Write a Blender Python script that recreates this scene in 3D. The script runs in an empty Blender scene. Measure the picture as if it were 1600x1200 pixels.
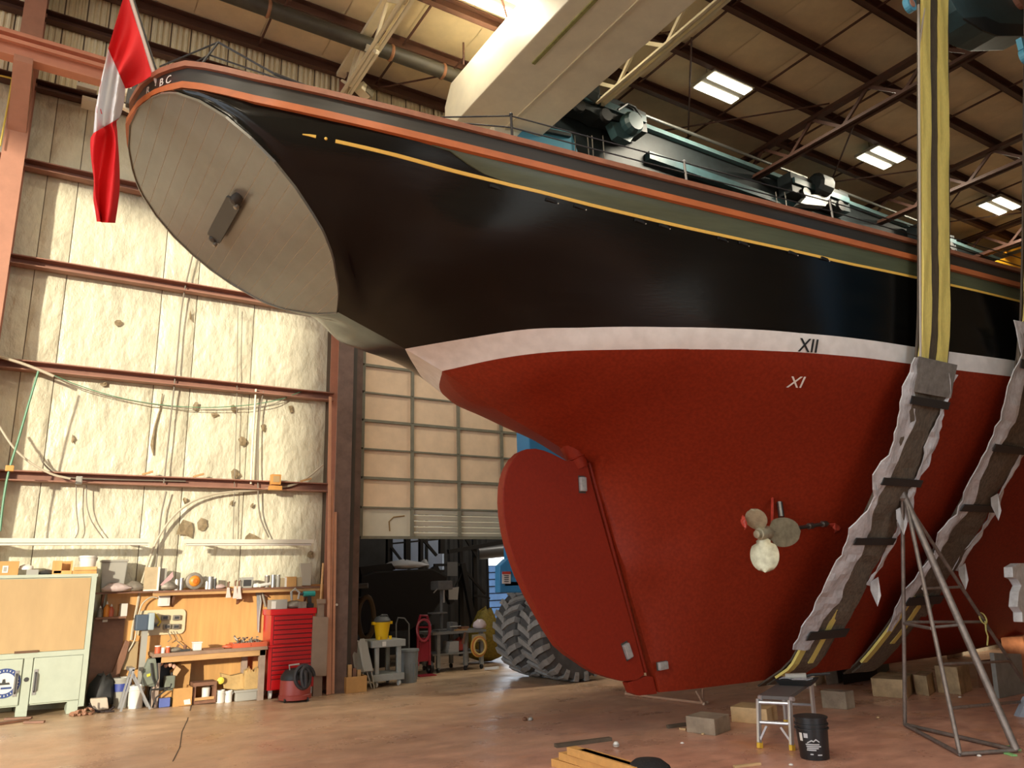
import bpy, bmesh, math, random
import numpy as np
from mathutils import Vector, Matrix
random.seed(7)
SC = bpy.context.scene
COL = SC.collection
# ------------------------------------------------------------------ camera
FPX, CH = 1190.0, 1.70
def _rot(yaw, pitch, roll):
    cy, sy = math.cos(yaw), math.sin(yaw)
    B = np.array([[sy, -cy, 0], [0, 0, -1], [cy, sy, 0]])
    cp, sp = math.cos(pitch), math.sin(pitch)
    P = np.array([[1, 0, 0], [0, cp, sp], [0, -sp, cp]])
    cr, sr = math.cos(roll), math.sin(roll)
    Q = np.array([[cr, -sr, 0], [sr, cr, 0], [0, 0, 1]])
    return Q @ P @ B
CM = _rot(math.radians(57.5), math.radians(14.47), math.radians(-1.74))
cam = bpy.data.cameras.new('camera')
cam.sensor_width = 36.0
cam.lens = 36.0 * FPX / 1600.0
cam.clip_end = 300
cam_o = bpy.data.objects.new('camera', cam)
COL.objects.link(cam_o)
mw = Matrix.Identity(4)
for r in range(3):
    mw[r][0], mw[r][1], mw[r][2] = CM[0][r], -CM[1][r], -CM[2][r]
mw[0][3], mw[1][3], mw[2][3] = 0, 0, CH
cam_o.matrix_world = mw
SC.camera = cam_o
# a survey of the photograph: where the line of sight of a picture point meets a real plane (x, y or z = v)
def at(x, y, ax, v):
    d = CM.T @ np.array([(x - 800) / FPX, (y - 600) / FPX, 1.0])
    k = 'XYZ'.index(ax)
    o = np.array([0, 0, CH])
    return Vector(o + d * (v - o[k]) / d[k])
# ------------------------------------------------------------------ world, sun, exposure
vs = SC.view_settings
vs.view_transform = 'Standard'; vs.look = 'None'; vs.gamma = 1.0
vs.exposure = 0.12
vs.use_curve_mapping = False
SC.display_settings.display_device = 'sRGB'
try:
    SC.cycles.use_denoising = True
    SC.cycles.max_bounces = 8
    SC.cycles.diffuse_bounces = 5
    SC.cycles.sample_clamp_indirect = 6.0
    SC.cycles.caustics_reflective = False
    SC.cycles.caustics_refractive = False
except Exception:
    pass
w = bpy.data.worlds.new('sky'); SC.world = w; w.use_nodes = True
nt = w.node_tree
bg = nt.nodes['Background']
bg.inputs[0].default_value = (0.86, 0.93, 1.0, 1)
bg.inputs[1].default_value = 3.8
SUNDIR = Vector((0.64, 0.768, -0.165)).normalized()
sl = bpy.data.lights.new('sun', 'SUN'); sl.energy = 4.6; sl.angle = math.radians(1.5); sl.color = (1.0, 0.90, 0.70)
so = bpy.data.objects.new('sun', sl); COL.objects.link(so)
so.rotation_euler = SUNDIR.to_track_quat('-Z', 'Y').to_euler()
def portal(loc, size, direction):
    l = bpy.data.lights.new('sky_portal', 'AREA'); l.shape = 'RECTANGLE'; l.size, l.size_y = size
    l.cycles.is_portal = True
    o = bpy.data.objects.new('sky_portal', l); COL.objects.link(o); o.location = loc
    o.rotation_euler = Vector(direction).to_track_quat('-Z', 'Y').to_euler()
portal((-12.0, 2.0, 5.6), (14.0, 11.2), (1, 0, 0))
portal((4.2, -5.0, 5.0), (3.2, 10.0), (0, 1, 0))
LAMP_W = 260.0
# ------------------------------------------------------------------ helpers
WL = {}
def lin(h):
    h = h.lstrip('#'); c = [int(h[i:i+2], 16) / 255 for i in (0, 2, 4)]
    return tuple(((v + 0.055) / 1.055) ** 2.4 if v > 0.04045 else v / 12.92 for v in c)
MATS = {}
def mat(name, col, rough=0.6, metal=0.0, var=0.0, scale=6.0, stretch=(1, 1, 1), bump=0.0, bscale=40.0, spec=0.5, col2=None, thr=None, coat=0.0, emit=None, alpha=None):
    if name in MATS: return MATS[name]
    m = bpy.data.materials.new(name); m.use_nodes = True
    t = m.node_tree; b = t.nodes['Principled BSDF']
    c = lin(col) if isinstance(col, str) else col
    b.inputs['Base Color'].default_value = (*c, 1)
    b.inputs['Roughness'].default_value = rough
    b.inputs['Metallic'].default_value = metal
    b.inputs['Specular IOR Level'].default_value = spec
    if coat: b.inputs['Coat Weight'].default_value = coat; b.inputs['Coat Roughness'].default_value = 0.12
    tc = t.nodes.new('ShaderNodeTexCoord'); mp = t.nodes.new('ShaderNodeMapping')
    mp.inputs['Scale'].default_value = stretch
    t.links.new(tc.outputs['Object'], mp.inputs['Vector'])
    if var or col2:
        n = t.nodes.new('ShaderNodeTexNoise'); n.inputs['Scale'].default_value = scale; n.inputs['Detail'].default_value = 5
        n.inputs['Roughness'].default_value = 0.62
        t.links.new(mp.outputs['Vector'], n.inputs['Vector'])
        r = t.nodes.new('ShaderNodeValToRGB')
        lo, hi = thr or (0.3, 0.7)
        r.color_ramp.elements[0].position = lo; r.color_ramp.elements[1].position = hi
        if col2: c2 = lin(col2) if isinstance(col2, str) else col2; ca, cb = c, c2
        else: ca = tuple(v * (1 - var) for v in c); cb = tuple(min(1, v * (1 + var)) for v in c)
        r.color_ramp.elements[0].color = (*ca, 1); r.color_ramp.elements[1].color = (*cb, 1)
        t.links.new(n.outputs['Fac'], r.inputs['Fac']); t.links.new(r.outputs['Color'], b.inputs['Base Color'])
    if bump:
        n2 = t.nodes.new('ShaderNodeTexNoise'); n2.inputs['Scale'].default_value = bscale; n2.inputs['Detail'].default_value = 4
        t.links.new(mp.outputs['Vector'], n2.inputs['Vector'])
        bp = t.nodes.new('ShaderNodeBump'); bp.inputs['Strength'].default_value = bump; bp.inputs['Distance'].default_value = 0.02
        t.links.new(n2.outputs['Fac'], bp.inputs['Height']); t.links.new(bp.outputs['Normal'], b.inputs['Normal'])
    if emit:
        b.inputs['Emission Color'].default_value = (*emit[0], 1); b.inputs['Emission Strength'].default_value = emit[1]
    if alpha is not None:
        b.inputs['Alpha'].default_value = alpha
    MATS[name] = m
    return m
class MB:
    def __init__(s): s.v = []; s.f = []
    def add(s, vs_, fs):
        o = len(s.v); s.v += [tuple(v) for v in vs_]; s.f += [tuple(i + o for i in f) for f in fs]; return s
    def hexa(s, p):
        return s.add(p, [(0, 3, 2, 1), (4, 5, 6, 7), (0, 1, 5, 4), (1, 2, 6, 5), (2, 3, 7, 6), (3, 0, 4, 7)])
    def box(s, x0, x1, y0, y1, z0, z1):
        return s.hexa([(x0, y0, z0), (x1, y0, z0), (x1, y1, z0), (x0, y1, z0), (x0, y0, z1), (x1, y0, z1), (x1, y1, z1), (x0, y1, z1)])
    def cbox(s, c, size, rz=0.0, rx=0.0, ry=0.0):
        R = Matrix.Rotation(rz, 3, 'Z') @ Matrix.Rotation(ry, 3, 'Y') @ Matrix.Rotation(rx, 3, 'X')
        c = Vector(c); h = [v / 2 for v in size]
        p = [c + R @ Vector((a * h[0], b * h[1], d * h[2])) for d in (-1, 1) for a, b in ((-1, -1), (1, -1), (1, 1), (-1, 1))]
        return s.hexa(p)
    def bar(s, p, q, w_, h_, up=(0, 0, 1)):
        p, q = Vector(p), Vector(q); d = (q - p).normalized(); u = Vector(up)
        a = d.cross(u)
        if a.length < 1e-3: a = d.cross(Vector((1, 0, 0)))
        a.normalize(); b = a.cross(d).normalized()
        a = a * w_ / 2; b = b * h_ / 2
        return s.hexa([p - a - b, p + a - b, p + a + b, p - a + b, q - a - b, q + a - b, q + a + b, q - a + b])
    def tube(s, pts, r, n=8, closed=False):
        P = [Vector(p) for p in pts]; m = len(P); R = r if isinstance(r, (list, tuple)) else [r] * m
        vs_, fs = [], []; prev = None
        for i, p in enumerate(P):
            a = P[(i - 1) % m] if (closed or i > 0) else p
            b = P[(i + 1) % m] if (closed or i < m - 1) else p
            d = (b - a).normalized()
            if prev is None: x = d.orthogonal().normalized()
            else:
                x = prev - d * prev.dot(d)
                x = x.normalized() if x.length > 1e-6 else d.orthogonal().normalized()
            prev = x; y = d.cross(x)
            for k in range(n):
                t = 2 * math.pi * k / n
                vs_.append(p + (x * math.cos(t) + y * math.sin(t)) * R[i])
        for i in range(m if closed else m - 1):
            j = (i + 1) % m
            for k in range(n):
                l = (k + 1) % n
                fs.append((i * n + k, i * n + l, j * n + l, j * n + k))
        if not closed:
            fs.append(tuple(range(n - 1, -1, -1))); fs.append(tuple((m - 1) * n + k for k in range(n)))
        return s.add(vs_, fs)
    def lathe(s, prof, c=(0, 0, 0), n=20, axis=(0, 0, 1), closed=False):
        q = Vector((0, 0, 1)).rotation_difference(Vector(axis)).to_matrix(); c = Vector(c)
        vs_, fs = [], []
        for r, z in prof:
            for k in range(n):
                t = 2 * math.pi * k / n
                vs_.append(c + q @ Vector((r * math.cos(t), r * math.sin(t), z)))
        m = len(prof)
        for i in range(m if closed else m - 1):
            j = (i + 1) % m
            for k in range(n):
                l = (k + 1) % n
                fs.append((i * n + k, i * n + l, j * n + l, j * n + k))
        if not closed:
            fs.append(tuple(range(n - 1, -1, -1))); fs.append(tuple((m - 1) * n + k for k in range(n)))
        return s.add(vs_, fs)
    def prism(s, poly, d):
        P = [Vector(p) for p in poly]; d = Vector(d); n = len(P)
        return s.add(P + [p + d for p in P], [tuple(range(n - 1, -1, -1)), tuple(range(n, 2 * n))] + [(i, (i + 1) % n, n + (i + 1) % n, n + i) for i in range(n)])
    def grid(s, fn, nu, nv, thick=None):
        vs_ = [Vector(fn(i / nu, j / nv)) for i in range(nu + 1) for j in range(nv + 1)]
        q = lambda i, j: i * (nv + 1) + j
        fs = [(q(i, j), q(i + 1, j), q(i + 1, j + 1), q(i, j + 1)) for i in range(nu) for j in range(nv)]
        if thick:
            t = Vector(thick); o = len(vs_); vs2 = vs_ + [v + t for v in vs_]
            fs2 = fs + [tuple(k + o for k in reversed(f)) for f in fs]
            rim = [q(i, 0) for i in range(nu + 1)] + [q(nu, j) for j in range(1, nv + 1)] + [q(i, nv) for i in range(nu - 1, -1, -1)] + [q(0, j) for j in range(nv - 1, 0, -1)]
            for a, b in zip(rim, rim[1:] + rim[:1]): fs2.append((b, a, a + o, b + o))
            return s.add(vs2, fs2)
        return s.add(vs_, fs)
def _mesh(name, mb, loc, smooth, bevel, fix=True):
    me = bpy.data.meshes.new(name)
    me.from_pydata([(x - loc[0], y - loc[1], z - loc[2]) for x, y, z in mb.v], [], mb.f)
    bm = bmesh.new(); bm.from_mesh(me)
    if fix: bmesh.ops.recalc_face_normals(bm, faces=bm.faces[:])
    if bevel:
        ed = [e for e in bm.edges if len(e.link_faces) == 2 and e.calc_face_angle(0) > 0.6]
        bmesh.ops.bevel(bm, geom=ed, offset=bevel, segments=2, profile=0.7, affect='EDGES')
    bm.to_mesh(me); bm.free()
    if smooth:
        for p in me.polygons: p.use_smooth = True
        try: me.set_sharp_from_angle(angle=math.radians(smooth if smooth > 1 else 40))
        except Exception: pass
    return me
def tag(o, label=None, cat=None, group=None, kind=None):
    if label: o['label'] = label
    if cat: o['category'] = cat
    if group: o['group'] = group
    if kind: o['kind'] = kind
    return o
def part(name, mb, m, parent, smooth=0, bevel=0, label=None, fix=True, kind=None):
    L = WL[parent.name]
    o = bpy.data.objects.new(name, _mesh(name, mb, L, smooth, bevel, fix)); COL.objects.link(o)
    o.data.materials.append(m); o.parent = parent; WL[o.name] = L
    return tag(o, label, kind=kind)
def thing(name, label, cat, loc, group=None):
    o = bpy.data.objects.new(name, None); COL.objects.link(o); o.location = loc; o.empty_display_size = 0.1
    WL[o.name] = Vector(loc); return tag(o, label, cat, group)
def single(name, mb, m, label, cat, loc=None, group=None, smooth=0, bevel=0, kind=None, fix=True):
    if loc is None:
        a = np.array(mb.v); loc = ((a[:, 0].min() + a[:, 0].max()) / 2, (a[:, 1].min() + a[:, 1].max()) / 2, a[:, 2].min())
    o = bpy.data.objects.new(name, _mesh(name, mb, loc, smooth, bevel, fix)); COL.objects.link(o); o.location = loc
    o.data.materials.append(m); WL[o.name] = Vector(loc)
    return tag(o, label, cat, group, kind)
def struct(name, mb=None, m=None, loc=(0, 0, 0), smooth=0, bevel=0):
    if mb is None:
        o = bpy.data.objects.new(name, None); COL.objects.link(o); o.location = loc
    else:
        o = bpy.data.objects.new(name, _mesh(name, mb, loc, smooth, bevel)); COL.objects.link(o); o.location = loc; o.data.materials.append(m)
    WL[o.name] = Vector(loc); o['kind'] = 'structure'; return o
def dup(root, loc, label=None):
    r = root.copy(); COL.objects.link(r); r.location = loc; WL[r.name] = Vector(loc)
    if label: r['label'] = label
    for ch in list(root.children):
        c = ch.copy(); COL.objects.link(c); c.parent = r
        for g in list(ch.children):
            d = g.copy(); COL.objects.link(d); d.parent = c
    return r
def inst(src, parent, loc):
    c = src.copy(); COL.objects.link(c); c.parent = parent; c.location = loc; return c
def text(name, s, size, m, parent, origin, xdir, updir, extrude=0.002, label=None, align='CENTER', shear=0.0):
    cu = bpy.data.curves.new(name, 'FONT'); cu.body = s; cu.size = size; cu.extrude = extrude; cu.align_x = align; cu.align_y = 'CENTER'; cu.shear = shear; cu.resolution_u = 3
    tmp = bpy.data.objects.new('lettering', cu); COL.objects.link(tmp); dg = bpy.context.evaluated_depsgraph_get(); me = bpy.data.meshes.new_from_object(tmp.evaluated_get(dg))
    bpy.data.objects.remove(tmp); bpy.data.curves.remove(cu); me.materials.clear(); me.materials.append(m)
    o = bpy.data.objects.new(name, me); COL.objects.link(o)
    x = Vector(xdir).normalized(); y = Vector(updir); y = (y - x * y.dot(x)).normalized(); z = x.cross(y)
    M4 = Matrix(((x.x, y.x, z.x, 0), (x.y, y.y, z.y, 0), (x.z, y.z, z.z, 0), (0, 0, 0, 1)))
    L = WL[parent.name]; o.parent = parent
    o.matrix_local = Matrix.Translation(Vector(origin) - L) @ M4
    WL[o.name] = L
    return tag(o, label)
def fz(x, y):                                   # the slab rises a hand's breadth towards the workbench corner
    a = min(max((4.8 - x) / 3.8, 0), 1.3); b = min(max((y - 9.0) / 3.2, 0), 1); b = b * b * (3 - 2 * b)
    return 0.125 * a * b
def pbox(x0, y0, x1, y1, Y, d, zb=None):        # a box whose front face in the plane Y covers the given picture rectangle
    a = at(x0, y1, 'Y', Y); b = at(x1, y1, 'Y', Y); c = at((x0 + x1) / 2, y0, 'Y', Y)
    z0 = zb if zb is not None else (a.z + b.z) / 2
    return (a.x, b.x, Y, Y + d, z0, c.z)
YK = 6.9
# ------------------------------------------------------------------ materials of the building
m_insul = mat('wall_lining', (0.62, 0.585, 0.44), 0.42, var=0.13, scale=3.2, bump=1.0, bscale=5.0, stretch=(1, 1, 0.55))
for n_ in m_insul.node_tree.nodes:
    if n_.type == 'BUMP': n_.inputs['Distance'].default_value = 0.07
m_corr = mat('corrugated_sheet', (0.84, 0.75, 0.52), 0.55, var=0.12, scale=3)
m_ceil = mat('roof_lining', (0.78, 0.66, 0.44), 0.6, var=0.10, scale=2.0, bump=0.15, bscale=5)
m_girt = mat('girt_steel', (0.30, 0.145, 0.10), 0.55, var=0.12, scale=5)
m_purl = mat('purlin_steel', (0.085, 0.035, 0.022), 0.55, var=0.2, scale=4)
m_coldark = mat('column_brown', (0.15, 0.095, 0.075), 0.6, var=0.25, scale=5)
m_colred = mat('column_salmon', (0.42, 0.20, 0.13), 0.55, var=0.1, scale=4)
m_cream = mat('cream_steel', (0.78, 0.70, 0.50), 0.45, var=0.08, scale=4)
m_dark = mat('dark_void_paint', (0.03, 0.03, 0.03), 0.7, var=0.3, scale=3)
m_black = mat('black_rubber', (0.012, 0.012, 0.012), 0.5)
m_out = mat('outside_concrete', (0.50, 0.46, 0.40), 0.8, var=0.15, scale=0.6)
# concrete floor: brown slab, rusty dust below the hull, scuffs, some sheen
def floor_mat():
    m = bpy.data.materials.new('stained_concrete'); m.use_nodes = True; t = m.node_tree; b = t.nodes['Principled BSDF']; N = t.nodes.new; Lk = t.links.new
    tc = N('ShaderNodeTexCoord')
    def noise(sc, det=6, st=(1, 1, 1)):
        mp = N('ShaderNodeMapping'); mp.inputs['Scale'].default_value = st; Lk(tc.outputs['Object'], mp.inputs['Vector'])
        n = N('ShaderNodeTexNoise'); n.inputs['Scale'].default_value = sc; n.inputs['Detail'].default_value = det; n.inputs['Roughness'].default_value = 0.65
        Lk(mp.outputs['Vector'], n.inputs['Vector']); return n.outputs['Fac']
    def ramp(f, e):
        r = N('ShaderNodeValToRGB'); r.color_ramp.elements[0].position = e[0][0]; r.color_ramp.elements[0].color = (*e[0][1], 1)
        r.color_ramp.elements[1].position = e[1][0]; r.color_ramp.elements[1].color = (*e[1][1], 1)
        for p, c in e[2:]:
            k = r.color_ramp.elements.new(p); k.color = (*c, 1)
        Lk(f, r.inputs['Fac']); return r.outputs['Color']
    def mix(f, a, c):
        x = N('ShaderNodeMix'); x.data_type = 'RGBA'; Lk(f, x.inputs[0]); Lk(a, x.inputs[6]); Lk(c, x.inputs[7]); return x.outputs[2]
    base = ramp(noise(1.6, 12, (1, 1.8, 1)), [(0.3, (0.40, 0.265, 0.16)), (0.7, (0.70, 0.49, 0.31))])
    pink = ramp(noise(2.6, 12, (1, 1.7, 1)), [(0.3, (0.42, 0.21, 0.145)), (0.7, (0.72, 0.39, 0.27))])
    sx = N('ShaderNodeSeparateXYZ'); Lk(tc.outputs['Object'], sx.inputs[0])
    a1 = N('ShaderNodeMath'); a1.operation = 'MULTIPLY_ADD'; a1.inputs[1].default_value = -0.16; a1.inputs[2].default_value = 1.95; Lk(sx.outputs['Y'], a1.inputs[0])
    a2 = N('ShaderNodeMath'); a2.operation = 'MULTIPLY_ADD'; a2.inputs[1].default_value = 0.7; a2.inputs[2].default_value = -0.35; Lk(noise(0.7), a2.inputs[0])
    a3 = N('ShaderNodeMath'); a3.operation = 'ADD'; a3.use_clamp = True; Lk(a1.outputs[0], a3.inputs[0]); Lk(a2.outputs[0], a3.inputs[1])
    c1 = mix(a3.outputs[0], base, pink)
    # scattered orange sanding dust and dark spills
    d1 = ramp(noise(1.1, 8), [(0.55, (0, 0, 0)), (0.72, (0.8, 0.8, 0.8))])
    orange = N('ShaderNodeRGB'); orange.outputs[0].default_value = (0.66, 0.31, 0.15, 1)
    m1 = N('ShaderNodeMath'); m1.operation = 'MULTIPLY'; Lk(d1, m1.inputs[0]); Lk(a3.outputs[0], m1.inputs[1])
    c2 = mix(m1.outputs[0], c1, orange.outputs[0])
    d2 = ramp(noise(1.7, 10, (1, 1.6, 1)), [(0.60, (0, 0, 0)), (0.74, (0.7, 0.7, 0.7))])
    darkc = N('ShaderNodeRGB'); darkc.outputs[0].default_value = (0.17, 0.095, 0.07, 1)
    c3 = mix(d2, c2, darkc.outputs[0])
    d3 = ramp(noise(14, 10), [(0.66, (0, 0, 0)), (0.74, (0.6, 0.6, 0.6))])
    pale = N('ShaderNodeRGB'); pale.outputs[0].default_value = (0.66, 0.52, 0.38, 1)
    c4 = mix(d3, c3, pale.outputs[0])
    Lk(c4, b.inputs['Base Color'])
    rr = ramp(noise(1.3), [(0.35, (0.22,) * 3), (0.7, (0.55,) * 3)])
    Lk(rr, b.inputs['Roughness'])
    bp = N('ShaderNodeBump'); bp.inputs['Strength'].default_value = 0.25; bp.inputs['Distance'].default_value = 0.01
    Lk(noise(18), bp.inputs['Height']); Lk(bp.outputs['Normal'], b.inputs['Normal'])
    return m
# ------------------------------------------------------------------ floor and ground
mb = MB(); xs = list(np.linspace(-12, 0, 13)) + list(np.linspace(0.4, 5.2, 13)) + [7, 10, 14, 20, 27]
ys = [-5, 0, 5, 8] + list(np.linspace(9, 12.4, 9)) + [13.2, 16, 19.8]
mb.add([(x, y, fz(x, y)) for x in xs for y in ys], [(i * len(ys) + j, (i + 1) * len(ys) + j, (i + 1) * len(ys) + j + 1, i * len(ys) + j + 1) for i in range(len(xs) - 1) for j in range(len(ys) - 1)])
floor = struct('floor', mb, floor_mat(), smooth=1)
mb = MB(); mb.box(-90, -12.01, -60, 60, -0.3, -0.02); mb.box(-12, 60, -60, -5.01, -0.3, -0.02); mb.box(-12, 60, 20.0, 60, -0.3, -0.02)
struct('ground', mb, m_out)
# floor crack and edge marking as thin real scars
mb = MB(); pk = [(300, 1098), (297, 1118), (292, 1135), (284, 1150), (281, 1170), (270, 1190)]
pts = [at(x, y, 'Z', 0.0) for x, y in pk]; pts = [Vector((p.x, p.y, fz(p.x, p.y) + 0.001)) for p in pts]
for a, b in zip(pts, pts[1:]): mb.bar(a, b, 0.012, 0.003)
part('crack', mb, mat('crack_dirt', (0.08, 0.05, 0.035), 0.9), floor)
# ------------------------------------------------------------------ left wall: lining panels between the girts, corrugated sheet above
wl = struct('wall_left')
GZ = [3.38, 5.03, 6.68, 8.31]
mb = MB(); mb.box(-12, 4.95, 13.32, 13.45, 0, 12.0); mb.box(13.0, 27, 13.32, 13.45, 0, 12.0); mb.box(4.95, 13.0, 13.36, 13.45, 6.9, 12.0)
part('backing', mb, mat('seam_shadow_gap', (0.16, 0.12, 0.08), 0.9), wl)
SE = [-3.3, -2.25, -1.2, -0.32, 0.12, 1.52, 2.08, 3.05, 4.42]
ROWS = [0.0] + GZ + [9.75]
rnd = random.Random(3)
for r in range(5):
    for s in range(len(SE) - 1):
        x0, x1, z0, z1 = SE[s] + 0.006, SE[s + 1] - 0.006, ROWS[r] + 0.004, ROWS[r + 1] - 0.004
        ph = rnd.uniform(0, 6)
        def fn(u, v, x0=x0, x1=x1, z0=z0, z1=z1, ph=ph):
            b = math.sin(math.pi * u) ** 0.5 * math.sin(math.pi * v) ** 0.4 if 0 < u < 1 and 0 < v < 1 else 0
            wv = 0.012 * math.sin(7 * u + 3 * v + ph) * math.sin(9 * v - 4 * u + ph) + 0.006 * math.sin(23 * u + ph) * math.sin(5 * v)
            return (x0 + (x1 - x0) * u, 13.31 - 0.035 * b - wv * b, z0 + (z1 - z0) * v)
        mb = MB(); mb.grid(fn, 8, 8); part('panel', mb, m_insul, wl, smooth=1)
mbc = MB(); prof = []
for k in range(7): prof.append((0.33 * k / 7 + 0.004, 0.03 if k % 2 else 0.0)); prof.append((0.33 * (k + 0.7) / 7, 0.03 if k % 2 else 0.0))
for k in range(len(prof) - 1):
    (xa, ya), (xb, yb) = prof[k], prof[k + 1]
    mbc.add([(xa, -ya, 0), (xb, -yb, 0), (xb, -yb, 2.2), (xa, -ya, 2.2)], [(0, 1, 2, 3)])
s0 = part('corrugated_sheet', mbc, m_corr, wl); s0.location = (-3.4, 13.31, 9.77)
for k in range(1, 36): inst(s0, wl, (-3.4 + 0.335 * k, 13.31, 9.77))
# tears in the lining: dark rags of torn foil proud of the panels
m_tear = mat('torn_lining', (0.24, 0.18, 0.10), 0.7, var=0.3, scale=20)
tears = [(184, 505, 9, 7), (162, 600, 8, 5), (306, 636, 7, 11), (335, 648, 9, 7), (365, 638, 6, 10), (378, 690, 9, 12), (367, 742, 10, 18), (412, 668, 6, 10), (455, 638, 6, 9), (114, 686, 4, 10), (290, 828, 20, 20), (316, 822, 11, 16), (393, 842, 18, 14), (289, 783, 5, 8), (362, 786, 5, 7), (394, 790, 5, 7), (486, 866, 9, 9), (298, 495, 3, 12)]
for (x, y, a, b) in tears:
    mb = MB(); n = 7; pts = []
    for k in range(n):
        th = 2 * math.pi * k / n; rr = rnd.uniform(0.5, 1.1)
        p = at(x + a * 0.8 * rr * math.cos(th), y + b * 0.8 * rr * math.sin(th), 'Y', 13.24); pts.append(Vector((p.x, 13.255 - 0.03 * rnd.random(), p.z)))
    c = at(x, y, 'Y', 13.22); mb.add(pts + [Vector((c.x, 13.235, c.z)), Vector((c.x, 13.30, c.z))], [(k, (k + 1) % n, n) for k in range(n)] + [((k + 1) % n, k, n + 1) for k in range(n)])
    part('torn_flap', mb, m_tear, wl)
mb = MB(); pts = [at(x, y, 'Y', 13.255) for x, y in ((254, 615), (250, 640), (242, 668), (238, 695), (240, 712))]
mb.tube(pts, [0.008, 0.012, 0.016, 0.03, 0.006], 6); part('slit', mb, m_tear, wl)
# other walls: end wall with the tall open doorway the sun comes through, unseen front wall and open bay placed to block sun and admit daylight
m_wallfar = mat('plain_wall', (0.42, 0.36, 0.26), 0.6, var=0.1, scale=1.5)
mb = MB(); mb.box(-12.2, -12, 9.0, 13.4, 0, 12.2); mb.box(-12.2, -12, -5.2, 9.0, 11.3, 12.2); struct('wall_end', mb, m_wallfar)
mb = MB(); mb.box(-11.35, 2.6, -5.2, -5, 0, 12.2); mb.box(-12.0, -11.35, -5.2, -5, 11.3, 12.2); mb.box(5.8, 27.2, -5.2, -5, 0, 12.2); mb.box(2.6, 5.8, -5.2, -5, 10.0, 12.2); struct('wall_front', mb, m_wallfar)
mb = MB(); mb.box(27, 27.2, -5.2, 13.4, 0, 12.2); struct('wall_right', mb, m_wallfar)
# ------------------------------------------------------------------ roof
CZ = 11.98
ceil = struct('ceiling')
mb = MB(); mb.box(-12.2, 27.2, -5.2, 13.45, CZ + 0.06, CZ + 0.2); part('roof_deck', mb, m_ceil, ceil)
PY = [13.15, 11.78, 10.4, 9.15, 7.8, 6.45, 5.1, 3.75]
mbp = MB(); mbp.grid(lambda u, v: (0.006 + u * 1.188, 0.006 + v * 1.34, 0.03 - 0.022 * (math.sin(math.pi * u) * math.sin(math.pi * v)) ** 0.5 if 0 < u < 1 and 0 < v < 1 else 0.03), 4, 4)
p0 = None
for j in range(7):
    for i in range(24):
        loc = (-2.0 + 1.2 * i, PY[j + 1] + 0.01, CZ)
        if p0 is None: p0 = part('panel', mbp, m_ceil, ceil, smooth=1); p0.location = loc
        else: inst(p0, ceil, loc)
tn = 0
def trim(mb, m, bevel=0):
    global tn
    tn += 1; return struct('trim_%d' % tn, mb, m, bevel=bevel)
def channel(x0, x1, y, z, m, h=0.2, d=0.09, t=0.018, s=1):
    mb = MB(); mb.box(x0, x1, y - t / 2, y + t / 2, z, z + h); mb.box(x0, x1, min(y, y - s * d), max(y, y - s * d), z, z + t); mb.box(x0, x1, min(y, y - s * d), max(y, y - s * d), z + h - t, z + h); return mb
for y in PY: trim(channel(-11.9, 26.9, y, CZ - 0.24, m_purl, 0.24, 0.11), m_purl)
for z in GZ: trim(channel(-11.9, 4.5, 13.24, z - 0.07, m_girt, 0.15, 0.16), m_girt)
trim(channel(-11.9, 4.5, 13.24, 9.68, m_purl, 0.16, 0.14), m_purl)
trim(channel(-11.9, 9, 13.24, 11.0, m_purl, 0.18, 0.14), m_purl)
def column(xc, y0, y1, z1, w_, m, m2=None):
    r = struct('trim_%d' % next_trim())
    mb = MB(); mb.box(xc - w_ / 2, xc + w_ / 2, y0, y0 + 0.02, 0, z1); part('front_flange', mb, m, r)
    mb = MB(); mb.box(xc - 0.008, xc + 0.008, y0 + 0.02, y1 - 0.02, 0, z1); part('web', mb, m2 or m, r)
    mb = MB(); mb.box(xc - w_ / 2, xc + w_ / 2, y1 - 0.02, y1, 0, z1); part('rear_flange', mb, m2 or m, r)
    mb = MB(); mb.box(xc - w_ / 2 - 0.05, xc + w_ / 2 + 0.05, y0 - 0.03, y1 + 0.02, 0, 0.025); part('base_plate', mb, m, r)
    return r
def next_trim():
    global tn
    tn += 1; return tn
column(4.59, 12.76, 13.22, 11.9, 0.28, m_coldark, m_colred)
column(-0.78, 12.70, 13.22, 11.9, 0.30, m_colred, m_colred)
column(13.1, 12.8, 13.3, 11.9, 0.3, m_coldark)
mb = MB(); mb.box(4.86, 5.02, 13.05, 13.32, 0, 7.0); trim(mb, m_coldark)
mb = MB(); mb.box(4.78, 4.83, 12.98, 13.06, 0, 7.0); mb.box(4.80, 4.90, 13.03, 13.06, 0, 7.0); trim(mb, mat('door_track', (0.09, 0.075, 0.06), 0.5))
# trusses: lower chord pair, top chord, zigzag webs
def truss(X, zl, m, y0=2.0, y1=13.0):
    r = struct('trim_%d' % next_trim())
    for s in (-1, 1):
        mb = MB(); mb.box(X + s * 0.04 - (0.07 if s < 0 else 0), X + s * 0.04 + (0.07 if s > 0 else 0), y0, y1, zl, zl + 0.02); mb.box(X + s * 0.04 - 0.008, X + s * 0.04 + 0.008, y0, y1, zl, zl + 0.11); part('lower_chord', mb, m, r)
    mb = MB(); mb.box(X - 0.09, X + 0.09, y0, y1, CZ - 0.34, CZ - 0.25); part('top_chord', mb, m, r)
    y = y1 - 0.3; k = 0
    while y > y0 + 0.8:
        a = (X, y, zl + 0.06); b = (X, y - 0.7, CZ - 0.3)
        mb = MB(); mb.bar(a, b, 0.07, 0.05, up=(1, 0, 0)); part('web', mb, m, r)
        mb = MB(); mb.bar(b, (X, y - 1.4, zl + 0.06), 0.07, 0.05, up=(1, 0, 0)); part('web', mb, m, r)
        y -= 1.4
    return r
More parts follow.
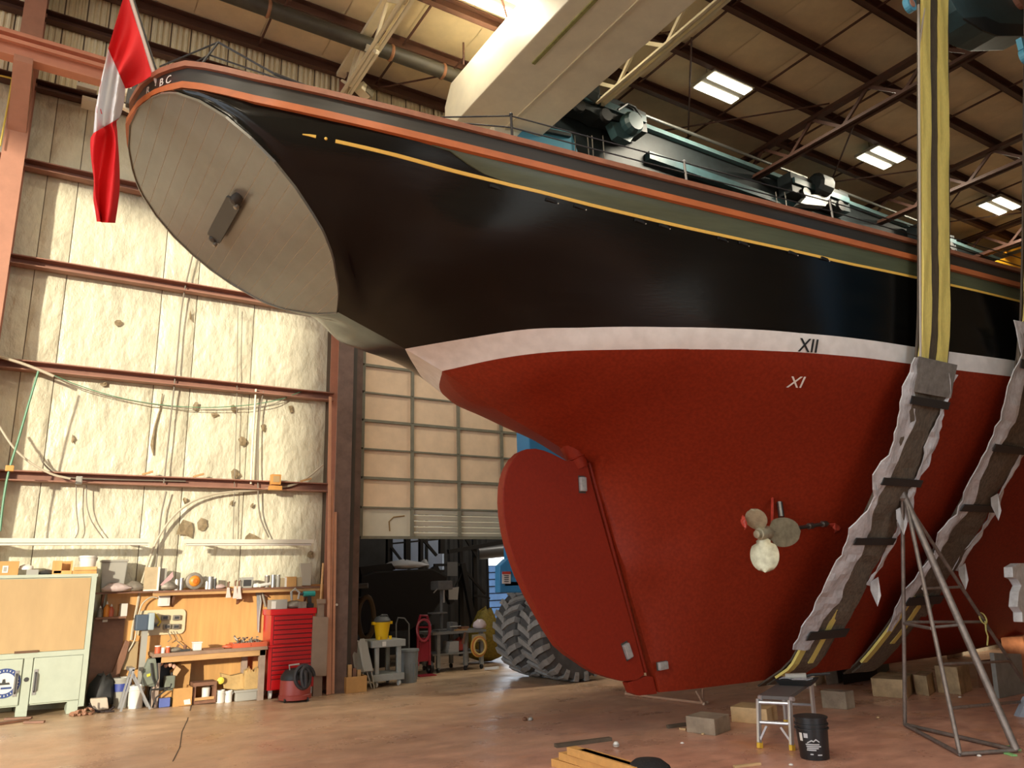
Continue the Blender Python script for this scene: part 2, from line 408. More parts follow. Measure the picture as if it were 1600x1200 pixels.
truss(4.40, 11.04, m_cream); truss(8.98, 11.04, m_cream)
for X in (14.2, 19.3, 24.3, -0.8): truss(X, 11.04, m_purl)
# bracket of the first truss on the column head
# long cross bracing rods under the roof
for (a, b) in (((380, 0), (545, 118)), ((545, 118), (630, 75)), ((640, 138), (672, 90)), ((1010, 0), (1002, 40))):
    pass
mb = MB()
for i in range(1, 22):
    x = -2.0 + 1.2 * i * 2
    if x > 26: break
    for j in range(0, 6): mb.bar((x, PY[j + 1] + 0.05, CZ - 0.14), (x, PY[j] - 0.05, CZ - 0.14), 0.035, 0.035)
trim(mb, m_purl)
mb = MB()
for xb in (5.2, 9.8, 15, 20):
    mb.tube([(xb, 13.0, CZ - 0.3), (xb + 4.2, 8.6, CZ - 0.3)], 0.02, 6); mb.tube([(xb + 4.2, 13.0, CZ - 0.3), (xb, 8.6, CZ - 0.3)], 0.02, 6)
trim(mb, m_purl)
# crane runway beam on the left, salmon
mb = MB(); yb = 12.05
for (z0, z1, wd) in ((9.40, 9.43, 0.2), (9.43, 9.75, 0.02), (9.75, 9.79, 0.22)): mb.box(-11.9, 0.45, yb - wd / 2, yb + wd / 2, z0, z1)
mb.box(-11.9, 0.45, yb - 0.04, yb + 0.04, 9.79, 9.86)
mb.box(-11.9, 0.45, yb - 0.14, yb - 0.09, 9.60, 9.66)
trim(mb, mat('salmon_paint', (0.62, 0.27, 0.17), 0.5, var=0.08, scale=4))
mb = MB(); mb.prism([(-0.9, 12.7, 9.4), (-0.9, 11.9, 9.4), (-0.9, 11.9, 9.3), (-0.9, 12.7, 8.6)], (0.24, 0, 0)); trim(mb, m_colred)
# ------------------------------------------------------------------ raised sectional door in the opening beyond the column
door = struct('door_1')
m_dpan = mat('door_panel_buff', (0.76, 0.57, 0.39), 0.5, var=0.10, scale=2.5)
m_dwhite = mat('door_panel_white', (0.62, 0.58, 0.46), 0.5, var=0.06, scale=3)
m_drail = mat('door_rail_grey', (0.20, 0.19, 0.14), 0.45, var=0.15, scale=6)
DX0, DW, DZ0, DH = 5.10, 1.005, 2.53, 0.537
for r in range(8):
    for c in range(8):
        x0 = DX0 + DW * c; z0 = DZ0 + DH * r
        if r == 0 and c > 0:
            mb = MB()
            for k in range(5):
                za, zb = z0 + DH * k / 5 + 0.004, z0 + DH * (k + 1) / 5 - 0.004
                mb.prism([(x0 + 0.01, 13.27, za), (x0 + 0.01, 13.25, za), (x0 + 0.01, 13.225, zb - 0.02), (x0 + 0.01, 13.25, zb), (x0 + 0.01, 13.27, zb)], (DW - 0.02, 0, 0))
            part('panel', mb, m_dwhite, door)
        else:
            mb = MB(); mb.box(x0 + 0.008, x0 + DW - 0.008, 13.235, 13.27, z0 + 0.008, z0 + DH - 0.008)
            part('panel', mb, m_dwhite if r == 0 else m_dpan, door)
for r in range(9):
    mb = MB(); h = 0.05 if r % 2 == 0 else 0.03
    mb.box(DX0, DX0 + DW * 8, 13.20, 13.235, DZ0 + DH * r - h / 2, DZ0 + DH * r + h / 2); part('rail', mb, m_drail, door)
for c in range(9):
    for r in range(8):
        mb = MB(); mb.box(DX0 + DW * c - 0.028, DX0 + DW * c + 0.028, 13.185, 13.235, DZ0 + DH * r + 0.02, DZ0 + DH * (r + 1) - 0.02); part('stile', mb, m_drail, door)
mb = MB(); mb.tube([at(x, y, 'Y', 13.232) for x, y in ((609, 830), (608, 815), (615, 808), (632, 806))], 0.012, 6); part('rust_streak', mb, mat('rust', (0.25, 0.16, 0.06), 0.8), door)
# ------------------------------------------------------------------ ceiling lights
m_fix = mat('fixture_white', (0.36, 0.34, 0.28), 0.5)
m_tubeglow = mat('lamp_glow', (1, 1, 1), 0.5, emit=((1.0, 0.93, 0.72), 9.0))
def ceiling_light(loc, label, group=None):
    t = thing('ceiling_light', label, 'light', loc, group); x, y, z = loc
    mb = MB(); mb.box(x - 0.6, x + 0.6, y - 0.34, y + 0.34, z + 0.02, z + 0.10); part('housing', mb, m_fix, t, bevel=0.01)
    for s in (-1, 1):
        mb = MB(); mb.box(x - 0.56, x + 0.56, y + s * 0.185 - 0.105, y + s * 0.185 + 0.105, z, z + 0.02); part('diffuser', mb, m_tubeglow, t)
    for s in (-0.45, 0.45): mb = MB(); mb.tube([(x + s, y, z + 0.10), (x + s, y, CZ + 0.02)], 0.006, 5); part('hanger', mb, m_dark, t)
    l = bpy.data.lights.new('lamp_light', 'AREA'); l.shape = 'RECTANGLE'; l.size, l.size_y = 1.1, 0.6; l.energy = LAMP_W; l.color = (1.0, 0.90, 0.70)
    o = bpy.data.objects.new('lamp_light', l); COL.objects.link(o); o.parent = t; o.location = (0, 0, -0.03)
    return t
LZ = CZ - 0.30
for (px, py, lb) in ((770, -2, 'white twin-tube ceiling light beside the cream cross beam, cut by the top of the photo'), (1130, 139, 'twin-tube ceiling light right above the far end of the dark teal hoist beam'), (1377, 248, 'twin-tube ceiling light just left of the yellow sling straps'), (1562, 323, 'twin-tube ceiling light between the two hanging slings, smallest of the lit row')):
    p = at(px, py, 'Z', LZ); ceiling_light((p.x, p.y, LZ), lb)
for x in (-4.6, 0.4):  # unseen lamps added as extra fill light toward the stern
    for y in (3.2, -1.5): cl_ = ceiling_light((x, y, LZ), 'added unseen twin-tube ceiling light over the open floor, %s' % ({(0.4, 3.2): 'inner one at the stern', (-4.6, 3.2): 'inner one by the end doorway', (0.4, -1.5): 'outer one at the stern', (-4.6, -1.5): 'outer one by the end doorway'}[(x, y)]), 'added unseen ceiling lights of the near row'); cl_.children[-1].data.energy = 150
# ------------------------------------------------------------------ the ship
ZW, ZT = 3.855, 4.04
ship = thing('sailing_ship', 'large black and red wooden sailing ship hanging in slings above the workshop floor', 'ship', (8.0, YK, 0.0))
RUB_X = [0.41, 0.45, 0.52, 0.6, 0.72, 0.89, 1.2, 1.67, 2.43, 3.26, 4.5, 5.9, 8.0, 10.0, 13.0, 16.0, 19.0, 22.0]
RUB_Z = [5.80, 5.79, 5.76, 5.73, 5.70, 5.63, 5.50, 5.42, 5.33, 5.26, 5.16, 5.06, 5.0, 5.0, 5.05, 5.15, 5.3, 5.5]
RUB_B = [0.0, 0.30, 0.55, 0.74, 0.92, 1.08, 1.30, 1.49, 1.71, 1.89, 2.15, 2.43, 2.70, 2.85, 2.92, 2.6, 1.6, 0.1]
def rubz(x): return float(np.interp(x, RUB_X, RUB_Z))
def rubb(x): return float(np.interp(x, RUB_X, RUB_B))
KEEL = [(2.38, 4.32), (2.73, 4.185), (3.12, 4.035), (3.55, 3.845), (4.14, 3.52), (4.8, 3.24), (5.14, 3.08), (5.42, 2.98), (6.13, 0.62), (6.17, 0.45), (7.5, 0.43), (12, 0.43), (16, 0.6), (20, 2.5), (22, 4.6)]
def egg(s): return float(np.interp(s, [0, .03, .06, .1, .16, .24, .31, .4, .5, .6, .7, .8, .88, .92, .96, .985, 1.0], [0, .2, .38, .53, .77, .97, 1.07, 1.18, 1.25, 1.265, 1.235, 1.13, .97, .83, .6, .36, 0]))
TB, TT = np.array([2.38, 4.32]), np.array([0.41, 5.78])
D = []
for x, z in [(2.38, 4.32), (2.73, 4.185), (3.12, 4.035), (3.55, 3.845), (4.14, 3.52), (4.8, 3.24), (5.14, 3.06)]: D.append((x, z, 0.0))
for s in (.06, .1, .16, .24, .31, .4, .5, .6, .7, .8, .88, .92, .96): p = TB + s * (TT - TB); D.append((p[0], p[1], egg(s)))
for x, z in zip(RUB_X[1:], RUB_Z[1:]):
    if x <= 16: D.append((x, z, rubb(x)))
for x, b in ((3.76, .53), (4.12, 1.036), (4.52, 1.333), (5.18, 1.71), (5.78, 1.985), (6.45, 2.22), (7.26, 2.40), (8.05, 2.50), (9.71, 2.72), (12.5, 2.85)): D.append((x, ZW, b))
for x, b in ((3.38, .42), (3.78, .99), (4.28, 1.353), (5.11, 1.80), (5.72, 2.06), (6.44, 2.27), (7.23, 2.44), (8.0, 2.53)): D.append((x, ZT, b))
for x, z, b in ((4.14, 3.6, .42), (4.14, 3.72, .82), (4.8, 3.36, .40), (4.8, 3.55, .92), (4.8, 3.7, 1.25), (5.5, 2.8, .10), (5.5, 3.0, .34), (5.5, 3.2, .74), (5.5, 3.5, 1.28)): D.append((x, z, b))
for x, sec in ((5.75, ((1.8, .085), (2.3, .13), (2.7, .30), (3.0, .62), (3.3, 1.1))), (6.2, ((.45, .08), (1.0, .09), (1.6, .14), (2.1, .24), (2.6, .52), (3.0, 1.0), (3.4, 1.6))),
               (7.2, ((.43, .10), (.9, .18), (1.4, .36), (2.0, .72), (2.6, 1.2), (3.2, 1.82))), (8.4, ((.43, .12), (.9, .36), (1.4, .75), (2.0, 1.25), (2.6, 1.72), (3.2, 2.12))),
               (10.1, ((.43, .14), (.9, .5), (1.4, .95), (2.0, 1.47), (2.6, 1.95), (3.2, 2.38))), (13, ((.43, .15), (.9, .7), (1.4, 1.3), (2.0, 1.9), (2.6, 2.3), (3.2, 2.6)))):
    for z, b in sec: D.append((x, z, b))
for x, z, k in [(2.38, 4.32, .9), (2.73, 4.185, 1.2), (2.95, 4.1, 1.15)]:
    for d, b in ((.03, .20), (.07, .40), (.13, .66), (.2, .84)): D.append((x, z + d, b * k))
for x, z, b in ((2.73, 4.685, 1.42), (2.73, 4.985, 1.58), (3.12, 4.5, 1.45), (3.12, 4.85, 1.68), (3.9, 4.4, 1.55), (3.9, 4.75, 1.82), (5.0, 4.5, 1.97)): D.append((x, z, b))
D = np.array(D); SCL = np.array([1.0, 1.5])
P_ = D[:, :2] * SCL
def _phi(r): return r ** 2 * np.log(r + 1e-9)
dm = np.linalg.norm(P_[:, None] - P_[None], axis=2); n_ = len(D)
Am = np.zeros((n_ + 3, n_ + 3)); Am[:n_, :n_] = _phi(dm) + np.eye(n_) * 0.004; Am[:n_, n_] = 1; Am[:n_, n_ + 1:] = P_; Am[n_, :n_] = 1; Am[n_ + 1:, :n_] = P_.T
Wt = np.linalg.solve(Am, np.concatenate([D[:, 2], [0, 0, 0]]))
def HB(x, z):
    q = np.array([min(x, 13.0), z]) * SCL
    v = float(_phi(np.linalg.norm(P_ - q, axis=1)) @ Wt[:n_] + Wt[n_] + q @ Wt[n_ + 1:])
    if x > 13: v *= max(0.02, 1 - ((x - 13) / 9.2) ** 2.2)
    return v
TOPP = [(0.41, 5.79), (0.6, rubz(.6)), (0.9, rubz(.9)), (1.3, rubz(1.3)), (2.0, rubz(2)), (3.0, rubz(3)), (4.2, rubz(4.2)), (5.2, rubz(5.2)), (6.5, rubz(6.5)), (6.6, rubz(6.6)), (7.6, rubz(7.6)), (12, rubz(12)), (16, rubz(16)), (20, rubz(20)), (22, rubz(22))]
SUB = [5, 5, 6, 6, 6, 6, 5, 10, 2, 6, 16, 8, 6, 4]
st = []
for i in range(14):
    for k in range(SUB[i]):
        t = k / SUB[i]; a = np.array(KEEL[i]) * (1 - t) + np.array(KEEL[i + 1]) * t; b = np.array(TOPP[i]) * (1 - t) + np.array(TOPP[i + 1]) * t
        b[1] = rubz(b[0]) if b[0] > .46 else b[1]; st.append((a, b))
st.append((np.array(KEEL[-1]), np.array(TOPP[-1])))
NV = 44; side = []
for i, (a, b) in enumerate(st):
    row = []
    for j in range(NV + 1):
        s = j / NV; p = a + (b - a) * s
        if i == 0: h = egg(s)
        elif j == NV: h = rubb(b[0])
        else:
            h = max(HB(p[0], p[1]), 0.0)
            h = min(h, 3.0)
            if j == 0: h = 0.0 if a[0] < 5.3 else max(min(h, 0.14), 0.06)
            elif a[0] >= 5.3: h = max(h, 0.06)
            if i < 5:  # the first frames still follow the egg of the transom
                f = i / 5.0; h = egg(s * (1 - 0.02 * f)) * (1 - f) + h * f if s < 0.9 else h
        row.append((p[0], h, p[1]))
    side.append(row)
mbh = MB(); ns = len(side)
for sg in (-1, 1):
    mbh.add([(x, YK + sg * h, z) for row in side for (x, h, z) in row], [(i * (NV + 1) + j, (i + 1) * (NV + 1) + j, (i + 1) * (NV + 1) + j + 1, i * (NV + 1) + j + 1) for i in range(ns - 1) for j in range(NV)])
o1 = ns * (NV + 1)
mbh.f += [(i * (NV + 1), (i + 1) * (NV + 1), o1 + (i + 1) * (NV + 1), o1 + i * (NV + 1)) for i in range(ns - 1)]
mbh.f += [(i * (NV + 1) + NV, (i + 1) * (NV + 1) + NV, o1 + (i + 1) * (NV + 1) + NV, o1 + i * (NV + 1) + NV) for i in range(ns - 1)]
def hull_mat():
    m = bpy.data.materials.new('hull_paint'); m.use_nodes = True; t = m.node_tree; b = t.nodes['Principled BSDF']; N = t.nodes.new; Lk = t.links.new
    tc = N('ShaderNodeTexCoord'); sx = N('ShaderNodeSeparateXYZ'); Lk(tc.outputs['Object'], sx.inputs[0])
    def step(v):
        k = N('ShaderNodeMath'); k.operation = 'GREATER_THAN'; k.inputs[1].default_value = v; Lk(sx.outputs['Z'], k.inputs[0]); return k.outputs[0]
    def noise(sc, st=(1, 1, 1), det=5):
        mp = N('ShaderNodeMapping'); mp.inputs['Scale'].default_value = st; Lk(tc.outputs['Object'], mp.inputs['Vector'])
        n = N('ShaderNodeTexNoise'); n.inputs['Scale'].default_value = sc; n.inputs['Detail'].default_value = det; Lk(mp.outputs['Vector'], n.inputs['Vector']); return n.outputs['Fac']
    def ramp(f, c0, c1, p0=.35, p1=.65):
        r = N('ShaderNodeValToRGB'); r.color_ramp.elements[0].position = p0; r.color_ramp.elements[1].position = p1
        r.color_ramp.elements[0].color = (*c0, 1); r.color_ramp.elements[1].color = (*c1, 1); Lk(f, r.inputs['Fac']); return r.outputs['Color']
    def mix(f, a, c):
        x = N('ShaderNodeMix'); x.data_type = 'RGBA'; Lk(f, x.inputs[0]); Lk(a, x.inputs[6]); Lk(c, x.inputs[7]); return x.outputs[2]
    red = ramp(noise(30, (1, 1, 1), 8), (0.185, 0.017, 0.005), (0.24, 0.024, 0.007))
    white = ramp(noise(8), (0.66, 0.645, 0.61), (0.75, 0.735, 0.70))
    blk = ramp(noise(3, (0.4, 1, 6)), (0.0022, 0.0022, 0.002), (0.0042, 0.004, 0.0034))
    c = mix(step(ZT), mix(step(ZW), red, white), blk); Lk(c, b.inputs['Base Color'])
    r = N('ShaderNodeMix'); r.data_type = 'FLOAT'; r.inputs[2].default_value = 0.5; r.inputs[3].default_value = 0.2; Lk(step(ZT), r.inputs[0]); Lk(r.outputs[0], b.inputs['Roughness'])
    bp = N('ShaderNodeBump'); bp.inputs['Strength'].default_value = 0.10; bp.inputs['Distance'].default_value = 0.01; Lk(noise(60, (0.15, 0.15, 1)), bp.inputs['Height']); Lk(bp.outputs['Normal'], b.inputs['Normal'])
    sp = N('ShaderNodeMix'); sp.data_type = 'FLOAT'; sp.inputs[2].default_value = 0.22; sp.inputs[3].default_value = 0.26; Lk(step(ZT), sp.inputs[0]); Lk(sp.outputs[0], b.inputs['Specular IOR Level'])
    return m
m_hull = hull_mat()
hull = part('hull', mbh, m_hull, ship, smooth=50)
# transom of butted planks, each a board of its own
m_trans = mat('transom_sheen_paint', (0.165, 0.155, 0.12), 0.25, var=0.10, scale=3, spec=0.7)  # grey lifted to stand in for outdoor light reflected by the gloss
m_seam = mat('seam_compound', (0.42, 0.38, 0.28), 0.5)
tr = np.array([TT[0] - TB[0], 0, TT[1] - TB[1]]); tl = np.linalg.norm(tr); te = tr / tl; tn_ = np.array([-te[2], 0, te[0]])
if tn_[0] > 0: tn_ = -tn_
def tpt(s, y, off): p = np.array([TB[0], YK, TB[1]]) + te * s * tl + tn_ * off; return Vector((p[0], YK + y, p[2]))
mb = MB()
SS = [0, .015] + [k / 40 for k in range(1, 40)] + [.985, 1.0]
out = [tpt(s, -egg(s), 0.0105) for s in SS] + [tpt(s, egg(s), 0.0105) for s in reversed(SS)]
mb.add(out + [tpt(.5, 0, 0.0105)], [(k, (k + 1) % len(out), len(out)) for k in range(len(out))])
transom = part('transom', mb, m_seam, ship)
NPL = 19
for k in range(NPL):
    s0, s1 = k / NPL + 0.0012, (k + 1) / NPL - 0.0012; L_ = []; q = 5
    mb = MB(); n = 8
    def fn(u, v, s0=s0, s1=s1):
        s = s0 + (s1 - s0) * u; wv = max(egg(s) - 0.012, 0.004); return tpt(s, wv * (2 * v - 1), 0.0125)
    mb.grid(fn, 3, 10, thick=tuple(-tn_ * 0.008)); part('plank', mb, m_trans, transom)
mb = MB()
for sg in (-1, 1):
    for a, b in zip(SS[:-1], SS[1:]): mb.hexa([tpt(a, sg * (egg(a) - 0.02), 0.0), tpt(a, sg * egg(a), 0.0), tpt(a, sg * egg(a), 0.024), tpt(a, sg * (egg(a) - 0.02), 0.024), tpt(b, sg * (egg(b) - 0.02), 0.0), tpt(b, sg * egg(b), 0.0), tpt(b, sg * egg(b), 0.024), tpt(b, sg * (egg(b) - 0.02), 0.024)])
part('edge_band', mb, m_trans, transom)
# the oblong plate on two lugs bolted across the transom
m_plate = mat('plate_iron', (0.05, 0.047, 0.04), 0.5)
def tpx(x, y, off=0.05):
    o = np.array([0, 0, CH]); d = CM.T @ np.array([(x - 800) / FPX, (y - 600) / FPX, 1.0]); b0 = np.array([TB[0], YK, TB[1]]) + tn_ * off
    t = (b0 - o) @ tn_ / (d @ tn_); p = o + d * t; return (p - b0) @ te / tl, p[1] - YK
sa, ya = tpx(368, 307); sb, yb_ = tpx(338, 372)
sm = (sa + sb) / 2; hw = 0.075
mb = MB(); poly = []
for k in range(17):
    th = math.pi * k / 16; poly.append((ya + 0.02 - 0.06 * (1 - math.cos(0)), 0))
y0_, y1_ = min(ya, yb_) + 0.06, max(ya, yb_) - 0.02
pl = [(y0_ - 0.03, -hw * .6), (y0_, -hw), (y1_, -hw), (y1_ + 0.03, -hw * .6), (y1_ + 0.03, hw * .6), (y1_, hw), (y0_, hw), (y0_ - 0.03, hw * .6)]
mb.prism([tpt(sm + b / tl, a, 0.06) for a, b in pl], tuple(tn_ * 0.025)); plate = part('mooring_plate', mb, m_plate, ship, bevel=0.006)
for yy in (y0_ - 0.03, y1_ + 0.03):
    mb = MB(); mb.lathe([(0.045, 0), (0.05, 0.05), (0.035, 0.10), (0.012, 0.11)], tpt(sm, yy, 0.0), 14, axis=tn_); part('lug', mb, m_plate, plate, smooth=1)
    mb = MB(); mb.lathe([(0.02, 0.09), (0.02, 0.125), (0.008, 0.13)], tpt(sm - 0.02, yy, 0.0), 8, axis=tn_); part('bolt', mb, mat('bolt_bright', (0.35, 0.33, 0.28), 0.35, 0.8), plate)
# rails: rub rail, bulwark, cap rail, cove line, green band; one polyline round the stern
def rail_path(dz=0.0, out=0.0, x1=21.5):
    xs = [0.41, 0.43, 0.46, 0.5, 0.56, 0.64, 0.72, 0.85, 1.0, 1.2, 1.45, 1.75, 2.2] + list(np.arange(2.8, x1, 0.6)); near = [(x, rubb(x), rubz(x) + dz) for x in xs]; pts = []
    full = [(x, YK + b, z) for x, b, z in reversed(near)] + [(x, YK - b, z) for x, b, z in near[1:]]
    res = []
    for i, p in enumerate(full):
        a = Vector(full[max(i - 1, 0)]); c = Vector(full[min(i + 1, len(full) - 1)]); t = (c - a); t.z = 0; t.normalize(); nrm = Vector((-t.y, t.x, 0)) * 1.0
        if nrm.dot(Vector((p[0] - 8, (p[1] - YK) * 3, 0))) < 0: nrm = -nrm
        res.append((Vector(p) + nrm * out, nrm))
    return res
def band(z0, z1, o0, o1, x1=21.5):
    """a rail of rectangular section from z0 to z1 below/above the sheer line, o0 inboard, o1 outboard"""
    mb = MB(); R = rail_path(0, 0, x1); v = []
    for p, nrm in R:
        for (o, z) in ((o0, z0), (o1, z0), (o1, z1), (o0, z1)): q = p + nrm * o; v.append((q.x, q.y, q.z + z))
    f = []
    for i in range(len(R) - 1):
        for k in range(4): l = (k + 1) % 4; f.append((i * 4 + k, i * 4 + l, i * 4 + 4 + l, i * 4 + 4 + k))
    f += [(0, 1, 2, 3), tuple(len(R) * 4 - 4 + k for k in (3, 2, 1, 0))]
    return mb.add(v, f)
m_varn = mat('varnished_rail', (0.46, 0.135, 0.045), 0.32, var=0.15, scale=8, stretch=(0.3, 1, 1), coat=0.0)
m_bulw = mat('bulwark_paint', (0.030, 0.027, 0.021), 0.35, var=0.2, scale=5, stretch=(0.3, 1, 3))
m_cap = mat('cap_rail_wood', (0.30, 0.12, 0.065), 0.4, var=0.2, scale=8)
part('rub_rail', band(-0.03, 0.032, -0.02, 0.045), m_varn, ship, smooth=35)
part('bulwark', band(0.03, 0.185, -0.06, 0.0), m_bulw, ship, smooth=35)
part('cap_rail', band(0.185, 0.235, -0.10, 0.035), m_cap, ship, smooth=35)
# cove line and the green band above it lie on the hull skin
def hull_strip(x0, x1, zf0, zf1, off, step=0.3, m=None, name='strip', taper=None, th=0.012):
    mb = MB(); xs = np.arange(x0, x1 + 1e-6, step); v = []; nseg = 4
    for x in xs:
        za, zb = zf0(x), zf1(x)
        for k in range(nseg + 1):
            z = za + (zb - za) * k / nseg; rz = rubz(x)
            h = HB(x, z); wgt = min(1, max(0, (rz - z) / 0.15)); h = h * wgt + rubb(x) * (1 - wgt)
            v.append((x, YK - h - off, z))
    nn = nseg + 1; f = [(i * nn + k, (i + 1) * nn + k, (i + 1) * nn + k + 1, i * nn + k + 1) for i in range(len(xs) - 1) for k in range(nseg)]
    o = len(v); v2 = v + [(x, y + th, z) for x, y, z in v]; f2 = f + [tuple(o + i for i in reversed(q)) for q in f]
    rim = [i * nn for i in range(len(xs))] + [(len(xs) - 1) * nn + k for k in range(1, nn)] + [i * nn + nseg for i in range(len(xs) - 2, -1, -1)] + [k for k in range(nseg - 1, 0, -1)]
    for a, b in zip(rim, rim[1:] + rim[:1]): f2.append((b, a, a + o, b + o))
    mb.add(v2, f2); return part(name, mb, m, ship, smooth=35)
YX, YZ = [], []
for px, py in ((480, 211), (525, 221), (590, 236), (650, 251), (720, 270), (800, 290), (900, 315), (1000, 339), (1100, 362), (1200, 384), (1320, 411), (1427, 433)):
    y_ = YK - 1.0
    for _ in range(80):
        p = at(px, py, 'Y', y_); rz = rubz(p.x); h = HB(p.x, p.z); wg = min(1, max(0, (rz - p.z) / 0.15)); y_ = y_ * .6 + .4 * (YK - (h * wg + rubb(p.x) * (1 - wg)))
    YX.append(p.x); YZ.append(p.z)
YX += [YX[-1] + 2, 13.5]; YZ += [YZ[-1], YZ[-1] + .05]
def yz(x): return float(np.interp(x, YX, YZ))
m_yel = mat('cove_yellow', (0.80, 0.52, 0.10), 0.4)
hull_strip(1.80, 12.8, lambda x: yz(x) - 0.013, lambda x: yz(x) + 0.013, 0.006, 0.25, m_yel, 'cove_line')
hull_strip(1.55, 1.65, lambda x: yz(x) - 0.011 * (x - 1.5) / .15, lambda x: yz(x) + 0.011 * (x - 1.5) / .15, 0.006, 0.05, m_yel, 'cove_line')
mb = MB(); x_ = 1.725; mb.lathe([(0.014, 0), (0.012, 0.008), (0.004, 0.012)], (x_, YK - HB(x_, yz(x_)) - 0.004, yz(x_)), 10, axis=(0, -1, 0)); part('cove_dot', mb, m_yel, ship)
m_green = mat('band_green', (0.075, 0.090, 0.048), 0.45, var=0.18, scale=6, stretch=(0.25, 1, 4))
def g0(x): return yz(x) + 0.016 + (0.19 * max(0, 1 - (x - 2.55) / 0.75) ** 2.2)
hull_strip(2.56, 12.8, lambda x: min(g0(x), rubz(x) - 0.036), lambda x: rubz(x) - 0.03, 0.004, 0.16, m_green, 'green_band')
# freeing ports: small dark slots with a bright pin below the cove line
m_slot = mat('slot_dark', (0.004, 0.004, 0.004), 0.7)
for (px, py) in ((774, 293), (861, 314), (905, 324), (999, 346), (1037, 354), (1128, 374), (1161, 381), (1238, 396), (1288, 405)):
    p = at(px, py, 'Y', 5.0)
    for _ in range(30): p = at(px, py, 'Y', YK - HB(p.x, p.z)) * 0.5 + p * 0.5
    mb = MB(); mb.cbox((p.x, p.y - 0.004, p.z), (0.11, 0.02, 0.028), ry=0.06); sl_ = part('scupper', mb, m_slot, ship)
    mb = MB(); mb.lathe([(0.007, 0), (0.006, 0.01)], (p.x + 0.07, p.y - 0.004, p.z - 0.012), 6, axis=(0, -1, 0)); part('pin', mb, mat('pin_pale', (0.5, 0.5, 0.45), 0.4), sl_)
# draft marks
m_wm = mat('mark_white', (0.80, 0.74, 0.66), 0.5); m_bm = mat('mark_black', (0.01, 0.01, 0.01), 0.5)
def onhull(px, py):
    p = at(px, py, 'Y', 4.8)
    for _ in range(60): p = at(px, py, 'Y', YK - HB(p.x, p.z)) * 0.5 + p * 0.5
    return p
def hull_frame(p):
    e = 0.05; dx = Vector((2 * e, -(HB(p.x + e, p.z) - HB(p.x - e, p.z)), 0)); dz = Vector((0, -(HB(p.x, p.z + e) - HB(p.x, p.z - e)), 2 * e)); return dx.normalized(), dz.normalized()
for s, px, py, m, sz in (('XII', 1262, 541, m_bm, 0.20), ('XI', 1243, 597.5, m_wm, 0.19)):
    p = onhull(px, py); dx, dz = hull_frame(p); nrm = dx.cross(dz).normalized()
    text('draft_mark', s, sz, m, ship, p + nrm * (0.008 if nrm.y < 0 else -0.008), dx, dz, 0.003, label='draft mark %s in Roman numerals' % s, shear=0.10)
# home port lettering round the stern bulwark: what the turn of the stern leaves visible
R_ = rail_path(0.11, 0.004)
for ch, px, py in (('R', 232, 152), ('·', 243, 143), ('B', 252, 135.5), ('C', 263, 131)):
    best = min(R_, key=lambda q: (lambda c: (c[0] - px) ** 2 + (c[1] - py) ** 2)((lambda v: (800 + FPX * v[0] / v[2], 600 + FPX * v[1] / v[2]))(CM @ (np.array(q[0]) - np.array([0, 0, CH])))))
    # finer: walk between samples
    i = R_.index(best); cand = []
    for a, b in ((R_[i - 1], R_[i]), (R_[i], R_[i + 1])):
        for t in np.linspace(0, 1, 12): cand.append((a[0].lerp(b[0], t), a[1].lerp(b[1], t)))
    def pr(q): v = CM @ (np.array(q[0]) - np.array([0, 0, CH])); return (800 + FPX * v[0] / v[2] - px) ** 2
    c_, nrm = min(cand, key=pr); nrm = nrm.normalized(); xd = Vector((0, 0, 1)).cross(nrm) 
    text('port_letter', ch, 0.105, m_wm, ship, c_ + nrm * 0.003, xd, (0, 0, 1), 0.002)
# rudder
m_red = mat('antifouling_red', (0.215, 0.019, 0.007), 0.5, var=0.10, scale=30, spec=0.22, bump=0.08, bscale=80)
RP = [(295, 112), (262, 96), (230, 80), (195, 66), (160, 58), (122, 60), (90, 75), (62, 103), (40, 140), (25, 185), (18, 230), (16, 290), (20, 350), (30, 415), (45, 480), (66, 545), (90, 610), (127, 690), (170, 770), (213, 848), (260, 920), (305, 960), (350, 990), (390, 1018), (430, 1040), (490, 1060), (550, 1074), (600, 1068), (634, 1046), (590, 870), (520, 620), (450, 375), (400, 190), (377, 95), (330, 110)]
rpts = [at(780 + u / 2.79, 680 + v / 2.79, 'Y', YK - 0.06) for u, v in RP]
mb = MB(); c_ = Vector((5.6, YK, 1.7)); n = len(rpts)
def thk(p): return 0.06
mb.prism([(p.x, YK - 0.06, p.z) for p in rpts], (0, 0.12, 0))
rudder = part('rudder', mb, m_red, ship, bevel=0.012)
mb = MB(); mb.prism([(p.x, YK - 0.05, p.z) for p in [at(780 + u / 2.79, 680 + v / 2.79, 'Y', YK - 0.05) for u, v in ((560, 1078), (640, 1050), (672, 1052), (690, 1128), (610, 1136), (580, 1124))]], (0, 0.10, 0)); part('heel_fitting', mb, m_red, ship, bevel=0.015)
mb = MB(); a = at(918, 716, 'Y', YK); b = at(1008, 1050, 'Y', YK); mb.tube([a, b], 0.03, 10); part('rudder_stock', mb, m_red, rudder, smooth=1)
a = Vector(at(893, 700, 'Y', YK)); b = Vector(at(906, 730, 'Y', YK)); d_ = (b - a).normalized()
mb = MB(); mb.tube([a - d_ * 0.25, a, b], [0.17, 0.125, 0.10], 16); part('stock_port', mb, m_red, ship, smooth=1)
mb = MB(); mb.lathe([(0.112, -0.012), (0.125, 0), (0.112, 0.012)], a + d_ * 0.11, 16, axis=d_); part('collar', mb, m_red, ship, smooth=1)
m_zinc = mat('zinc_anode', (0.42, 0.42, 0.40), 0.45, 0.4, var=0.2, scale=20)
